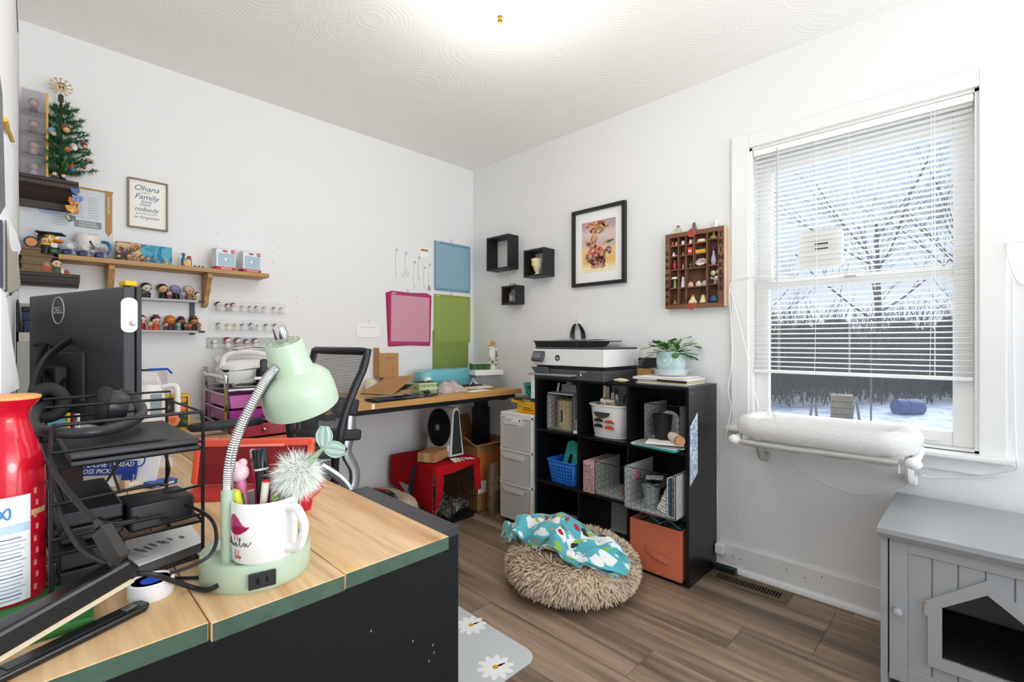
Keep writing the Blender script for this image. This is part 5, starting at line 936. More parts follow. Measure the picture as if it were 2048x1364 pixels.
# ================================================================ UNDER THE DESK
cr = thing('dog_crate', 'black wire dog crate under the desk', 'crate', (-.572, -.285, 0), 0)
cwx, cdy, chz = .32, .44, .365
m = MB()
for z in (.02, .13, .25, chz): m.tube([(-cwx/2, -cdy/2, z), (cwx/2, -cdy/2, z), (cwx/2, cdy/2, z), (-cwx/2, cdy/2, z)], .0025, 5, closed=True)
m.build('frame_wire', BLACKM, cr); wv = None
for (a, b, n_) in (((-cwx/2, -cdy/2), (cwx/2, -cdy/2), 13), ((-cwx/2, -cdy/2), (-cwx/2, cdy/2), 17), ((cwx/2, -cdy/2), (cwx/2, cdy/2), 17), ((-cwx/2, cdy/2), (cwx/2, cdy/2), 13)):
    for i in range(n_):
        x, y = a[0]+(b[0]-a[0])*i/(n_-1), a[1]+(b[1]-a[1])*i/(n_-1)
        if wv is None: wv = MB().tube([(0, 0, .02), (0, 0, chz)], .0018, 5).build('wire_bar', BLACKM, cr); wv.location = (x, y, 0)
        else: dupo(wv, cr, (x, y, 0))
MB().bx(-cwx/2+.005, cwx/2-.005, -cdy/2+.005, cdy/2-.005, 0, .02).build('floor_pan', BLACK, cr)
o = thing('crate_bedding', 'grey patterned blanket lying inside the dog crate', 'blanket', (-.572, -.285, .021), 0); m = MB(); m.sheet(lambda u, v: ((u-.5)*.28, (v-.5)*.38, .05+.03*math.sin(u*9+v*7)+.02*math.sin(v*17)), 20, 20, .03); m.build('bedding', blot_mat('crate_print', ['4a4a44', '6b6a60', '8f8d80', '3a3b40'], 18), o, True)
cv = thing('crate_cover', 'red cover with grey and white trim draped over the dog crate', 'cover', (-.572, -.285, 0), 0)
RD = mat('red_fabric', 'b3141c', .85, spec=.15, bump=.2, bscale=80); gx, gy = cwx/2+.012, cdy/2+.012
m = MB(); m.sheet(lambda u, v: ((u-.5)*2*gx, (v-.5)*2*gy, chz+.008+.006*math.sin(u*8)*math.sin(v*9)), 14, 14, .004); m.build('top_cloth', RD, cv, True)
m = MB(); m.sheet(lambda u, v: (-gx-.006-.012*math.sin(v*3+u*6)*v, -gy+2*gy*u, chz+.01-v*(.24+.06*math.sin(u*2.2+2.2))), 20, 12, .004); m.build('side_flap', RD, cv, True)
m = MB(); m.sheet(lambda u, v: (-gx+.055*u+.004, -gy-.006-.01*math.sin(v*4), chz+.01-v*(.28-.09*u)), 5, 12, .004); m.build('corner_flap', RD, cv, True)
m = MB(); m.sheet(lambda u, v: (-gx+2*gx*u, -gy-.004, chz+.01-v*(.045+.012*math.sin(u*5))), 20, 3, .004); m.build('valance', RD, cv, True)
m = MB(); m.sheet(lambda u, v: (gx-.03+.05*u, -gy+.02+.006*math.sin(v*5)-.02, chz+.008-v*.2), 4, 10, .004); m.build('right_flap', RD, cv, True)
dgy = mat('charcoal_band', '2e3140', .85)
MB().sheet(lambda u, v: (-gx-.014-.014*math.sin(v*3+u*6)*v, -gy+.16+.05*v+.04*u, chz-.01-v*.22), 3, 8, .002).build('band', dgy, cv, True); MB().box((-.02, -.12, chz+.0125), (.2, .03, .003)).build('band', dgy, cv); MB().box((-.08, -.05, chz+.0125), (.03, .15, .003), (0, 0, .2)).build('band', dgy, cv)
for i in range(6): MB().box((.0+.026*i, -gy+.03-.004*i, chz+.016-.004*max(0, i-3)), (.024, .05, .003), (.3, .1*i, .3*i)).build('trim_patch', pap('e8dfd6'), cv)
MB().sheet(lambda u, v: (-gx-.02, -.0+.12*u*(1-v), chz-.14-.08*v), 3, 4, .002).build('grey_patch', pap('a9a9a8'), cv)
# box fan
fn = thing('box_fan', 'white table fan with round black grille on the dog crate', 'fan', (-.5, -.3, chz+.021), .0)
FNW = plas('d9d8d5', .35); M_ = Matrix(((1, 0, 0, 0), (0, 0, 1, 0), (0, 1, 0, 0), (0, 0, 0, 1)))
hf, wf = .31, .245
m = MB(); pf = [(-.055, 0), (.06, 0), (.02, hf-.02), (.012, hf-.005), (-.002, hf), (-.02, hf-.005), (-.032, hf-.03)]
m.prism(pf, -wf/2, wf/2, M_); m.build('housing', FNW, fn, True)
MB().prism([(x*.72+.003, z*.9+.012) for x, z in pf], -wf/2-.0015, -wf/2+.001, M_).build('side_inset', mat('dark_inset', '2c2f30', .6), fn)
FT = Matrix.Translation((-.0455, 0, hf*.56)) @ Matrix.Rotation(-PI/2+.075, 4, 'Y')
MB().lathe([(0, .004), (.118, .004), (.122, .001)], 36, FT).build('grille_back', matte('0e0f10'), fn, True)
m = MB()
for k in range(36): a = 2*PI*k/36; m.tube([FT @ Vector((.02*math.cos(a), .02*math.sin(a), .012)), FT @ Vector((.117*math.cos(a), .117*math.sin(a), .008))], .0013, 4)
for rr in (.02, .045, .07, .095, .118): m.tube([FT @ Vector((rr*math.cos(2*PI*k/32), rr*math.sin(2*PI*k/32), .011)) for k in range(32)], .0015, 4, closed=True)
m.build('grille_wire', BLACKM, fn); MB().lathe([(0, .018), (.02, .014), (.02, .008)], 16, FT).build('hub_cap', GREY, fn, True); MB().box((-.053, -wf/2+.02, .055), (.012, .012, .035)).build('switch', WHITE, fn, bevel=.003)
o = thing('small_carton', 'small closed brown carton on the red crate cover', 'box', (-.655, -.385, chz+.021), .45); MB().bx(-.085, .085, -.06, .06, 0, .055).build('carton', CARD, o, bevel=.001); MB().bx(-.086, -.0845, -.02, .02, 0, .055).build('tape', mat('tape', 'c9a878', .3), o)
bb_ = thing('moving_box', 'open tall brown cardboard box behind the drawer tower', 'box', (-.2, -.27, 0), 0); CB = mat('cardboard2', 'a5794a', .85, spec=.2, mott=.08)
m = MB(); boxof(m, .32, .4, .44, .005); m.build('carton', CB, bb_)
for (c, d_, rt) in (((0, .24, .5), (.31, .004, .16), (-.45, 0, 0)), ((-.205, -.0, .46), (.004, .38, .14), (0, -.9, 0)), ((.0, -.24, .44), (.31, .004, .12), (1.2, 0, 0))): MB().box(c, d_, rt).build('flap', CB, bb_)
MB().bx(-.161, .161, -.2012, -.1995, .12, .38).build('printed_side', mat('orange_print', 'c0702a', .7, mott=.1), bb_); MB().bx(-.16, -.04, -.2018, -.2008, .12, .2).build('paper_label', PAPER, bb_)
o = thing('paper_bag', 'brown printed paper sack standing beside the drawer tower', 'bag', (-.3, -.56, 0), .1); MB().lathe([(0, 0), (.05, 0), (.052, .1), (.05, .2), (.046, .3), (.03, .33), (0, .335)], 16, sx=1.1, sy=.7, power=.7).build('sack', mat('sack_kraft', '6a5640', .6, mott=.3, mscale=18, bump=.5, bscale=30), o, True); MB().bx(-.03, .03, -.0395, -.0375, .16, .25).build('label', pap('9a8468'), o); MB().tube([(.015*math.cos(2*PI*k/16), -.0405, .215+.015*math.sin(2*PI*k/16)) for k in range(16)], .002, 5, closed=True).build('ring_print', matte('4a3a28'), o)
# cream dog bed with red and green pillow
o = thing('dog_bed', 'cream fleece dog bed on the floor left of the crate', 'pet bed', (-1.045, -.275, 0), .0); CF = mat('cream_fleece', 'd3c0a4', .95, bump=.4, bscale=120)
m = MB(); pth = rrect(.42, .33, .12, 6); m.tube([(x, y, .125) for x, y in pth], .078, 12, closed=True); m.build('bolster', CF, o, True); MB().lathe([(0, 0), (.22, 0), (.23, .05), (0, .07)], 24, sy=.8).build('base', CF, o, True)
o = thing('holiday_cushion', 'round cushion in dark green, red and gold on the dog bed', 'cushion', (-1.03, -.315, .15), 0); MB().ball((0, 0, .035), (.15, .13, .075), 24, 14).build('cushion', blot_mat('holiday', ['c3191f', 'c3191f', '1a211c', '1d2a22', '6f9a80'], 9, .75, .8), o, True); MB().ball((-.06, -.09, .075), (.02, .016, .014), 10, 7).build('gold_button', GOLD, o, True)
# ================================================================ COLOURED DRAWER CART
ct = thing('drawer_cart', 'chrome cart with pink, magenta, red and orange drawers', 'cart', (-1.645, -.235, 0), 0); w, d, hc = .31, .36, .952
for s in (-1, 1):
    x = s*(w/2)
    MB().tube(bez([(x, -d/2, .05), (x, -d/2, .5), (x, -d/2, hc-.03), (x, -d/2+.03, hc), (x, d/2-.03, hc), (x, d/2, hc-.03), (x, d/2, .05)], 4), .0095, 8).build('side_frame', CHROME, ct, True)
    for y in (-d/2, d/2): MB().lathe([(0, -.01), (.022, -.01), (.022, .01), (0, .01)], 14, TR((x, y, .023), (0, PI/2, 0))).build('caster', BLACK, ct, True)
MB().tube([(-w/2, -d/2, .895), (w/2, -d/2, .895)], .006, 8).build('cross_bar', CHROME, ct, True); MB().tube([(-w/2, d/2, .895), (w/2, d/2, .895)], .006, 8).build('cross_bar', CHROME, ct, True)
MB().bx(-w/2+.008, w/2-.008, -d/2, d/2, .893, .899).build('top_tray', mat('tray_black', '1f2022', .3), ct, bevel=.002)
cols = ['c85aa6', 'a51a8a', 'b0122a', 'd8641c', 'e0a020', '8fb030', '3a9a50', '2a8aa0']
for k, c in enumerate(cols):
    z1 = .872-.0685*k; z0 = z1-.058; dm_ = mat('drawer_'+c, c, .25, coat=.2)
    q = MB(); q.prism([(-w/2+.012, z1), (w/2-.012, z1), (w/2-.018, z0), (-w/2+.018, z0)], d/2-.012, d/2+.004, TR((0, 0, 0), (PI/2, 0, 0))); q.bx(-w/2+.014, -w/2+.017, -d/2+.01, d/2-.01, z0, z1); q.bx(w/2-.017, w/2-.014, -d/2+.01, d/2-.01, z0, z1); q.bx(-w/2+.016, w/2-.016, d/2-.013, d/2-.01, z0, z1); q.bx(-w/2+.016, w/2-.016, -d/2+.012, d/2-.012, z0, z0+.003)
    dr_ = q.build('drawer', dm_, ct, bevel=.0015); MB().ball((0, -d/2-.013, (z0+z1)/2), .0095, 12, 8).build('knob', CHROME, dr_, True)
    MB().tube([(-w/2, -d/2, z1+.004), (-w/2, d/2, z1+.004)], .003, 6).build('runner', CHROME, ct)
    MB().tube([(w/2, -d/2, z1+.004), (w/2, d/2, z1+.004)], .003, 6).build('runner', CHROME, ct)
# on the cart
o = thing('heat_press', 'white rounded craft press machine on the drawer cart', 'machine', (-1.64, -.17, .8995), -.1)
MB().lathe([(0, 0), (.08, 0), (.1, .015), (.105, .07), (.1, .1), (.07, .125), (0, .132)], 32, sx=1.35, sy=.95, power=.7).build('body', plas('ecebe8', .35), o, True); MB().tube(bez([(-.12, -.04, .09), (-.1, -.05, .15), (.0, -.05, .165), (.1, -.04, .14)], 6), .017, 10, flat=.6).build('handle', plas('f0efec', .35), o, True)
MB().tube(bez([(-.13, -.06, .085), (-.08, -.09, .075), (.02, -.098, .085), (.12, -.08, .09)], 5), .0022, 5).build('seam', matte('5a5c5c'), o); MB().ball((-.1, -.075, .075), (.022, .012, .008), 12, 8).build('dark_vent', matte('27312f'), o, True)
o = thing('white_folded_papers', 'folded white paper sheets on the white craft machine', 'paper', (-1.63, -.17, 1.066), .1); m = MB(); m.sheet(lambda u, v: ((u-.5)*.17, (v-.5)*.12, .004+.012*math.sin(PI*u)+.004*math.sin(v*9)), 12, 6, .003); m.sheet(lambda u, v: ((u-.5)*.15, (v-.5)*.11, .014+.012*math.sin(PI*u)), 12, 6, .002); m.build('sheets', PAPER, o, True)
o = thing('strap_pouch', 'black velcro pouch with upright grey strap on the cart', 'pouch', (-1.60, -.345, .8995), 0); MB().box((.0, .01, .045), (.1, .05, .085)).build('pouch', mat('black_cloth', '16171a', .8), o, bevel=.012); MB().prism(rrect(.034, .13, .012), 0, .006, TR((-.028, -.018, .068), (PI/2-.05, 0, .05))).build('strap', mat('dark_strap', '2e2e33', .7), o, bevel=.002); MB().prism(rrect(.026, .05, .012), 0, .002, TR((-.028, -.0255, .1), (PI/2-.05, 0, .05))).build('strap_tab', mat('strap_grey', '4d4c52', .7), o)
o = tag(MB().tube(bez([(-1.66, -.37, .94), (-1.7, -.38, .935), (-1.76, -.36, .915), (-1.72, -.34, .905), (-1.6, -.4, .906), (-1.55, -.40, .908)], 8), .0025, 6).build('charger_cable', plas('d8d6d2'), None, True), 'thin pale charging cord coiled on the cart top', 'cord')
o = tag(MB().box((-1.655, -.37, .942), (.035, .014, .014)).build('white_plug', WHITE, bevel=.003), 'white plug lying by the black pouch on the cart', 'plug')
p = onY(434, 713, -.003); o = thing('wall_sticker', 'crumpled white paper scrap hanging on the wall above the cart', 'paper', (p.x, 0, p.z-.012), 0); MB().add([(-.014, -.006, 0), (0, -.014, -.03), (.015, -.006, -.004), (.004, -.004, .026), (0, -.012, .004)], [(0, 1, 4), (1, 2, 4), (2, 3, 4), (3, 0, 4)]).build('scrap', PAPER, o)
# ================================================================ OFFICE CHAIR
chs = thing('office_chair', 'black mesh office chair facing the plank desk', 'chair', (-.03, 0, 0)); CB_ = mat('chair_black', '222428', .5); CSV = mat('chair_silver', 'b9bbbf', .28, .7)
yc = -.952
def backp(s, t):   # s across (-1 near .. 1 far), t up 0..1
    z = .585+.495*t; x = -1.60-.035*math.sin(PI*min(1, t*1.15))*1.0+.12*max(0, t-.25)**1.2-.0*t
    hwid = .235*(.62+.38*min(1, (t/.35))) if t < .35 else .235
    return Vector((x+.035*s*s-.02, yc+s*hwid, z))
m = MB(); m.sheet(lambda u, v: backp(2*u-1, v), 20, 24, 0); m.build('mesh_back', net_mat('chair_net', '55585e', (64, 90, 1), (.34, .46)), chs, True)
pts = [backp(-1, t/14) for t in range(15)]+[backp(s/8-1, 1)+Vector((0, 0, .0)) for s in range(1, 17)]+[backp(1, 1-t/14) for t in range(1, 15)]+[backp(1-s/8, 0)+Vector((0, 0, -.012*math.sin(PI*s/16))) for s in range(1, 16)]
MB().tube(pts, .0145, 8, closed=True).build('back_frame', CB_, chs, True)
MB().tube(bez([(-1.455, yc, .88), (-1.45, yc, .82), (-1.455, yc, .74), (-1.47, yc, .66), (-1.435, yc, .58), (-1.45, yc, .5), (-1.55, yc, .44), (-1.72, yc, .43)], 6), .03, 10, flat=.7).build('spine', CSV, chs, True)
MB().box((-1.475, yc, .85), (.09, .07, .07), (0, .2, 0)).build('upper_bracket', CB_, chs, bevel=.01); MB().box((-1.475, yc, .735), (.11, .08, .045), (0, .1, 0)).build('lumbar_knob', CB_, chs, bevel=.01)
MB().tube([backp(-1, .31)+Vector((.01, 0, 0)), backp(0, .33)+Vector((.03, 0, 0)), backp(1, .31)+Vector((.01, 0, 0))], .012, 8).build('lumbar_bar', CB_, chs, True)
for s in (-1, 1):
    yy = yc+s*.285
    MB().tube(bez([(-1.68, yy, .44), (-1.60, yy+s*.02, .5), (-1.62, yy+s*.02, .62), (-1.7, yy, .70)], 6), .018, 8, flat=.6).build('arm_support', CSV, chs, True)
    zt_ = .775; q = MB(); q.lathe([(0, -.016), (.9, -.016), (1, 0), (.92, .012), (0, .016)], 20, TR((-1.83 if s > 0 else -1.70, yy, zt_-.03 if s < 0 else zt_+.012), (0, 0, 0), (.14 if s > 0 else .09, .042, 1)), power=.75); q.build('arm_pad', CB_, chs, True)
MB().lathe([(0, -.035), (.9, -.035), (1, -.01), (.95, .03), (0, .035)], 28, TR((-1.83, yc, .47), (0, 0, 0), (.24, .25, 1)), power=.7).build('seat', mat('chair_seat', '1e2023', .85, bump=.3, bscale=200), chs, True)
MB().tube([(-1.83, yc, .43), (-1.83, yc, .1)], .026, 12).build('gas_column', BLACKM, chs, True)
for k in range(5):
    a = 2*PI*k/5+.3; e_ = Vector((-1.83+.28*math.cos(a), yc+.28*math.sin(a), .065)); MB().tube([(-1.83, yc, .1), e_], [.028, .018], 8).build('base_arm', CB_, chs, True); MB().ball(e_+Vector((0, 0, -.035)), (.028, .028, .0298), 12, 8).build('caster', BLACK, chs, True)
# ================================================================ BACK WALL: SHELVES AND WHAT IS ON THEM
PINE = wood_mat('pine_shelf', 'c79c62', 'a97f48', 'X', 1.5, .5); DKW = wood_mat('espresso_wood', '3d2d24', '241a15', 'X', 1.5, .55)
SZ = 1.472
ws = thing('pine_shelf', 'long light pine wall shelf with curved brackets', 'shelf', (-1.9325, 0, SZ)); wl_ = .4025
MB().prism([(-wl_, 0), (wl_, 0), (wl_, -.143), (wl_-.012, -.152), (-wl_, -.152)], -.02, 0).build('board', PINE, ws, bevel=.002)
for x in (-1.795, -2.165):
    pf = [(0, -.02), (-.125, -.02), (-.128, -.04), (-.105, -.06), (-.085, -.1), (-.06, -.13), (-.045, -.165), (-.03, -.18), (0, -.185)]
    MB().prism(pf, -.011, .011, Matrix(((0, 0, 1, x+1.9325), (1, 0, 0, 0), (0, 1, 0, 0), (0, 0, 0, 1)))).build('bracket', PINE, ws, bevel=.002)
def sx(px, py=520, Y=-.09): return onY(px, py, Y).x
def ledge(label, z, x1, d, prof):
    t = thing('dark_ledge', label, 'shelf', (XL, 0, z), 0, 'dark wooden corner ledges'); L_ = x1-XL
    MB().prism(prof, 0, L_, Matrix(((0, 0, 1, 0), (1, 0, 0, 0), (0, 1, 0, 0), (0, 0, 0, 1)))).build('moulding', DKW, t); MB().bx(0, L_, -d, 0, -.014, 0).build('top_board', DKW, t, bevel=.002)
    return t
UZ, LZ = 1.783, 1.395
ledge('upper dark wooden ledge in the corner holding the small tree', UZ, -2.272, .125, [(0, -.014), (-.112, -.014), (-.11, -.03), (-.085, -.042), (-.04, -.085), (-.038, -.11), (0, -.11)])
ledge('lower dark wooden ledge in the corner holding the brown chest', LZ, -2.268, .125, [(0, -.014), (-.112, -.014), (-.112, -.024), (-.095, -.03), (-.05, -.04), (-.048, -.048), (0, -.048)])
# toy figurines: plain big-headed toys in the colours of the photograph
SKN = 'e2b394'
def fig(name, lab, x, Y, z, h, body, hair, skin=SKN, hat=None, group=None, wide=1.0, rz=.35):
    t = thing(name, lab, 'figurine', (x, Y, z), rz, group); r = h*.27
    MB().lathe([(0, 0), (r*.85*wide, 0), (r*.8*wide, h*.12), (r*.55*wide, h*.36), (r*.4, h*.46), (0, h*.5)], 14).build('body', mat('tb'+body, body, .5), t, True)
    MB().ball((0, 0, h*.68), (r*1.06, r, h*.28), 16, 10).build('head', mat('ts'+skin, skin, .5), t, True)
    hb_ = MB(); hb_.ball((0, r*.16, h*.74), (r*1.14, r*1.02, h*.27), 16, 10); hb_.build('hair', mat('th'+hair, hair, .55), t, True)
    for s in (-1, 1): MB().ball((s*r*.42, -r*.93, h*.62), (r*.13, r*.1, r*.19), 8, 6).build('eye', matte('1d1a1a'), t, True)
    for s in (-1, 1): MB().tube([(s*r*.5*wide, 0, h*.4), (s*r*.78*wide, -r*.25, h*.22)], r*.2, 6).build('arm', mat('tb'+body, body, .5), t, True)
    if hat: MB().lathe([(0, h*.9), (r*1.25, h*.9), (r*1.2, h*.94), (r*.7, h*.95), (r*.62, h*1.1), (0, h*1.12)], 16).build('hat', mat('tt_'+hat, hat, .5), t, True)
    return t
# ---- upper ledge: four stacked display cases, mini tree, lying figurines
cx_ = -2.405
for k in range(4):
    o = thing('display_case', ['lowest smoky clear display case with lilac figure', 'second smoky clear display case from the bottom with dark-haired figure', 'third smoky clear display case from the bottom with brown figure', 'topmost smoky clear display case with dark cloaked figure'][k], 'case', (cx_, -.075, UZ+.086*k), 0, 'stacked clear display cases'); s_ = .0355
    m = MB(); m.bx(-s_, s_, -s_, s_, 0, .004); m.bx(-s_, s_, -s_, s_, .081, .085); m.bx(-s_, -s_+.0015, -s_, s_, .004, .081); m.bx(-s_, s_, -s_, -s_+.0015, .004, .081); m.bx(-s_, s_, s_-.0015, s_, .004, .081); m.build('case', clear_mat('smoky_case', 'aaa6ae', .2, .1), o)
    MB().bx(s_, s_+.006, -s_, s_, 0, .0855).build('yellow_back', plas('e0a92a'), o)
    b_, h_ = [('bfa8d8', 'a88fd0'), ('c8b4b0', '2c2a30'), ('7a4a3a', '4a2c20'), ('3a3432', '2c2826')][k]
    f_ = MB(); f_.lathe([(0, .005), (.014, .005), (.01, .028), (0, .034)], 12); f_.build('figure_body', mat('tb'+b_, b_, .6), o, True); MB().ball((0, 0, .044), .014, 12, 8).build('figure_head', mat('tsd8b09a', 'd8b09a', .6), o, True); MB().ball((0, .003, .048), (.0155, .014, .0135), 12, 8).build('figure_hair', mat('th'+h_, h_, .6), o, True)
tr_ = thing('mini_tree', 'small artificial Christmas tree on the upper dark ledge', 'tree', (-2.325, -.075, UZ), 0)
MB().lathe([(0, 0), (.022, 0), (.02, .012), (.006, .016), (.005, .33), (0, .335)], 10).build('trunk', matte('4a3a28'), tr_, True)
rd = random.Random(9); m = MB(); bm_ = MB(); tips = []
for lv in range(7):
    zb = .035+lv*.043; Lb = .112*(1-lv/10.5)+.014
    nb = 9-lv//2
    for k in range(nb):
        a = 2*PI*k/nb+lv*.5+rd.uniform(-.15, .15); L_ = Lb*rd.uniform(.75, 1.1)
        if math.cos(a) < -.2: L_ *= .62   # pressed against the display cases
        if math.sin(a) > .2: L_ = min(L_, .058/max(.35, math.sin(a)))
        p0 = Vector((0, 0, zb)); d_ = Vector((math.cos(a), math.sin(a), .35)); p1 = p0+d_*L_; bm_.tube([p0, p1], .0014, 4); tips.append(p1)
        for q in range(95):
            t = rd.uniform(.12, 1); c = p0.lerp(p1, t); e = (d_.normalized()*.45+Vector((rd.uniform(-1, 1), rd.uniform(-1, 1), rd.uniform(-1, 1)))).normalized()*rd.uniform(.014, .026)
            n_ = e.cross(Vector((.3, .5, 1))).normalized()*.0017; o_ = len(m.v); m.v += [tuple(c-n_), tuple(c+n_), tuple(c+e)]; m.f.append((o_, o_+1, o_+2))
            n_ = e.cross(n_).normalized()*.0017; o_ = len(m.v); m.v += [tuple(c-n_), tuple(c+n_), tuple(c+e)]; m.f.append((o_, o_+1, o_+2))
nd = m.build('needles', mat('needle_green', '3a6b45', .6, mott=.3, mscale=30), tr_); nd['kind'] = 'stuff'; bm_.build('branches', matte('3a4a2c'), tr_)
q_ = onY(104, 167, -.075); tp = thing('snowflake_topper', 'wooden snowflake tree topper with a dark letter', 'ornament', (-2.325, -.075, UZ+.335), 0)
MB().lathe([(.008, 0), (.009, .0), (.009, .025), (.006, .03)], 12).build('coil', mat('dark_coil', '4a4c46', .4, .6), tp, True)
WDP = mat('pale_ply', 'c2ab84', .7); zc = .063
MB().lathe([(0, -.002), (.019, -.002), (.019, .002), (0, .002)], 24, TR((0, 0, zc), (PI/2, 0, 0))).build('disc', WDP, tp)
for k in range(12):
    a = 2*PI*k/12; c_, s_ = math.cos(a), math.sin(a); b = MB(); b.tube([(.017*c_, 0, zc+.017*s_), (.036*c_, 0, zc+.036*s_)], .0022, 5)
    for g in (-.5, .5): b.tube([(.028*c_, 0, zc+.028*s_), (.028*c_+.01*math.cos(a+g), 0, zc+.028*s_+.01*math.sin(a+g))], .0018, 5)
    b.build('snowflake_arm', WDP, tp)
txt('H', .024, matte('2a2320'), tp, (.002, -.0026, zc-.003)); MB().tube([(.002+.013*math.cos(a), -.003, zc+.004+.011*math.sin(a)) for a in [R(30+12*k) for k in range(11)]], .0012, 5).build('arc_mark', matte('2a2320'), tp)
for i, (px, py, r_, c, c2, lab) in enumerate(((105, 262, .0115, '8fb0cc', 'c9b4a4', 'pale blue round ornament on the mini tree'), (130, 255, .013, '7a4a30', 'd8a878', 'brown round ornament on the mini tree'), (147, 293, .0105, 'c9c2bc', 'e6e0d8', 'grey-white round ornament on the mini tree'), (168, 290, .0095, '5a3c2a', 'c99a74', 'dark brown round ornament at the tree edge'), (133, 298, .009, 'e07a1c', 'c83a2a', 'orange and red ornament on the mini tree'), (145, 335, .01, 'c8402a', '3a8ac0', 'multi-coloured ornament low on the mini tree'), (166, 332, .008, '2f8a50', 'b81e2c', 'green and red ornament low on the mini tree'), (178, 322, .0075, 'c98a6a', '4a5a48', 'small peach and grey ornament at the tree edge'), (130, 328, .008, '7d8a3c', '6a7a34', 'olive leaf ornament low on the mini tree'))):
    q = onY(px, py, -.115); o = thing('tree_ornament', lab, 'ornament', q, .2, 'ornaments hanging on the mini tree'); r_ *= 1.3; MB().ball((0, 0, 0), r_, 12, 8).build('ball', mat('or'+c, c, .4), o, True); MB().ball((r_*.15, -r_*.35, -r_*.6), r_*.72, 10, 7).build('lower', mat('or'+c2, c2, .4), o, True); MB().tube([(0, 0, r_), (.001, .004, r_+.014)], .0005, 4).build('string', WHITE, o)
fig('lying_figurine', 'rosy figurine with dark green hat lying at the ledge front', -2.345, -.112, UZ, .03, '2f3a2c', '3a4030', 'e8c0a8', None, None, 1.5); fig('fox_figurine', 'small orange-haired figurine beside the lying one on the ledge', -2.318, -.113, UZ, .026, '2a2c38', 'c8743a', 'ecc8b0')
# hanging charms at the ledge end
pc_ = thing('hanging_charms', 'strip of colourful enamel-like badges hanging from the upper ledge end', 'charm', (-2.288, -.128, 1.668+.0), .2)
for k, (dx, dz, c, sc) in enumerate(((.006, .075, '2a5a9a', .014), (.012, .045, '3f78b8', .017), (.0, .03, 'b0501e', .018), (-.006, .0, 'c98a2a', .018), (.004, -.008, 'a8641e', .014), (-.01, -.04, '1d5a66', .016))):
    MB().prism([(-sc, sc*.8), (sc, sc*.8), (sc*.95, -sc*.3), (0, -sc*1.15), (-sc*.95, -sc*.3)], -.0015-.0008*k, .0015-.0008*k, TR((dx, 0, dz), (PI/2, .25*((k % 3)-1), 0))).build('badge', blot_mat('badge'+c, [c, c, 'd8a850'], 90, .4), pc_, bevel=.0008)
MB().tube([(.008, .004, .09), (.008, .004, .112)], .0008, 4).build('hook', BLACKM, pc_)
# poster on the wall behind
po_ = thing('parchment_poster', 'pale printed parchment poster with gold border behind the shelf', 'poster', (-2.295, 0, 1.63), 0)
x0, x1, z0, z1 = -.15, .145, -.15, .165
MB().bx(x0, x1, -.002, -.0005, z0, z1).build('sheet', mat('parchment', 'd3d8dc', .8, mott=.05, mscale=12), po_); MB().bx(x0, x1, -.0026, -.002, z1-.009, z1).build('gold_border', mat('gold_print', 'a8803c', .5), po_); MB().bx(x1-.028, x1-.004, -.004, -.002, -.02, z1).build('ribbon', mat('gold_print', 'a8803c', .5), po_)
MB().prism([(x1-.028, -.02), (x1-.004, -.02), (x1-.016, -.04)], .002, .004, TR((0, 0, 0), (PI/2, 0, 0))).build('ribbon_tip', mat('gold_print', 'a8803c', .5), po_); txt('DARING HAT', .013, plas('e8e2d4'), po_, (x1-.016, -.0045, .1), (PI/2, PI/2, 0))
MB().bx(.015, .105, -.0032, -.002, -.012, .018).build('grey_panel', matte('8f9194'), po_); txt('MAGICAL', .0135, plas('e6e6e6'), po_, (.06, -.0036, .009)); txt('CREATURES', .0125, plas('e6e6e6'), po_, (.06, -.0036, -.004))
lm = matte('8e9298')
for i in range(13):
    for (a, b) in ((-.06, .0), (.01, .05), (.055, .1)):
        z = .12-.011*i-(.06 if i > 8 and a > 0 else 0)
        if (.03 > z > -.02 and a > 0) or z < -.14: continue
        MB().bx(a+random.uniform(0, .006), b-random.uniform(0, .012), -.0024, -.002, z, z+.0018).build('text_line', lm, po_)
for i in range(5): MB().box((-.108, -.0026, .105-.012*i), (.045, .0012, .011), (0, .12, 0)).build('scarf_stripe', plas(['d8b850', '6a3a24'][i % 2], .8), po_)
MB().ball((-.062, -.0024, .04), (.035, .0005, .014), 16, 8).build('blue_wash', plas('a9bdd2', .8), po_)
# ohana sign
sg = thing('lettered_sign', 'small cream sign with hand-lettered family quote in a wood frame', 'sign', (-2.0235, 0, 1.762), 0); w, h = .152, .23
m = MB(); k = .006; m.bx(-w/2, w/2, -.018, 0, h/2-k, h/2); m.bx(-w/2, w/2, -.018, 0, -h/2, -h/2+k); m.bx(-w/2, -w/2+k, -.018, 0, -h/2+k, h/2-k); m.bx(w/2-k, w/2, -.018, 0, -h/2+k, h/2-k); m.build('frame', mat('sign_frame', '8a755f', .6), sg); MB().bx(-w/2+k, w/2-k, -.008, -.002, -h/2+k, h/2-k).build('panel', pap('efece6'), sg)
sb = matte('4f7386'); sg_ = matte('8fa0a4')
for s_, z, c, l_ in (('Ohana', .074, sb, .036), ('means', .054, sg_, .014), ('Family', .034, sb, .036), ('family', .012, sb, .018), ('means', -.002, sb, .016), ('nobody', -.024, sb, .03), ('gets left behind', -.044, sg_, .013), ('or forgotten', -.062, sb, .019)): txt(s_, l_, c, sg, (-.006 if s_ != 'means' else -.012, -.0085, z), shear=.3)
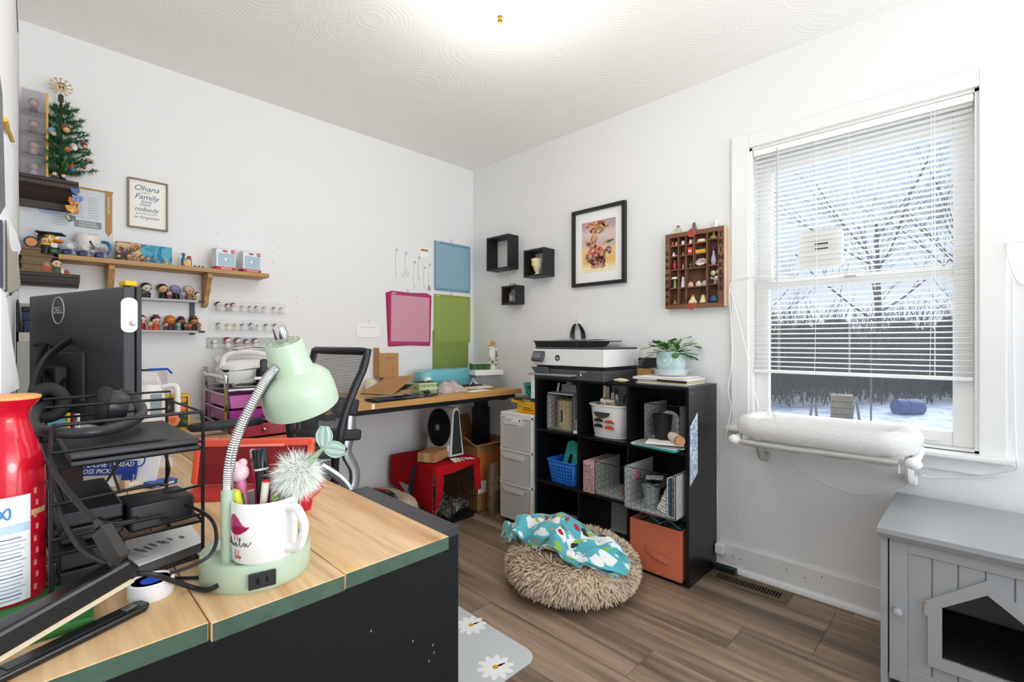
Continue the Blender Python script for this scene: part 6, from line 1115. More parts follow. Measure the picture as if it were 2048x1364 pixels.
# ---- items on the pine shelf
def on_shelf(px, Y=-.085): return sx(px, 525, Y)
mg = thing('bird_mug', 'white mug with a dark bird print and blue handle on the pine shelf', 'mug', (on_shelf(176, -.06), -.06, SZ), 0)
MB().lathe([(0, 0), (.042, 0), (.044, .004), (.044, .1), (.041, .1), (.04, .006), (0, .006)], 30).build('cup', plas('dcd8d0', .3), mg, True); MB().tube(bez([(.043, 0, .08), (.066, -.004, .078), (.07, -.005, .045), (.043, 0, .018)], 6), .006, 8, flat=1.4).build('handle', plas('2f6f96', .3), mg, True)
MB().prism([(.0, 0), (.012, .008), (.024, .01), (.03, .016), (.022, .018), (.012, .022), (.002, .045), (-.004, .04), (0, .02), (-.012, .004)], 0, .001, TR((.004, -.0435, .032), (PI/2, 0, .12))).build('bird_print', matte('4a4e4c'), mg)
for i, (px, c, lab) in enumerate(((139, 'e4e6e8', 'snow globe with white creature nearest the corner'), (170, 'e4dcd0', 'middle snow globe with cream creature'), (203, '6a5242', 'snow globe with brown creature beside the mug handle'))):
    o = thing('snow_globe', lab, 'snow globe', (on_shelf(px, -.122), -.122, SZ), .2, 'snow globes on the pine shelf')
    MB().lathe([(0, 0), (.024, 0), (.023, .02), (.02, .024), (0, .024)], 20).build('base', blot_mat('globe_base', ['2d3566', '2d3566', '8a8a92'], 60, .4), o, True); MB().ball((0, 0, .043), (.025, .025, .024), 18, 12).build('globe', clear_mat('globe_clear', 'eef2f6', .22), o, True)
    MB().ball((.002, 0, .038), (.014, .013, .013), 12, 8).build('figure', mat('gf'+c, c, .6), o, True)
    for s in (-.4, .4): MB().ball((.006+.008*s, -.0125, .041), .0018, 6, 5).build('eye', matte('15161a'), o)
def canvas(lab, px, w, h, cols, sc, name):
    o = thing('canvas_print', lab, 'picture', (on_shelf(px, -.055), -.05, SZ), 0, 'small canvases on the pine shelf'); MB().bx(-w/2, w/2, -.012, .012, 0, h).build('stretcher', mat('cv'+cols[0], cols[0], .7), o); MB().bx(-w/2, w/2, -.0128, -.012, 0, h).build('painting', blot_mat(name, cols, sc, .7, 1.), o)
    return o
o = canvas('dark grey canvas with scattered colour patches on the shelf', 257, .088, .094, ['4a474c', '4a474c', '5a4a44', 'b98a6a', 'd0b87a', '7a90b8'], 26, 'dark_art')
canvas('turquoise blue canvas on the shelf', 313, .118, .092, ['3f8fb0', '58a6c0', '2f7ba0', '6db4c8'], 14, 'blue_art')
for i, (px, c, h_, c2, lab) in enumerate(((237, '1c2a24', .028, '14181a', 'tiny dark green figure before the dark canvas'), (258, '8a6a52', .034, '5a3c28', 'tiny brown-haired figure before the dark canvas'), (270, '9a7a60', .026, '6a4a34', 'tiny tan figure at the right of the dark canvas'), (284, '5a4a42', .034, '3a3430', 'tiny slate brown figure between the two canvases'), (296, '9a7a50', .03, '6e5436', 'tiny honey-coloured figure before the blue canvas'), (310, '4a7a98', .036, '40708e', 'tiny blue figure before the blue canvas'), (333, 'a8c8a0', .026, 'd8c06a', 'tiny mint and yellow figure before the blue canvas'))):
    fig('shelf_figurine', lab, on_shelf(px, -.125), -.125, SZ, h_, c, c2, 'c9a284' if i not in (5,) else '7aa0b4', None, 'tiny figurines on the pine shelf')
o = thing('picture_block', 'small blue block printed in orange with a toy on top', 'block', (on_shelf(373, -.085), -.085, SZ), .2); MB().bx(-.019, .019, -.012, .012, 0, .044).build('block', plas('4f88b8', .5), o, bevel=.001); MB().bx(-.014, .014, -.0127, -.012, .004, .038).build('print', blot_mat('orange_art', ['d89a2c', 'e8c46a', 'c9682a', 'f0e0c0'], 60), o)
fig('block_topper', 'small dark blue toy on the picture block', on_shelf(367, -.085), -.085, SZ+.0445, .026, '34486e', '2c3c5c', '5a70a0'); tag(MB().box((on_shelf(378, -.09), -.09, SZ+.0505), (.016, .016, .012)).build('red_cube', plas('a01a26', .5), bevel=.002), 'little red cube on the picture block', 'cube')
for i, px in enumerate((388, 396, 404)): o = thing('mini_critter', ['leftmost tiny slate critter right of the picture block', 'middle tiny slate critter right of the picture block', 'rightmost tiny slate critter right of the picture block'][i], 'figurine', (on_shelf(px, -.1), -.1, SZ), 0, 'three tiny slate critters'); MB().ball((0, 0, .005), (.007, .006, .005), 10, 6).build('body', plas('4a5664', .6), o, True); MB().ball((.004, -.003, .0105), .004, 8, 6).build('head', plas('4a5664', .6), o, True)
for i, (px, nm, lab) in enumerate(((447, 'RUDOLPH', 'white and red window box with silver figure, left of the pair'), (499, 'MISFIT ELEPHANT', 'white and red window box with silver figure, right of the pair'))):
    o = thing('window_box', lab, 'box', (on_shelf(px, -.1), -.1, SZ), .12, 'boxed collectible figures'); w, d, h = .088, .06, .106
    m = MB(); boxof(m, w, d, h, .0015); m.build('carton', plas('dfe4e8', .5), o); MB().bx(-w/2, w/2, -d/2, d/2, h-.002, h).build('lid', plas('dfe4e8', .5), o); MB().bx(-w/2-.0003, w/2+.0003, -d/2-.0012, d/2+.0003, 0, .017).build('red_band', plas('b9262e', .5), o)
    MB().bx(-w/2+.008, w/2-.004, -d/2-.0012, -d/2-.0004, .02, .084).build('window', clear_mat('box_window', 'b9d2dc', .75, .15), o); MB().bx(w/2-.02, w/2-.003, -d/2-.0016, -d/2-.0004, .087, .103).build('red_tab', plas('b9262e', .5), o); MB().ball((-.004, -d/2-.001, .095), (.013, .0008, .005), 12, 6).build('oval_badge', plas('b9464a', .5), o, True)
    txt('130', .009, WHITE, o, (w/2-.0115, -d/2-.0019, .095), bold=.0002); txt(nm, .0105 if i == 0 else .0075, WHITE, o, (.002, -d/2-.0016, .0085), bold=.0002)
    MB().lathe([(0, .02), (.016, .02), (.012, .036), (.007, .044), (0, .046)], 14, TR((.002, -d/2+.003, 0), (0, 0, 0), (1, .3, 1))).build('silver_body', mat('silver_toy', 'b9b9bd', .25, .6), o, True); MB().ball((.002, -d/2+.002, .055), (.014, .004, .013), 14, 9).build('silver_head', mat('silver_toy', 'b9b9bd', .25, .6), o, True)
# ---- lower dark ledge
o = thing('brown_chest', 'brown moulded box with ridges on the lower dark ledge', 'chest', (-2.395, -.075, LZ), 0); BRC = mat('chest_brown', '6e5636', .5)
MB().bx(-.045, .045, -.04, .04, 0, .092).build('body', BRC, o, bevel=.002)
for z, p_ in ((.0, .006), (.03, .004), (.062, .006), (.088, .007)): MB().bx(-.045-p_, .045+p_, -.04-p_, .04, z, z+.01).build('ridge', BRC, o, bevel=.002)
fig('keychain_figurine', 'brown-haired big-headed figurine on top of the brown chest', -2.372, -.085, LZ+.0985, .055, '3a3030', '4a3b33', 'dca98c'); o = thing('round_compact', 'round dark rimmed orange compact on the brown chest', 'compact', (-2.413, -.1, LZ+.0985), .2); MB().lathe([(0, -.005), (.02, -.005), (.02, .005), (0, .005)], 20, TR((0, 0, .022), (PI/2, 0, 0))).build('disc', plas('c9824a', .5), o); MB().tube([(.02*math.cos(2*PI*k/20), -.005, .022+.02*math.sin(2*PI*k/20)) for k in range(20)], .003, 6, closed=True).build('rim', BLACK, o, True)
dkx = on_shelf(100, -.07); dk_ = thing('rubber_duck', 'yellow rubber duck in dark gown and flat graduation cap', 'toy duck', (dkx, -.068, SZ), 0); DY_ = plas('d9a91e', .35)
MB().lathe([(0, 0), (.03, 0), (.034, .015), (.03, .035), (.014, .05), (0, .055)], 18).build('gown', plas('24272a', .7), dk_, True); MB().ball((0, 0, .065), (.028, .026, .026), 16, 11).build('head', DY_, dk_, True); MB().ball((.008, .002, .07), (.03, .026, .026), 14, 9, (0, 0, 0)).build('hair_cap', plas('2c2722', .7), dk_, True).location = (-.016, .008, .004)
MB().ball((.024, -.016, .06), (.02, .016, .008), 12, 8).build('beak', plas('d8791a', .4), dk_, True); MB().prism([(-.045, -.03), (.035, -.04), (.05, .02), (-.03, .035)], .088, .093).build('cap_board', plas('1c2024', .7), dk_, bevel=.001)
for s in (0, 1): MB().ball((.002+.018*s, -.024+.006*s, .072), (.007, .004, .008), 10, 7).build('eye', WHITE, dk_, True)
MB().ball((.004, -.0275, .072), (.0025, .002, .003), 8, 6).build('pupil', matte('111111'), dk_, True); MB().box((.012, -.03, .04), (.02, .004, .018), (.3, 0, 0)).build('collar', WHITE, dk_)
o = thing('dark_jar', 'dark jar with yellow lid beside the rubber duck', 'jar', (on_shelf(91, -.118), -.118, SZ), 0); MB().lathe([(0, 0), (.013, 0), (.014, .03), (.012, .034), (0, .034)], 14).build('jar', plas('1d1e22', .4), o, True); MB().lathe([(.0, .034), (.0145, .034), (.0145, .042), (0, .044)], 14).build('lid', plas('c9b41e', .5), o, True)
o = thing('green_gift', 'dark green boxy toy before the rubber duck', 'toy', (on_shelf(111, -.125), -.125, SZ), .2); MB().box((0, 0, .011), (.038, .02, .022)).build('body', plas('1d3326', .6), o, bevel=.003); MB().box((-.006, -.0105, .013), (.012, .002, .01)).build('patch', plas('3f6a4c', .6), o)
o = thing('popcorn_cup', 'red cup filled with tan kernels on the lower ledge', 'cup', (on_shelf(95, -.105)-.002, -.105, LZ), .3); MB().lathe([(0, 0), (.016, 0), (.02, .026), (.018, .026), (0, .02)], 4, TR((0, 0, 0), (0, 0, .5))).build('cup', plas('b03a1c', .5), o); MB().ball((0, 0, .034), (.019, .017, .013), 12, 8).build('kernels', blot_mat('kernels', ['9a7a54', 'c9a878', '6a5038'], 120, .8, bump=.6), o, True)
fig('ledge_figurine', 'black-haired figurine in green sitting on the lower ledge', on_shelf(116, -.11)-.004, -.11, LZ, .062, '4a5a48', '1e2024', 'e6c4ac', None, None, 1.2)
for i, (px, c, lab) in enumerate(((128, 'd9cfb8', 'tiny cream dog figure at the ledge end'), (137, 'b04a24', 'tiny orange-red pot at the ledge end'))): o = thing('ledge_trinket', lab, 'figurine', (on_shelf(px, -.112)-.006, -.112, LZ), 0); MB().lathe([(0, 0), (.008, 0), (.009, .008), (.006, .014), (0, .015)], 12).build('body', mat('lt'+c, c, .5), o, True); MB().ball((0, 0, .018 if i == 0 else .013), .006, 10, 7).build('top', mat('lt'+c, c, .5), o, True)
# ---- grey two-tier shelf with toy figurines
gs = thing('grey_figure_shelf', 'grey two-tier wall rack with black ends holding figurines', 'shelf', (-1.985, 0, 1.17), 0); GSM = plas('a9abac', .5)
for z in (0., .149): MB().bx(-.2, .152, -.075, 0, z-.011, z).build('tier', GSM, gs, bevel=.001); MB().bx(.152, .178, -.075, -.05, z-.011, z).build('end_cap', BLACK, gs, bevel=.001)
for x in (.128, -.17): MB().bx(x, x+.022, -.006, 0, -.02, .16).build('upright', mat('dark_upright', '3a3d42', .5), gs)
UP = [(293, .072, '2a2430', '1e1c22', 'cfd2c0', 'figurine in black robe with pale face, upper tier'), (331, .072, '1c2622', '2a2420', 'd9b07a', 'figurine in dark hooded robe, upper tier'), (367, .07, '1b1b22', '8a86a8', '8e88b4', 'lavender-faced figurine in black gown, upper tier'), (399, .072, '7a5a34', 'd8d4cc', 'd8ae92', 'figurine with pale hair and tan coat, upper tier'), ]
g_ = 'figurines on the grey rack'
for px, h_, b, hr, sk, lab in ((293, .072, '2a2430', '1e1c22', 'cfd2c0', 'figurine in black robe with pale face on the upper grey tier'), (326, .072, '1c2622', '2a2420', 'd9b07a', 'figurine in dark hooded robe on the upper grey tier'), (352, .07, '1b1b22', 'a6a2c4', '8e88b4', 'lavender-faced figurine in black gown on the upper grey tier'), (379, .072, '8a6a3a', 'd8d4cc', 'd8ae92', 'pale-haired figurine in tan coat on the upper grey tier')): fig('toy_figurine', lab, onY(px, 590, -.035).x, -.035, 1.3195, h_, b, hr, sk, None, g_)
for px, h_, b, hr, sk, lab in ((287, .036, '26261c', '1f1f18', '6a6a3a', 'tiny olive companion figure left on the upper grey tier'), (338, .04, '8a2a44', '5a3026', 'dca88c', 'tiny brown-haired companion figure on the upper grey tier'), (366, .038, '7a7488', 'a09cac', 'b0acbc', 'tiny grey-lilac companion figure on the upper grey tier'), (395, .04, 'c9b060', '2a2826', 'e4dccc', 'tiny cream companion figure at the end of the upper grey tier')): fig('toy_companion', lab, onY(px, 600, -.06).x, -.062, 1.3195, h_, b, hr, sk, None, g_)
for px, h_, b, hr, sk, lab, hat in ((283, .07, 'a01c28', '2f3c5c', 'e4b8a4', 'figurine in red gown with navy hair on the lower grey tier', None), (312, .066, 'c2502a', '26221f', 'dcb090', 'dark-haired figurine with maroon hat on the lower grey tier', '6a1c34'), (341, .072, '3a3430', 'c8681c', 'e0782a', 'orange glossy-headed figurine on the lower grey tier', None), (362, .062, '2a2028', '3a2420', '8a5a40', 'brown-faced figurine with black top hat on the lower grey tier', '1d1c20'), (388, .066, '3a2a20', '4a3424', 'b07a4e', 'bearded figurine with brown turban on the lower grey tier', '5a3a20')): fig('toy_figurine', lab, onY(px, 645, -.035).x, -.035, 1.1705, h_, b, hr, sk, hat, g_)
for px, h_, b, hr, sk, lab in ((300, .04, 'b0503c', '8a8a86', 'e0b496', 'tiny grey-haired companion on the lower grey tier'), (331, .038, '5a2c22', '4a2a20', 'd89c78', 'tiny brown companion on the lower grey tier'), (357, .038, '6a8a94', '7a9aa4', '8aa8b0', 'tiny blue-grey companion on the lower grey tier'), (371, .038, '3a2c34', '2c2426', 'a8744e', 'tiny dark companion in the middle of the lower grey tier'), (379, .036, '7a2420', '5a1c1c', 'c08058', 'tiny maroon companion on the lower grey tier'), (397, .038, '8a6a44', '6a4e30', 'a87c50', 'tiny tan companion at the end of the lower grey tier')): fig('toy_companion', lab, onY(px, 655, -.06).x, -.064, 1.1705, h_, b, hr, sk, None, g_)
# ---- clear acrylic ledges with tiny toys
ACR = clear_mat('acrylic', 'f2f4f5', .16, .06)
for k, (z, xa, xb) in enumerate(((1.276, -1.765, -1.395), (1.178, -1.775, -1.395), (1.084, -1.785, -1.42))):
    t = thing('acrylic_ledge', ['topmost clear acrylic ledge under the pine shelf', 'middle clear acrylic ledge under the pine shelf', 'lowest clear acrylic ledge under the pine shelf'][k], 'shelf', ((xa+xb)/2, 0, z), 0, 'clear acrylic ledges'); L_ = (xb-xa)/2
    MB().bx(-L_, L_, -.045, 0, -.003, 0).build('base', ACR, t); MB().bx(-L_, L_, -.003, 0, 0, .055).build('back', ACR, t); MB().bx(-L_, L_, -.045, -.042, 0, .02).build('lip', clear_mat('acrylic_lip', 'f4f6f7', .13, .06), t)
tl = [(0, 437, 'a8a8aa', '2e2e30', .036), (0, 456, '6a6a6c', '3a3a3c', .03), (0, 467, 'd9cfc8', '7a4a3c', .034), (0, 486, 'cfccc6', 'b0aca4', .026), (0, 501, 'b4b4b4', '4a4a4c', .024), (0, 514, 'a8a6a6', '5a5a5c', .026), (0, 529, 'c4c4c6', '8a8a8c', .025), (0, 549, 'd0ccc8', '3a3838', .025), (0, 563, 'c8c8ca', '9a9a9c', .024),
      (1, 438, 'a09a88', '6a6656', .028), (1, 457, 'd8d4a8', 'c9c47a', .026), (1, 472, 'dcd0a0', 'c8b25a', .027), (1, 486, 'c4c2c0', '5a5a60', .026), (1, 503, '8a88a8', '4a4a78', .03), (1, 516, 'cfcac4', '9a968e', .023), (1, 533, 'd4d0cc', '3a3a3a', .028), (1, 551, 'dcd6c8', '6a5640', .03),
      (2, 430, 'e2e2e2', 'dcdcdc', .032), (2, 456, 'e0cfc4', '8a1f2a', .044), (2, 476, '8a7a64', '5a4630', .042), (2, 494, 'b09080', '6a3a28', .036), (2, 511, 'd0c8c4', '6a5048', .04)]
for i, (k, px, b, hr, h_) in enumerate(tl):
    z = (1.276, 1.178, 1.084)[k]; row = ('topmost', 'middle', 'lowest')[k]; n_ = sum(1 for q in tl[:i+1] if q[0] == k)
    fig('mini_toy', 'small toy, number %s from the left on the %s acrylic ledge' % (['one', 'two', 'three', 'four', 'five', 'six', 'seven', 'eight', 'nine'][n_-1], row), onY(px, 650, -.025).x, -.024, z+.0003, h_*1.25, b, hr, 'e0d2c6', None, 'tiny toys on the acrylic ledges', 1.1)
# ---- craft mats and tools hanging on the wall
def matsheet(name, lab, x0, x1, z0, z1, c, c2, rz=0., Y=-.003, border=None, grp=None):
    t = thing(name, lab, 'mat', ((x0+x1)/2, Y, (z0+z1)/2), 0, grp, rot=(0, rz, 0)); w, h = x1-x0, z1-z0
    MB().prism(rrect(w, h, .008, 3), 0, .0016, TR((0, 0, 0), (PI/2, 0, 0))).build('sheet', mat('cm'+(border or c), border or c, .55), t)
    MB().bx(-w/2+.012, w/2-.012, -.0021, -.0016, -h/2+.022, h/2-.022).build('grid', stripes_mat('grid'+c, c, c2, 79., 'XZ', .6, .12), t); MB().bx(-w/2+.016, -w/2+.046, -.0021, -.0016, h/2-.014, h/2-.009).build('printed_mark', pap('dfe2e0'), t)
    return t
g2 = 'cutting mats on the back wall'
matsheet('cutting_mat', 'blue gridded cutting mat at the top right of the back wall', -.368, -.03, 1.488, 1.848, '86a9bb', '92b2c2', 0, -.003, '6f96ab', g2)
matsheet('cutting_mat', 'upper green gridded cutting mat by the corner', -.371, -.034, 1.105, 1.461, '8d9f4c', '9aab5c', 0, -.006, '879f40', g2)
matsheet('cutting_mat', 'lower green gridded cutting mat showing below the other', -.382, -.05, .86, 1.2, '7f9346', '8a9e52', 0, -.003, '7c923e', g2)
for i, (rz, dx, lab) in enumerate(((-.05, -.012, 'rearmost deep pink cutting mat of the fanned set'), (.03, .006, 'second deep pink cutting mat of the fanned set'), (-.02, -.006, 'third deep pink cutting mat of the fanned set'))):
    t = thing('cutting_mat', lab, 'mat', (-.572+dx, -.002-.002*i, 1.272), 0, g2, rot=(0, rz, 0)); MB().prism(rrect(.335, .362, .01, 3), 0, .0016, TR((0, 0, 0), (PI/2, 0, 0))).build('sheet', plas('a8245c', .5), t)
matsheet('cutting_mat', 'front pink gridded cutting mat of the fanned set', -.735, -.405, 1.095, 1.452, 'c98a9c', 'dcb0bc', .012, -.0085, 'b03068', g2)
def wallhook(x, z, t): MB().tube([(x, 0, z+.02), (x, -.008, z+.014), (x, -.014, z)], .0012, 5).build('hook', mat('clear_hook', 'c0c2c4', .3), t)
for i, (px, y0, y1, kind, lab) in enumerate(((793, 500, 553, 'stick', 'slim white craft knife hanging leftmost on the wall'), (829, 525, 576, 'stick', 'slim white scoring tool hanging on the wall'), (838, 516, 560, 'stick', 'short white weeding tool hanging on the wall'), (849, 536, 575, 'stick', 'thin white hook tool hanging on the wall'), (859, 530, 579, 'spat', 'white spatula tool with grey tip hanging by the blue mat'), (812, 507, 552, 'sci', 'white-handled scissors hanging on the wall'))):
    a = onY(px, y0, -.008); b = onY(px, y1, -.008); t = thing('craft_tool', lab, 'tool', (a.x, -.009, b.z), 0, 'white craft tools on the wall'); h = a.z-b.z
    if kind != 'sci': MB().tube([(0, 0, h*.12), (0, 0, h*.2), (0, 0, h)], [.003, .0048, .0048], 8).build('handle', WHITE, t, True); MB().tube([(0, 0, 0), (0, 0, h*.14)], .0014 if kind == 'stick' else .004, 6).build('tip', STEEL, t)
    if kind == 'spat': MB().prism([(-.003, .04), (.003, .04), (.011, 0), (-.011, .006)], -.001, .001, TR((0, 0, -.005), (PI/2, 0, 0))).build('blade', plas('7d7f82', .4), t)
    if kind == 'sci':
        for s in (-1, 1): MB().tube([(s*.017+.011*math.cos(2*PI*k/14), 0, .018+.016*math.sin(2*PI*k/14)) for k in range(14)], .0035, 6, closed=True).build('loop', WHITE, t, True); MB().tube([(s*.011, 0, .034), (0, 0, h*.5), (-s*.003, 0, h)], .003, 6).build('blade', WHITE, t, True)
    wallhook(0, h-.01, t); MB().box((0, -.004, h+.002), (.006, .002, .014)).build('clip', STEEL, t)
p = onY(849, 508, -.006); o = thing('white_tag', 'small white scraper card with gold band on the wall', 'scraper', (p.x, 0, p.z), 0); MB().prism(rrect(.066, .07, .01), .001, .005, TR((0, 0, 0), (PI/2, 0, 0))).build('card', WHITE, o, True); MB().bx(-.03, .03, -.0056, -.0049, .02, .033).build('gold_band', GOLD, o)
p = onY(737, 661, -.006); o = thing('white_scraper', 'white rounded scraper plate hanging on the wall near the chair', 'scraper', (p.x, 0, p.z), 0); MB().prism(rrect(.165, .09, .025), .001, .006, TR((0, 0, 0), (PI/2, 0, 0))).build('plate', WHITE, o, True); wallhook(0, .05, o); MB().bx(-.06, .06, -.0066, -.0059, .018, .0195).build('groove', GREY, o)
for i, (px, py) in enumerate(((904, 488), (904, 593), (817, 588))):
    p = onY(px, py, -.012); o = thing('mat_hook', ['small hook holding the blue cutting mat', 'small hook holding the green cutting mats', 'small hook holding the pink cutting mats'][i], 'hook', (p.x, 0, p.z), 0, 'hooks holding the mats'); MB().tube([(0, -.001, .03), (0, -.008, .012), (0, -.016, .0), (0, -.02, .006)], .0015, 6).build('wire', STEEL, o); MB().box((0, -.0022, .026), (.008, .002, .02)).build('pad', clear_mat('pad', 'ffffff', .5), o)
# ================================================================ PLANK DESK AND BLACK CABINET
PZ = .75
pd = thing('plank_desk', 'wide pale wood plank desktop with green painted ends', 'desk', (-2.15, -1.12, 0))
PLK = wood_mat('maple_plank', 'deb680', 'bd8a54', 'Y', 1.6, .42, .05, 'e2c094'); GRN = mat('green_paint', '3b5242', .55, mott=.22, mscale=30)
for i, (xa, xb, yf_, yb_) in enumerate(((-2.066, -1.862, -2.104, -.12), (-2.249, -2.0675, -2.107, -.12), (-2.444, -2.2505, -2.101, -.12), (-2.62, -2.4455, -2.104, -1.80))):
    pk_ = MB().bx(xa+2.15, xb+2.15, yf_+1.12, yb_+1.12, PZ-.025, PZ).build('plank', PLK, pd, bevel=.0015)
    MB().bx(xa+2.1515, xb+2.1485, yf_+1.12-.0008, yf_+1.12+.001, PZ-.024, PZ-.001).build('painted_end', GRN, pk_)
for x in (-.27, .26): MB().bx(x-.02, x+.02, .88, .92, 0, PZ-.025).build('leg', BLACKM, pd)
bc_ = thing('black_cabinet', 'black flat-backed cabinet carrying the plank desk', 'cabinet', (-2.109, -1.8285, 0)); BC = mat('black_cabinet_paint', '111213', .55, spec=.25)
MB().bx(-.33, .335, -.195, .195, .705, .7245).build('top', mat('black_top', '2e3034', .35), bc_, bevel=.001); MB().bx(-.33, .335, -.1945, -.185, 0, .705).build('back_panel', BC, bc_); MB().bx(.32, .3345, -.185, .195, 0, .705).build('side', BC, bc_); MB().bx(-.33, -.315, -.185, .195, 0, .705).build('side', BC, bc_); MB().bx(-.315, .32, -.185, .195, .03, .045).build('bottom', BC, bc_); MB().bx(-.315, .32, -.185, .195, .36, .375).build('shelf', BC, bc_)
for (px, py) in ((858, 1322), (868, 1305), (826, 1282), (742, 1262), (866, 1290)): p = onY(px, py, -2.0232); MB().box((p.x+2.109, -.1947, p.z), (.0015, .0004, .004), (0, .5, 0)).build('scuff', pap('b8b8b8'), bc_)
# ================================================================ DESK LAMP
MINT = mat('mint_paint', 'aabda6', .38)
lb = Vector((-2.158, -1.988, PZ)); dl = thing('desk_lamp', 'mint green gooseneck desk lamp with power socket in its base', 'lamp', lb)
MB().lathe([(0, 0), (.98, 0), (1, .003), (1, .034), (.985, .039), (.93, .04), (.9, .037), (0, .037)], 44, TR((0, 0, 0), (0, 0, .0), (.078, .083, 1))).build('base', MINT, dl, True)
so = MB().prism(rrect(.036, .023, .002), 0, .003, TR((-.018, -.0815, .0185), (PI/2, 0, -.2))).build('socket', BLACK, dl, bevel=.0008)
for s in (-1, 1): MB().box((-.018+s*.006-.0006, -.0848, .0185), (.0022, .002, .008), (0, 0, -.2)).build('slot', matte('050505'), so)
pb0 = onZ(455, 1122, PZ+.037)-lb; ptop = Vector((pb0.x, pb0.y, .144))
MB().tube([pb0, ptop], .0088, 16).build('post', MINT, dl, True)
wd = ((lb+ptop)-CAM).dot(FW)
neck = [lb+ptop+Vector((0, 0, -.004))]+[atw(px, py, wd+dw) for px, py, dw in ((457, 945, .0), (468, 890, .002), (487, 842, .006), (512, 795, .012), (536, 755, .018), (556, 733, .022))]
neck = bez([p-lb for p in neck], 22)
MB().tube(neck, [.007+.001*(i % 2) for i in range(len(neck))], 12).build('gooseneck', CHROME, dl, True); 
# fine rings of the gooseneck
A_ = atw(567, 685, wd+.035)-lb; B_ = atw(606, 812, wd+.075)-lb; ax = (B_-A_).normalized(); LS = (B_-A_).length
qz = ax.to_track_quat('Z', 'Y').to_matrix().to_4x4(); MS = Matrix.Translation(A_) @ qz
k_ = LS
MB().lathe([(0, -.001), (.026, -.001), (.0275, .001), (.031, k_*.33), (.033, k_*.42), (.045, k_*.5), (.053, k_*.58), (.0565, k_*.72), (.0575, k_*.9), (.057, k_*1.0), (.055, k_*1.0), (.055, k_*.72), (.05, k_*.58), (.03, k_*.45), (0, k_*.42)], 44, MS).build('shade', MINT, dl, True)
nk = neck[-1]; c_ = A_+ax*(k_*.3); MB().tube([nk, nk+(c_-nk)*.45], .0085, 14).build('neck_collar', CHROME, dl, True)
up = -ax; MB().tube([A_+Vector((0, 0, 0)), A_+up*.012, A_+up*.026], [.0085, .0105, .0095], 14).build('switch_knob', CHROME, dl, True)
vh = None
for (n_, rr) in ((20, .0235), (10, .0155)):
    for k in range(n_): MB().ball(MS @ Vector((rr*math.cos(2*PI*k/n_), rr*math.sin(2*PI*k/n_), -.0011)), .0009, 6, 4).build('vent_hole', matte('3a4a38'), dl)
tag(MB().tube(bez([lb+Vector((-.066, -.046, .014)), onZ(415, 1180, PZ+.008), onZ(385, 1175, PZ+.006), onZ(340, 1160, PZ+.03), onZ(300, 1148, PZ+.05), onZ(235, 1145, PZ+.055), onZ(190, 1115, PZ+.062), onZ(150, 1060, PZ+.09), onZ(110, 960, PZ+.15)], 8), .0035, 8).build('lamp_cable', BLACK, None, True), 'black power cord running from the lamp base across the desk', 'cord')
# ================================================================ MUG OF PENS
mc = Vector((-2.1585, -2.028, PZ+.0375)); rm, hm_ = .0462, .0905
mug = thing('pen_mug', 'white mug with pink bird print and script name, full of pens', 'mug', mc)
CER = mat('white_ceramic', 'e6e6e4', .15, coat=.3)
MB().lathe([(0, .002), (.036, 0), (rm-.004, .001), (rm, .006), (rm, hm_-.002), (rm-.0015, hm_), (rm-.0035, hm_-.002), (rm-.0038, .008), (0, .006)], 48).build('cup', CER, mug, True)
hd = (RT*.93-FW*.36).normalized(); P_ = lambda r, z: hd*r+Vector((0, 0, z))
MB().tube(bez([P_(rm-.003, hm_-.014), P_(rm+.016, hm_-.012), P_(rm+.03, hm_-.03), P_(rm+.031, .045), P_(rm+.02, .02), P_(rm-.003, .017)], 8), .0062, 12, flat=1.15).build('handle', CER, mug, True)
va = math.atan2((CAM-mc).y, (CAM-mc).x)
def onmug(a, z, d=.0004): q = va-a; return ((rm+d)*math.cos(q), (rm+d)*math.sin(q), z)   # a > 0 to the left of the sight line
def decal(name, pts, m_, parent=None, d=.0004):
    b = MB(); n_ = len(pts); cx = sum(p[0] for p in pts)/n_; cz = sum(p[1] for p in pts)/n_
    
    a0, a1 = min(p[0] for p in pts)+1e-4, max(p[0] for p in pts)-1e-4; cols_ = []
    for i in range(25):
        a = a0+(a1-a0)*i/24; zs = sorted(p[1]+(q[1]-p[1])*(a-p[0])/(q[0]-p[0]) for p, q in zip(pts, pts[1:]+pts[:1]) if (p[0]-a)*(q[0]-a) < 0); cols_.append((a, zs[0], zs[-1]) if zs else (a, cz, cz))
    b.add([onmug(a, z, d) for a, u, v in cols_ for z in (u, v)], [(2*i, 2*i+2, 2*i+3, 2*i+1) for i in range(24)]); return b.build(name, m_, mug)
pk1 = plas('b0406c', .3); pk2 = plas('a01450', .3); pk3 = plas('b86058', .3)
bird = [(1.33, .052), (1.3, .066), (1.2, .074), (1.02, .075), (.86, .070), (.72, .062), (.6, .058), (.44, .0585), (.55, .053), (.75, .0475), (.95, .0455), (1.15, .0465), (1.28, .049)]
decal('bird_print', bird, pk1); decal('bird_wing', [(1.2, .058), (1.0, .0572), (.8, .0585), (.6, .0575), (.46, .0582), (.58, .053), (.78, .0478), (.98, .0462), (1.12, .047), (1.2, .05)], pk2, None, .0007)
for a in (1.02, .88):
    MB().tube([onmug(a, .0455), onmug(a, .037)], .0007, 5).build('bird_leg', pk3, mug); MB().tube([onmug(a-.04, .024), onmug(a-.04, .015)], .0007, 5).build('bird_leg', pk3, mug); decal('bird_foot', [(a-.08+.07*math.cos(t*.6), .0135+.0022*math.sin(t*.6)) for t in range(10)], pk3)
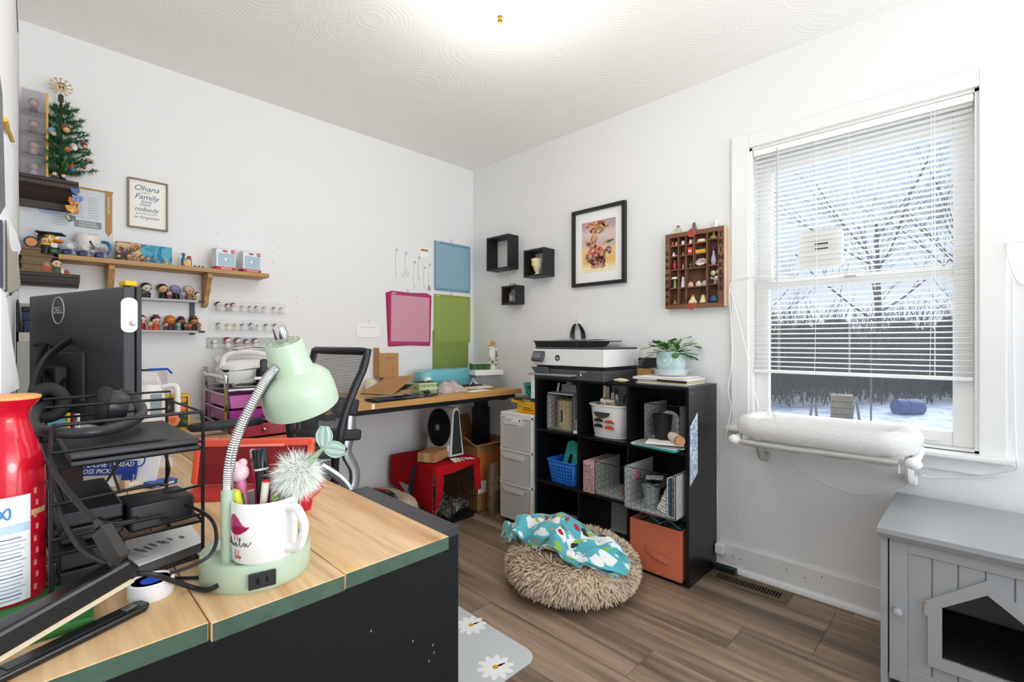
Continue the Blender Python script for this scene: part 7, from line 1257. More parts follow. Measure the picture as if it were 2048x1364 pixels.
scr = [(1.42, .0325), (1.36, .03), (1.3, .036), (1.27, .0405), (1.25, .036), (1.24, .030), (1.19, .0345), (1.15, .031), (1.11, .0295), (1.06, .0335), (1.05, .030), (1.0, .0295), (.95, .0345), (.93, .030), (.88, .0295), (.79, .036), (.77, .0405), (.8, .0415), (.8, .034), (.76, .029), (.7, .0305), (.65, .0345), (.61, .034), (.63, .0305), (.59, .0305), (.55, .0345), (.54, .0305), (.49, .0305), (.4, .0365)]
MB().tube(bez([onmug(a, z, .0003) for a, z in scr], 4), .00055, 5).build('script_name', matte('4a4e50'), mug)
decal('purple_print', [(1.62, .07), (1.56, .078), (1.5, .07), (1.52, .06), (1.6, .06)], plas('8a3a6a', .3))
def inmug(dx, dy, lean, h):
    """a pen standing in the mug: right / away offsets, lean right / away"""
    b = mc+RT*dx*.5+FW*dy*.5+Vector((0, 0, .0085)); d = (RT*lean[0]+FW*lean[1]+Vector((0, 0, 1))).normalized(); return b, d
def pen(name, lab, cat, dx, dy, lean, h, parts):
    b, d = inmug(dx, dy, lean, h); t = thing(name, lab, cat, b, 0, 'pens in the mug'); t.rotation_euler = d.to_track_quat('Z', 'Y').to_euler()
    for nm, prof, m_ in parts: MB().lathe([(r, z*h) for r, z in prof], 16).build(nm, m_, t, True)
    return t
t = pen('pink_topper_pen', 'pink multicolour pen with white and pink round topper', 'pen', -.034, -.004, (-.22, .05), .125, [('barrel', [(0, 0), (.0055, .02), (.0062, .3), (.0062, .75), (.004, .8)], clear_mat('pink_clear', 'e07aa8', .8)), ('collar', [(.0065, .74), (.0075, .78), (.007, .84), (0, .85)], plas('d980b0'))])
MB().ball((0, 0, .118), (.014, .0135, .0145), 16, 11).build('topper', plas('f0cdd8', .5), t, True); MB().ball((-.008, .002, .131), .007, 10, 7).build('topper_puff', plas('efc4d2', .5), t, True); MB().ball((.007, .002, .1305), .0068, 10, 7).build('topper_puff', plas('efc4d2', .5), t, True); MB().ball((-.004, -.013, .115), (.003, .004, .003), 8, 6).build('beak', plas('d8733a'), t, True)
for k, c in enumerate(('d8581e', '3f8a4a')): MB().box((.0065*math.cos(k*2.4-1.9), .0065*math.sin(k*2.4-1.9), .074), (.003, .003, .026)).build('ink_slider', plas(c), t)
pen('black_marker', 'thick black permanent marker with white band', 'marker', .0, .02, (-.14, .08), .15, [('barrel', [(0, 0), (.0105, .01), (.0105, .78)], mat('marker_black', '17181a', .35)), ('band', [(.0107, .78), (.0107, .8)], WHITE), ('cap', [(.0108, .8), (.0108, .985), (.0095, 1), (0, 1)], mat('marker_cap', '141518', .2))])
pen('white_pen', 'ivory pen with red end cap', 'pen', -.006, -.03, (.12, -.02), .112, [('barrel', [(0, 0), (.005, .02), (.0055, .97)], plas('d9d0c2')), ('end', [(.0056, .965), (.005, .985), (0, 1.0)], plas('b01420'))])
pen('rose_pen', 'rose pink glitter pen', 'pen', .016, -.028, (.16, .0), .1, [('barrel', [(0, 0), (.0055, .03), (.006, .93)], mat('rose_glitter', 'b9607e', .25, .3, mott=.3, mscale=300)), ('cap', [(.0058, .93), (.005, .99), (0, 1)], CLEAR)])
pen('yellow_highlighter', 'yellow highlighter at the left edge of the mug', 'highlighter', -.04, -.012, (-.2, -.08), .098, [('barrel', [(0, 0), (.006, .03), (.006, .6)], plas('d8cf1e')), ('cap', [(.0063, .6), (.0063, .95), (0, 1)], plas('dfe03a'))])
pen('floral_pencil', 'dark floral patterned pencil leaning left in the mug', 'pencil', -.018, .03, (-.2, .12), .15, [('barrel', [(0, 0), (.004, .02), (.004, .9)], blot_mat('pencil_print', ['5a5a58', 'c99a8a', '3a3c3e', 'd8d0c8'], 120, .4)), ('eraser', [(.0042, .9), (.0042, .99), (0, 1)], plas('b9a8a4'))])
pen('magenta_pen', 'magenta pen behind the pink topper pen', 'pen', -.022, .018, (-.1, .06), .122, [('barrel', [(0, 0), (.0045, .02), (.0045, .9)], plas('a81848')), ('cap', [(.005, .7), (.005, .98), (0, 1)], plas('c02058'))])
pen('navy_pen', 'slim navy pen behind the white pen', 'pen', -.004, .01, (-.06, .02), .1, [('barrel', [(0, 0), (.004, .02), (.004, .95), (0, 1)], plas('1c2030'))])
pen('green_pen', 'green camouflage pen at the right of the mug', 'pen', .03, -.022, (.12, -.1), .098, [('barrel', [(0, 0), (.005, .02), (.005, .9), (0, .96)], blot_mat('camo', ['4a6a2c', '7a9a3a', '2c3a1c'], 150))])
pen('lilac_pen', 'pale lilac pen beside the black marker', 'pen', .024, .012, (.02, .05), .12, [('barrel', [(0, 0), (.0048, .02), (.0048, .9), (0, .97)], plas('b0a8d4'))])
# feather pen with a mermaid-like tail (plain fish tail)
b, d = inmug(.03, .012, (.27, .02), .1); ft = thing('feather_pen', 'novelty pen with white feather puff and mint fish tail', 'pen', b, 0, 'pens in the mug'); L0_ = .118
MB().tube([(0, 0, 0), d*.108], .0035, 8).build('barrel', plas('cfd8cc'), ft, True)
pc0 = d*.118; rd = random.Random(31); m = MB()
for i in range(9000):
    a, z_ = rd.uniform(0, 2*PI), rd.uniform(-1, 1); e = Vector((math.sqrt(1-z_*z_)*math.cos(a), math.sqrt(1-z_*z_)*math.sin(a), z_*.85)); e = (e+Vector((0, 0, -.12))).normalized(); s0 = pc0+e*rd.uniform(.0, .01); Lf = rd.uniform(.012, .037)*(1.3 if rd.random() < .1 else 1)
    n_ = e.cross(Vector((rd.uniform(-1, 1), rd.uniform(-1, 1), rd.uniform(-1, 1)))).normalized(); mid = s0+e*Lf*.6+n_*Lf*.12; end = s0+e*Lf*.95+n_*Lf*.45+Vector((0, 0, -.006)); w_ = n_.cross(e).normalized()*.0003; o_ = len(m.v)
    m.v += [tuple(s0-w_), tuple(s0+w_), tuple(mid+w_), tuple(mid-w_), tuple(end)]; m.f += [(o_, o_+1, o_+2, o_+3), (o_+3, o_+2, o_+4)]
fp = m.build('feather_puff', mat('feather', 'eef2ec', .9, mott=.1, mscale=35, sheen=.3), ft); fp['kind'] = 'stuff'; MB().ball(pc0, .011, 12, 8).build('puff_core', mat('mint_core', 'c3d8c0', .9), ft, True)
td = (RT*.78+Vector((0, 0, .72))-FW*.1).normalized(); t0 = pc0+td*.016; sdv = td.cross(FW).normalized(); MT = mat('mint_scale', '9fb89a', .35, .25, mott=.25, mscale=200); 
m = MB(); m.tube([t0, t0+td*.018, t0+td*.036, t0+td*.045], [.0105, .0085, .0045, .003], 12, flat=.7); m.build('tail_stem', MT, ft, True); te_ = t0+td*.043
for s, dirv in ((1, (td*.75+sdv*-.9).normalized()), (-1, (td*.85+sdv*.8).normalized())):
    per = dirv.cross(FW).normalized(); m = MB(); m.sheet(lambda u, v: tuple(te_+dirv*(.034*u)+per*((v-.5)*(.006+.02*math.sin(PI*min(1, u*.95))**.8))+FW*(.0012*math.sin(v*16))), 8, 8, .0012); m.build('tail_fluke', mat('mint_fluke', 'a6bfb4', .4), ft, True)
# lip balm lying on the lamp base behind the mug
q = onZ(458, 1092, PZ+.046); o = thing('lip_balm', 'red and white lip balm lying on the lamp base', 'tube', (q.x, q.y, PZ+.0475), .9); MB().lathe([(0, -.02), (.0085, -.02), (.0085, .004)], 16, TR((0, 0, 0), (PI/2, 0, 0))).build('tube', plas('d8d4d0'), o, True); MB().lathe([(.0088, .004), (.0088, .024), (.006, .028), (0, .028)], 16, TR((0, 0, 0), (PI/2, 0, 0))).build('cap', plas('9a1c30'), o, True)
# ================================================================ RED CASE BEHIND THE MUG
ra, rb = onZ(352, 1006, PZ), onZ(625, 998, PZ); mid = (ra+rb)/2; yaw = math.atan2((rb-ra).y, (rb-ra).x); rw = (rb-ra).length
rc = thing('red_case', 'open red plastic case standing behind the mug', 'case', (mid.x, mid.y, PZ), yaw); RC = mat('red_plastic', 'b83a34', .4); RC2 = mat('dark_red', '7c1c22', .45); CO = mat('coral_rim', 'dc5a42', .4)
MB().prism(rrect(rw, .095, .012, 4, 0, .0475), 0, .012).build('base', RC, rc, bevel=.002)
lid = MB().prism(rrect(rw-.02, .1, .018, 5, 0, .05), -.006, .006, TR((-.025, .098, .012), (PI/2-.18, 0, 0))).build('lid', RC2, rc, bevel=.002)
MB().prism(rrect(rw-.01, .02, .0095, 5, 0, .1), -.011, .011, TR((-.025, .098, .012), (PI/2-.18, 0, 0))).build('rim', CO, rc, bevel=.004)
for s in (-1, 1): MB().prism(rrect(.014, .1, .006, 4, s*(rw/2-.014), .052), -.011, .011, TR((-.025, .098, .012), (PI/2-.18, 0, 0))).build('rim', CO, rc, bevel=.003)
MB().box((.0, .07, .1125), (.12, .0015, .006), (-.18, 0, 0)).build('rim_highlight', plas('f08a78', .4), rc)
q = onZ(592, 1000, PZ+.02); o = thing('red_gem_charm', 'red faceted plastic charm beside the mug', 'charm', (q.x+.01, q.y-.02, PZ), .3); MB().prism([(-.012, 0), (.012, 0), (.017, .02), (.006, .045), (-.006, .045), (-.017, .02)], -.007, .007, TR((0, 0, 0), (PI/2, 0, 0))).build('gem', mat('red_gloss', 'b3182c', .15), o, bevel=.002); MB().tube([(0, 0, .043), (.002, .002, .056)], .0012, 5).build('loop', plas('d87a70'), o)
# ================================================================ LETTER-TRAY RACK
RX0, RX1, RY0, RY1 = -2.394, -2.216, -1.912, -1.665; rk = thing('wire_tray_rack', 'black wire letter tray rack on the plank desk', 'rack', (RX1, RY0, PZ), .03); RWd, RDp = RX1-RX0, RY1-RY0
WR = .0021
def bar(pts, r=WR, nm='wire', par=rk): return MB().tube(pts, r, 6).build(nm, BLACKM, par, True)
for x in (0, -RWd):
    MB().tube(bez([(x, 0, .012), (x, 0, .1), (x, 0, .235), (x-(.008 if x == 0 else -.008), 0, .25)], 4), .0026, 8).build('post', BLACKM, rk, True); MB().tube([(x, RDp, .004), (x, RDp, .25)], .0026, 8).build('post', BLACKM, rk, True)
    MB().tube([(x, 0, .012), (x-.0, .03, .0045), (x, RDp, .0045)], .0026, 8).build('foot_bar', BLACKM, rk, True)
for z in (.25, .232): bar([(0, RDp, z), (-RWd, RDp, z)], nm='top_rail')
bar(bez([(0, 0, .25), (-.02, 0, .251), (-RWd, 0, .25)], 4), .0026, 'top_rail'); bar([(0, 0, .25), (0, RDp, .25)], nm='top_rail'); bar([(-.012, RDp*.55, .238), (-.012, RDp*.55, .262), (-RWd, RDp*.55, .262)], nm='top_rail'); bar([(-.004, RDp*.8, .238), (-.004, RDp*.8, .27), (-RWd, RDp*.8, .27)], nm='top_rail')
NET = net_mat('tray_net', '1a1b1d', (60, 60, 1), (.5, .5), .5, True)
for z in (.191, .073):
    tr0 = MB(); tr0.sheet(lambda u, v: (-RWd*u, RDp*v, z), 1, 1, 0); tr0.build('tray_net', NET, rk)
    bar([(0, 0, z), (-RWd, 0, z)], .0026, 'tray_edge'); bar([(0, RDp, z), (-RWd, RDp, z)], .0026, 'tray_edge'); bar([(0, 0, z), (0, RDp, z)], .0022, 'tray_edge'); bar([(-RWd, 0, z), (-RWd, RDp, z)], .0022, 'tray_edge')
    bar(bez([(0, -.002, z+.012), (-.05, -.002, z+.012), (-.056, -.002, z+.022), (-RWd, -.002, z+.022)], 4), .0022, 'lip_wire')
bar(bez([(0, -.001, .132), (-.05, -.001, .13), (-.058, -.001, .145), (-RWd, -.001, .142)], 4), .0024, 'lip_wire'); bar(bez([(0, 0, .016), (-.05, -.004, .014), (-.06, -.012, .006), (-.02, -.05, .004), (.0, -.062, .0035)], 4), .0024, 'foot_wire')
lp = thing('laptop', 'closed black laptop on the top tray of the wire rack', 'laptop', (-2.301, -1.802, PZ+.1935), .03); LM = mat('laptop_black', '2a2b2e', .42, bump=.05, bscale=300)
MB().bx(-.078, .074, -.13, .12, 0, .007).build('base', LM, lp, bevel=.002); MB().bx(-.079, .073, -.131, .12, .009, .0185).build('lid', LM, lp, bevel=.003)
MB().bx(-.07, .07, .118, .122, .004, .012).build('hinge', BLACK, lp)
hp = thing('headphones', 'black over-ear headphones lying on the laptop', 'headphones', (0, 0, 0)); HB = mat('headphone_black', '26282b', .38); HPd = mat('ear_pad', '1b1c1e', .75)
MB().tube(bez([atw(112, 800, .83), atw(72, 822, .76), atw(68, 852, .71), atw(120, 866, .70), atw(190, 864, .72), atw(250, 850, .77), atw(284, 826, .85), atw(268, 795, .90), atw(240, 785, .9)], 8), .0082, 10, flat=1.0).build('headband', HB, hp, True)
for (px, py, w_, fx_, nm) in ((95, 806, .80, .5, 0), (214, 812, .82, -.6, 1)):
    c = atw(px, py, w_); n_ = (RT*fx_-FW*.55+Vector((0, 0, .12))).normalized(); Q = Matrix.Translation(c) @ n_.to_track_quat('Z', 'Y').to_matrix().to_4x4()
    MB().lathe([(0, -.03), (.019, -.028), (.027, -.015), (.028, -.002)], 24, Q).build('ear_shell', HB, hp, True)
    MB().tube([Q @ Vector((.0195*math.cos(2*PI*k/24), .0235*math.sin(2*PI*k/24), .005)) for k in range(24)], .0105, 10, closed=True).build('ear_pad', HPd, hp, True); MB().lathe([(0, -.001), (.02, -.001)], 20, Q).build('ear_mesh', matte('0c0c0d'), hp)
o = thing('drive_box', 'black power brick on the middle tray of the rack', 'box', (-2.268, -1.862, PZ+.0755), .1); MB().bx(-.045, .04, -.04, .04, 0, .04).build('body', mat('brick_black', '1e2023', .4), o, bevel=.004)
tag(MB().tube(bez([atw(275, 1028, .735), atw(268, 1040, .715), atw(230, 1046, .70), atw(200, 1040, .70), atw(190, 1022, .72), atw(165, 1030, .71), atw(110, 1066, .665)], 8), .0035, 8).build('brick_lead', BLACK, None, True), 'short black lead looping in front of the power brick', 'cable')
# HDMI-like cable with flat plug block
hc_ = thing('adapter_cable', 'black cable with ribbed sleeve ending in a flat rectangular plug', 'cable', (0, 0, 0))
MB().tube(bez([atw(98, 918, .64), atw(112, 950, .63), atw(150, 1000, .62), atw(190, 1042, .615)], 8), .0036, 8).build('sleeve', mat('sleeve_black', '2a2826', .5, bump=.8, bscale=700), hc_, True)
p0, p1 = atw(192, 1040, .612), atw(240, 1120, .60); ax_ = (p1-p0).normalized(); MB().tube([p0, p0.lerp(p1, .2)], [.004, .009], 10, flat=.6).build('strain_relief', RUBBER, hc_, True)
Qm = Matrix.Translation(p0.lerp(p1, .62)) @ ax_.to_track_quat('Z', 'Y').to_matrix().to_4x4(); MB().add(*(lambda b: (b.v, b.f))(MB().box((0, 0, 0), (.013, .025, (p1-p0).length*.78))), Qm).build('plug', mat('plug_black', '2c2a28', .55), hc_, bevel=.002)
tag(MB().tube(bez([atw(95, 960, .66), atw(120, 1030, .655), atw(160, 1095, .645), atw(215, 1128, .63), atw(250, 1140, .625)], 8), .0033, 8).build('black_cable', BLACK, None, True), 'black cable hanging from behind the bottle to the stapler', 'cable')
tag(MB().tube(bez([atw(225, 1005, .83), atw(300, 998, .80), atw(370, 1010, .77), atw(420, 1036, .74), atw(433, 1075, .70), atw(420, 1110, .675), atw(380, 1133, .66), atw(340, 1146, .65)], 10), .0026, 8).build('looping_cable', BLACK, None, True), 'thin black cable looping round the right side of the rack', 'cable')
for k, (pts, lab) in enumerate((([(250, 905, .93), (225, 945, .90), (195, 990, .86)], 'short black cable dangling in the middle of the rack'), ([(225, 900, .95), (226, 940, .93), (240, 985, .88)], 'second short black cable dangling in the middle of the rack'), ([(330, 905, .84), (338, 940, .84), (330, 965, .86)], 'short black cable at the right inside the rack'))): tag(MB().tube(bez([atw(*p) for p in pts], 8), .0022, 6).build('rack_cable', BLACK, None, True), lab, 'cable')
# floss bag behind the rack
fa, fb = onZ(160, 962, PZ+.02), onZ(290, 958, PZ+.02); mid = (fa+fb)/2; fbg = thing('floss_bag', 'white and blue bag of floss picks standing behind the rack', 'bag', (mid.x+.004, mid.y+.012, PZ), math.atan2((fb-fa).y, (fb-fa).x)); fw_ = .19
m = MB(); m.sheet(lambda u, v: ((u-.5)*fw_*(1+.1*v), .012*math.sin(PI*u)*(1-v)*-1+.02*v, .004+.12*v), 12, 8, .006); m.build('pouch', mat('bag_white', 'eef1f4', .3), fbg, True); BLP = mat('bag_blue', '1f3f98', .35)
MB().box((-.014, -.0135, .05), (.15, .001, .034), (-.15, 0, 0)).build('blue_band', BLP, fbg); txt('DUAL-LINE THREAD', .0152, WHITE, fbg, (-.014, -.0145, .0585), (PI/2-.15, 0, 0), shear=.2); txt('FLOSS PICKS', .0152, WHITE, fbg, (-.034, -.0165, .043), (PI/2-.15, 0, 0), shear=.2); txt('Basics', .011, matte('3a3a40'), fbg, (.03, -.004, .083), (PI/2-.15, 0, 0), shear=.2)
MB().tube([(.064+.014*math.cos(R(a)), -.0115+.0, .07+.018*math.sin(R(a))) for a in range(200, 500, 20)], .0018, 6).build('pick_print', BLP, fbg); MB().tube([(.062, -.013, .052), (.058, -.0165, .02)], .0022, 6).build('pick_print', BLP, fbg); MB().lathe([(0, 0), (.014, 0), (0, .001)], 16, TR((.04, -.0165, .025), (PI/2-.15, 0, 0))).build('round_print', BLP, fbg)
for i, (px, py, c, lab, sz) in enumerate(((135, 945, '8a5a3a', 'brown candy box behind the rack at the left', (.05, .03, .05)), (330, 960, '2a5ab0', 'blue and white packet on the desk right of the floss bag', (.06, .04, .012)), (318, 925, 'd9d4cc', 'stack of white cards behind the rack at the right', (.05, .09, .03)), (275, 962, 'd8b89c', 'tan crumpled paper behind the power brick', (.05, .03, .02)))):
    q = onZ(px, py+12, PZ); o = thing('desk_clutter', lab, 'packet', q, .3); MB().box((0, .02, sz[2]/2), sz).build('packet', mat('dc'+c, c, .5, mott=.1, mscale=60), o, bevel=.002); MB().box((0, .02-sz[1]/2-.0005, sz[2]/2), (sz[0]*.7, .001, sz[2]*.4)).build('label', pap('e6e2da'), o)
for i, (px, py, w_, c, lab) in enumerate(((124, 838, .945, 'd8c020', 'yellow slip of card behind the headphones'), (132, 838, .95, '8a1f4a', 'dark magenta card behind the headphones'), (142, 840, .955, 'e6e4e2', 'white card slip behind the headphones'), (114, 836, .94, '6fb6c4', 'light blue card slip behind the headphones'))):
    p = atw(px, py, w_); o = thing('card_slip', lab, 'card', (p.x, p.y, p.z-.05), -.75+.1*i, 'cards standing behind the rack'); hh = .062; MB().bx(-.014, .014, -.002, .002, 0, hh).build('card', pap(c), o); MB().bx(-.011, .011, -.0026, -.002, hh-.014, hh-.006).build('print_line', matte('5a5a5c'), o)
q = atw(122, 838, .95); o = thing('black_card_box', 'black open box behind the headphones holding coloured cards', 'box', (q.x-.012, q.y, PZ), -.72); m = MB(); boxof(m, .075, .05, .185, .003); m.build('shell', BLACK, o)
for i, (x, y, z, w_, d_, h_, lab) in enumerate(((-2.352, -1.79, .0755, .07, .2, .045, 'black notebook pile on the middle tray behind the bottle'), (-2.35, -1.775, .006, .075, .19, .05, 'black case standing under the rack behind the bottle'))):
    o = thing('black_case', lab, 'case', (x, y, PZ+z), .03); MB().bx(-w_/2, w_/2, -d_/2, d_/2, 0, h_*.48).build('lower_half', BLACK, o, bevel=.003); MB().bx(-w_/2, w_/2, -d_/2, d_/2, h_*.52, h_).build('upper_half', mat('brick_black', '1e2023', .4), o, bevel=.003)
# ================================================================ BATTERIES, TAPE, GREEN BOX, STAPLER, BOTTLE
bq = [onZ(240, 1088, PZ+.027), onZ(378, 1046, PZ+.027), onZ(408, 1082, PZ+.027), onZ(268, 1134, PZ+.027)]; cen = sum(bq, Vector())/4
bp = thing('battery_pack', 'white and grey blister card of batteries under the rack front', 'packet', (0, 0, 0)); 
m = MB(); m.add([p for p in bq]+[p+Vector((0, 0, -.0015)) for p in bq], [(3, 2, 1, 0), (4, 5, 6, 7), (0, 1, 5, 4), (1, 2, 6, 5), (2, 3, 7, 6), (3, 0, 4, 7)]); m.build('card', pap('e9e9e7'), bp)
sh_ = [cen+(p-cen)*.93 for p in bq]; m = MB(); m.add([p+Vector((0, 0, -.0016)) for p in sh_]+[Vector((p.x, p.y, PZ+.009)) for p in sh_], [(3, 2, 1, 0), (4, 5, 6, 7), (0, 1, 5, 4), (1, 2, 6, 5), (2, 3, 7, 6), (3, 0, 4, 7)]); m.build('blister', mat('blister_grey', '5c5e62', .3), bp)
ux = (bq[2]-bq[3]).normalized(); uy = (bq[0]-bq[3]); uy = (uy-ux*uy.dot(ux)).normalized(); byaw = math.atan2(ux.y, ux.x); Lx = (bq[2]-bq[3]).length
def onc(a, b): return bq[3]+ux*(a*Lx)+uy*b*(bq[0]-bq[3]).length+Vector((0, 0, .0004))
for (a, b, wx, wy) in ((.14, .28, .03, .0012), (.14, .36, .03, .0012), (.14, .44, .028, .0015), (.34, .5, .003, .02), (.36, .4, .003, .016), (.45, .45, .003, .022), (.55, .5, .004, .02), (.66, .5, .003, .02), (.7, .45, .003, .02), (.2, .75, .014, .005), (.8, .5, .003, .014), (.14, .2, .03, .0012)): MB().box(onc(a, b), (wx, wy, .0004), (0, 0, byaw)).build('print', matte('7a7b7e'), bp)
txt('AA', .011, matte('2a2a2c'), bp, onc(.93, .42), (0, 0, byaw+PI/2)); txt('20', .012, matte('2a2a2c'), bp, onc(.24, .62), (0, 0, byaw+PI/2))
tq = onZ(303, 1166, PZ+.018); tp_ = thing('tape_dish', 'white and blue round tape roll beside the stapler', 'tape', (tq.x, tq.y+.002, PZ), 0); MB().lathe([(.0, 0), (.026, 0), (.0275, .004), (.0275, .022), (.025, .024), (.023, .022), (.023, .004), (0, .004)], 30).build('roll', plas('e3e3e6', .45), tp_, True); MB().lathe([(.0235, .0215), (.013, .0215), (.0125, .006), (0, .006)], 30).build('core', plas('1f55c8', .4), tp_, True)
gb = thing('green_game_box', 'green printed flat box under the bottle and stapler', 'box', (-2.44, -1.945, PZ), -.08); GB = mat('box_green', '2f6b35', .5, mott=.1, mscale=18); MB().bx(-.1, .088, -.055, .085, 0, .0125).build('box', GB, gb, bevel=.001)
for (x, y, wx, wy, c) in ((.05, .01, .024, .008, 'cfd4c4'), (.02, -.03, .02, .01, 'd9d4c8'), (.06, .04, .014, .005, 'b8443a')): MB().lathe([(0, 0), (1, 0), (0, .0004)], 20, TR((x, y, .0126), (0, 0, .5), (wx, wy, 1))).build('print_oval', pap(c), gb)
for k in range(7): MB().box((.075-.009*k, -.005-.006*k, .0128), (.006, .004, .0005), (0, 0, .6)).build('print_fleck', plas('c9962a', .6), gb)
MB().box((.068, .062, .0128), (.04, .006, .0005), (0, 0, .25)).build('print_bar', plas('8a1f4a', .6), gb)
o = thing('grey_strip', 'grey and white booklet sticking out under the rack', 'booklet', (-2.36, -1.835, PZ+.0), .05); MB().bx(-.07, .06, -.018, .03, .0132, .0165).build('booklet', matte('6e6a60'), o); MB().bx(-.07, .06, .026, .032, .0165, .024).build('curled_edge', PAPER, o)
sa, sb_ = Vector((-2.302, -1.998, PZ)), Vector((-2.47, -2.078, PZ)); sd = (sa-sb_); sy = math.atan2(sd.y, sd.x)
stp = thing('stapler', 'large black stapler open at the front edge of the desk', 'stapler', (sb_.x, sb_.y, PZ), sy); SL = sd.length; SBK = mat('stapler_black', '17181a', .22)
MB().prism([(-.02, -.014), (SL-.008, -.0135), (SL, -.008), (SL, .008), (SL-.008, .0135), (-.02, .014)], .0005, .009).build('base', SBK, stp, bevel=.0025); MB().bx(.04, SL-.012, -.0065, .0065, .009, .0102).build('base_plate', mat('dark_steel', '3c4642', .25, .7), stp); MB().bx(SL-.028, SL-.015, -.005, .005, .0102, .0112).build('anvil', STEEL, stp)
pv = .17
def arm(mb, x0, x1, y, z0, z1, front=0):
    M = TR((-.02, 0, .012), (0, -pv, 0)); mb.prism([(x0, z0), (x1, z0), (x1+front, z0+(z1-z0)*.35), (x1-.004, z1), (x0, z1)], -y, y, M @ Matrix(((1, 0, 0, 0), (0, 0, -1, 0), (0, 1, 0, 0), (0, 0, 0, 1))))
m = MB(); arm(m, 0, SL+.004, .0075, 0, .008); m.build('magazine', plas('c9bfa6', .4), stp, bevel=.001); m = MB(); arm(m, -.004, SL+.006, .0145, .0085, .036, .006); m.build('top_arm', SBK, stp, bevel=.005)
MB().bx(-.03, .02, -.0125, .0125, .0005, .03).build('hinge_block', SBK, stp, bevel=.004)
# red bottle
bc2 = Vector((-2.4385, -1.8605, PZ+.0127)); rb_ = .041; bt_ = thing('red_bottle', 'red spray bottle with orange cap and white label at the left edge', 'bottle', bc2); bt_.scale = (1, 1, .97)
REDB = mat('bottle_red', 'c8102a', .22, coat=.3); k_ = rb_
MB().lathe([(0, 0), (k_*.96, 0), (k_, .006), (k_, .165), (k_*.995, .172)], 48).build('body', REDB, bt_, True)
MB().lathe([(k_*.99, .171), (k_*.97, .19), (k_*.86, .21), (k_*.7, .232), (k_*.58, .25), (k_*.57, .258), (k_*.66, .268), (k_*.82, .277), (k_*.88, .282)], 48).build('collar', REDB, bt_, True)
MB().lathe([(k_*.885, .2815), (k_*.885, .285), (k_*.8, .2865), (0, .2885)], 48).build('cap_top', mat('cap_orange', 'e0a05a', .45), bt_, True)
va2 = math.atan2((CAM-bc2).y, (CAM-bc2).x)
def lab_(a0, a1, z0, z1, d_, m_, nm): b = MB(); b.sheet(lambda u, v: ((k_+d_)*math.cos(va2-(a0+(a1-a0)*u)), (k_+d_)*math.sin(va2-(a0+(a1-a0)*u)), z0+(z1-z0)*v), 20, 2, 0); return b.build(nm, m_, bt_, True)
lab_(1.6, -.62, .004, .15, .0005, pap('eef1f5'), 'label'); lab_(1.6, -.6, .1, .112, .0007, pap('b9d2e8'), 'label_band')
MB().tube([((k_+.001)*math.cos(va2-a), (k_+.001)*math.sin(va2-a), z) for a, z in [(.05-.17*math.cos(t)*1.0, .128+.0075*math.sin(2*t)*(1)) for t in [2*PI*j/28 for j in range(28)]]], .0011, 6, closed=True).build('blue_loop_print', plas('3f86c4', .5), bt_)
rd = random.Random(8)
for i in range(17): z = .092-.0052*i; lab_(.9, -.35-rd.random()*.15, z, z+.0013, .0007, plas('8f98b8', .6) if i % 5 else plas('3a4a86', .6), 'label_line')
for k in range(9): z = .012+.017*k; lab_(-.72-.06*(k % 2), -.82-.06*(k % 2), z, z+.008, .0006, plas('e08a74', .5), 'dot_print')
lab_(-.64, -1.2, .118, .126, .0006, plas('c9a878', .5), 'ribbon_print')
# ================================================================ MONITOR
ms = thing('monitor', 'black computer monitor seen from behind on the plank desk', 'monitor', (-2.3316, -1.0304, PZ), 0); mdir = Vector((-.29, .957, 0)); # along the width, away from the camera
Mm = Matrix(((mdir.x, .957, 0, 0), (mdir.y, .29, 0, 0), (0, 0, 1, 0), (0, 0, 0, 1)))   # x along width (away), y toward the screen side
MC = mat('monitor_back', '3a3c41', .38, bump=.02, bscale=200); MC2 = mat('monitor_edge', '2b2e33', .4); zb, zt2 = .147, .5
def mm(b): q = MB(); q.add(b.v, b.f, Mm); return q
mm(MB().bx(-.305, .255, -.012, .014, zb, zt2)).build('back_shell', MC, ms, bevel=.004); mm(MB().bx(-.308, .258, .0145, .026, zb-.002, zt2+.002)).build('bezel', MC2, ms, bevel=.002); mm(MB().bx(-.3, .25, .026, .0268, zb+.015, zt2-.006)).build('screen', mat('screen_black', '08090b', .15), ms)
mm(MB().bx(-.306, .256, .0135, .0148, zb+.004, zt2-.004)).build('vent_seam', matte('08090a'), ms)
mm(MB().bx(-.11, .11, -.02, -.011, zb+.06, zb+.19)).build('rear_bulge', MC, ms, bevel=.006); mm(MB().bx(-.035, .035, -.05, -.02, .005, .3)).build('stand_neck', mat('stand_dark', '202226', .4), ms, bevel=.006); mm(MB().bx(-.14, .14, -.10, .09, 0, .008)).build('stand_foot', mat('stand_dark', '202226', .4), ms, bevel=.003)
lm_ = mat('logo_silver', 'c4c6ca', .3, .3); cxl, czl = .055, .452
MB().tube([Mm @ Vector((cxl+.037*math.cos(2*PI*k/36), -.0125, czl+.037*math.sin(2*PI*k/36))) for k in range(36)], .0018, 6, closed=True).build('logo_ring', lm_, ms, True)
lt = txt('DELL', .026, lm_, ms, (0, 0, 0), (0, 0, 0), bold=.0006)
lt.matrix_local = Matrix.Translation(Mm @ Vector((cxl, -.0131, czl))) @ Matrix(((-mdir.x, 0, -.957, 0), (-mdir.y, 0, -.29, 0), (0, 1, 0, 0), (0, 0, 0, 1)))
wc = thing('webcam_cover', 'white oval plastic clip on the monitor edge', 'clip', Vector((-2.3316, -1.0304, PZ))+(Mm @ Vector((-.312, -.006, .43))), math.atan2(mdir.y, mdir.x)); 
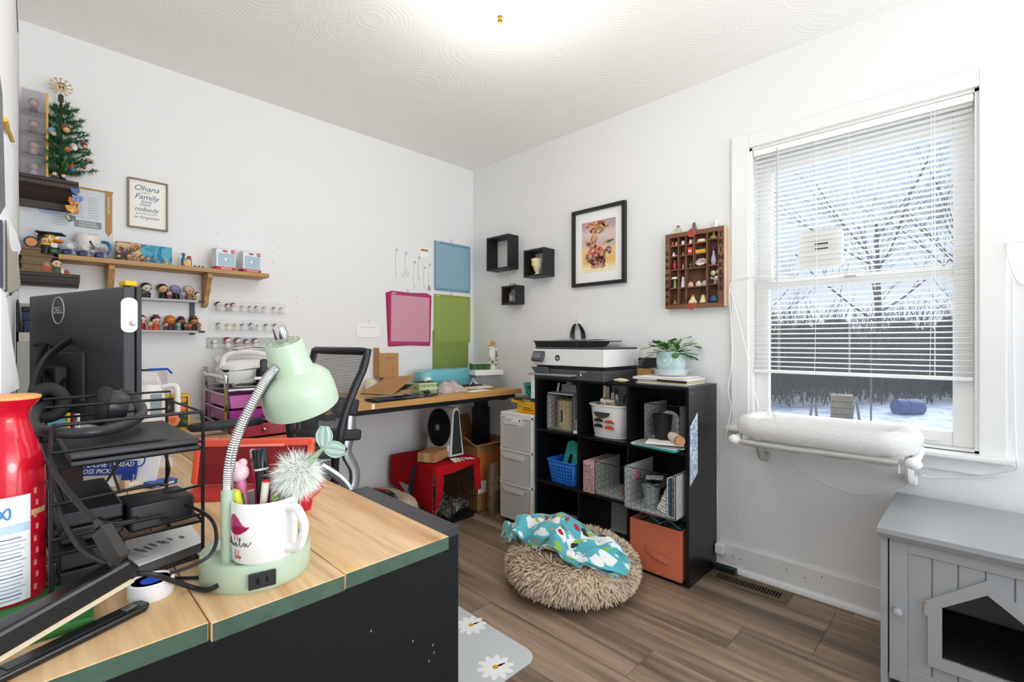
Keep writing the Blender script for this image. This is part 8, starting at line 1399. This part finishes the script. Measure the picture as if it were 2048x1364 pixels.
MB().prism(rrect(.032, .085, .014, 6), 0, .008, TR((-.001, -.003, 0), (PI/2, 0, 1.2))).build('shell', WHITE, wc, True); MB().ball((-.008, -.008, -.02), (.006, .006, .007), 10, 7).build('knob', plas('d8d8d8'), wc, True)
o = tag(mm(MB().bx(-.3, -.265, -.006, .02, zt2+.0028, zt2+.016)).build('yellow_tab', plas('d8b81e', .5), None, bevel=.003), 'yellow cap perched on the top corner of the monitor', 'cap'); o.location = (-2.3316, -1.0304, PZ)
# cables behind the monitor
for k, (pts, r_, lab) in enumerate((([(145, 678, 1.30), (125, 690, 1.27), (95, 715, 1.2), (75, 750, 1.12), (62, 800, 1.05)], .0085, 'thick black cable plugged into the monitor back'), ([(125, 700, 1.33), (128, 740, 1.3), (132, 790, 1.22)], .005, 'black cable hanging straight down the monitor back'), ([(70, 690, 1.4), (85, 688, 1.38), (100, 700, 1.35), (82, 740, 1.3), (80, 790, 1.2)], .006, 'black cable arching at the left of the monitor back'), ([(92, 690, 1.36), (80, 715, 1.32), (74, 760, 1.25), (76, 800, 1.2)], .006, 'dark cable bundle at the left of the monitor back'))): tag(MB().tube(bez([atw(*p) for p in pts], 8), r_, 8).build('monitor_cable', BLACK, None, True), lab, 'cable')
# grey bin with navy box behind the monitor
q = onY(48, 740, -.35); o = thing('grey_cubby', 'grey open cubby box in the corner behind the monitor', 'cubby', (-2.385, -.52, PZ), 0); CG = plas('a4a6a2', .6); MB().bx(-.06, .06, -.1, .1, 0, .365).build('lower_box', CG, o, bevel=.002); MB().bx(-.06, -.056, -.1, .1, .365, .5).build('side_panel', BLACK, o); MB().bx(-.06, .06, .096, .1, .365, .5).build('back_panel', CG, o); MB().bx(-.06, .06, -.1, -.096, .365, .395).build('front_lip', plas('b9b6a6', .6), o)
o = thing('navy_box', 'navy blue box with gold emblem in the grey cubby', 'box', (-2.385, -.53, PZ+.3655), 0); NB = plas('1f2f52', .5); MB().bx(-.045, .05, -.055, .055, 0, .07).build('carton', NB, o, bevel=.002); MB().bx(-.048, .053, -.058, .058, .07, .098).build('lid', NB, o, bevel=.002)
for k in range(7): a = R(20+23*k); MB().box((.0+.017*math.cos(a), -.0586, .08+.011*math.sin(a)), (.006, .001, .003), (0, -a, 0)).build('emblem_ray', GOLD, o)
MB().box((0, -.0586, .077), (.034, .001, .006)).build('emblem_bar', GOLD, o)
tag(MB().box((-2.383, -.53, PZ+.4725), (.105, .115, .016)).build('dark_slab', mat('dark_slab', '2a2c30', .25), None, bevel=.003), 'dark glossy slab on top of the navy box', 'slab')
# flower box, white papers holder, jug, coaster
q = onZ(344, 856, PZ); fl_ = thing('floral_box', 'yellow-edged tissue box with orange flowers on dark green', 'box', (q.x, q.y, PZ), -.14); w, d, h = .12, .115, .142
MB().bx(-w/2, w/2, -d/2, d/2, 0, h).build('carton', plas('e0b020', .5), fl_, bevel=.001); MB().bx(-w/2+.007, w/2-.007, -d/2-.0006, -d/2+.0002, .007, h-.007).build('panel', matte('3a4634'), fl_); MB().bx(-w/2-.0006, -w/2+.0002, -d/2+.007, d/2-.007, .007, h-.007).build('panel', matte('3a4634'), fl_)
for (x, z, r_, c, c2) in ((.0, .04, .026, 'e8927a', 'dc6a24'), (.032, .088, .018, 'd8502a', 'e08a30'), (-.022, .095, .013, 'ef9a86', 'd87a5a'), (-.045, .06, .016, 'e07030', 'e8b040'), (.038, .122, .011, 'dca030', 'c98a20'), (-.04, .12, .012, 'f0a898', 'c8643a'), (.01, .13, .009, 'e08050', 'e8a070')):
    for k in range(7): MB().lathe([(0, 0), (1, 0), (0, .0005)], 12, TR((x+r_*.62*math.cos(2*PI*k/7), -d/2-.0008, z+r_*.62*math.sin(2*PI*k/7)), (PI/2, 0, 0), (r_*.42, r_*.42, 1))).build('petal', plas(c, .6), fl_)
    MB().lathe([(0, 0), (1, 0), (0, .0006)], 14, TR((x, -d/2-.0012, z), (PI/2, 0, 0), (r_*.5, r_*.5, 1))).build('flower_heart', plas(c2, .6), fl_)
for (x, z, a) in ((.045, .03, .8), (.05, .06, -.6), (-.02, .012, .2), (.01, .075, 1.2), (-.05, .03, 1.)): MB().lathe([(0, 0), (1, 0), (0, .0004)], 12, TR((x, -d/2-.0007, z), (PI/2, a, 0), (.014, .006, 1))).build('printed_leaf', plas('3f7a44', .6), fl_)
wh = thing('white_file_box', 'white cardboard file holder behind the floral box', 'box', (-2.07, -.27, PZ), -.35); MB().bx(-.06, .06, -.1, .1, 0, .24).build('holder', plas('e9e8e6', .6), wh, bevel=.002); MB().prism([(.06, 0), (.12, 0), (.075, .2), (.06, .24)], -.1, -.098, TR((0, -.199, 0), (PI/2, 0, 0))).build('wing', PAPER, wh)
MB().bx(-.061, .061, -.1008, -.1, .19, .1915).build('fold_line', GREY, wh)
jg = thing('white_jug', 'white plastic jug with handle before the file holder', 'jug', (-2.085, -.46, PZ), -.4); MB().lathe([(0, 0), (.05, 0), (.055, .01), (.055, .17), (.045, .195), (0, .2)], 28).build('body', plas('eeede9', .4), jg, True); MB().tube(bez([(.05, -.01, .185), (.085, -.012, .19), (.1, -.014, .17), (.1, -.014, .07)], 6), .0105, 10).build('handle', WHITE, jg, True); MB().bx(.02, .052, -.052, -.03, .08, .16).build('gauge', plas('9fb0b8', .5), jg)
pts_ = [onY(280, 733, -.3), onY(310, 724, -.3), onY(335, 718, -.3)]; tg_ = thing('blue_pick', 'thin black and blue stick lying on the white file holder', 'stick', (0, 0, 0)); MB().tube([(-2.13, -.25, PZ+.2445), (-2.06, -.29, PZ+.2445)], .0035, 6).build('shaft', BLACKM, tg_); MB().tube([(-2.06, -.29, PZ+.246), (-2.0, -.325, PZ+.248), (-1.985, -.33, PZ+.228)], .005, 6).build('grip', plas('1f55b8', .4), tg_)
q = onZ(415, 882, PZ); rb2 = thing('rainbow_coaster', 'orange and pink rainbow coaster on the plank desk', 'coaster', (q.x, q.y, PZ), -.7)
for k, (c, r0, r1) in enumerate((('d8562a', .036, .05), ('f0c8b8', .024, .036), ('e07a3a', .012, .024), ('f2e6dc', 0.002, .012))): MB().prism([(r1*math.cos(R(a)), r1*math.sin(R(a))) for a in range(0, 181, 12)]+[(r0*math.cos(R(a)), r0*math.sin(R(a))) for a in range(180, -1, -12)], 0, .004).build('arc', plas(c, .6), rb2)
# ================================================================ PAPERS ON THE LEFT WALL
def sheetq(name, lab, cat, cs, m_, th=.0015, bend=.0, grp=None):
    P = [atw(*c) for c in cs]; o = thing(name, lab, cat, (0, 0, 0), 0, grp); m = MB()
    m.sheet(lambda u, v: tuple(P[0]*(1-u)*(1-v)+P[1]*u*(1-v)+P[2]*u*v+P[3]*(1-u)*v+Vector((bend*math.sin(PI*u), 0, 0))), 8, 8, th); m.build('sheet', m_, o, True); return o
gp = 'papers hanging on the left wall'
o = sheetq('wall_paper_sheet', 'long white handwritten sheet hanging at the left edge', 'paper', [(2, 792, .715), (40, 774, 1.1), (10, 600, .82), (2, 590, .715)], pap('e6e9ee'), .0012, .004, gp)
for k in range(4): a = atw(12, 748+9*k, .8); b = atw(32, 744+9*k, 1.0); MB().tube([a+Vector((.0016, 0, 0)), a.lerp(b, .4)+Vector((.0018, 0, .002)), b+Vector((.0016, 0, 0))], .0006, 4).build('handwriting', matte('5a5f88'), o)
sheetq('wall_paper_sheet', 'white curled sheet in the middle at the left edge', 'paper', [(2, 600, .715), (34, 574, 1.05), (35, 568, 1.05), (2, 540, .715)], pap('e9ecef'), .0012, 0, gp)
sheetq('wall_paper_sheet', 'upper white curled sheet at the left edge', 'paper', [(2, 575, .715), (21, 545, .98), (43, 498, 1.1), (2, 408, .715)], pap('e4e8ec'), .0012, .003, gp)
sheetq('wall_paper_sheet', 'tall pale sheet behind the curled ones at the left edge', 'paper', [(1, 470, .7), (27, 420, 1.08), (27, 300, 1.08), (1, 250, .7)], pap('dfe4ea'), .0012, 0, gp)
o = sheetq('dark_binder', 'dark navy binder spine at the upper left edge', 'binder', [(0, 430, .66), (11, 412, .8), (5, 186, .72), (0, 150, .66)], mat('binder_navy', '23283a', .3), .004); 
for k in range(4): sheetq('hanging_booklet', ['outermost', 'second', 'third', 'innermost'][k]+' dark-edged booklet fanned at the left wall', 'booklet', [(4+4*k, 575+4*k, .7+.03*k), (24+6*k, 592-5*k, 1.0+.02*k), (20+5*k, 480+6*k, .95+.02*k), (4+4*k, 440, .7+.03*k)], mat('bk%d' % (k % 2), ['2c3348', 'a8a494'][k % 2], .4), .003, 0, 'booklets fanned at the left wall')
tag(MB().tube(bez([atw(10, 238, .78), atw(14, 255, .84), atw(20, 270, .92), atw(25, 282, .98)], 5), .004, 6).build('yellow_tassel', plas('d8a81e', .5), None, True), 'yellow braided tassel at the upper left edge', 'tassel')
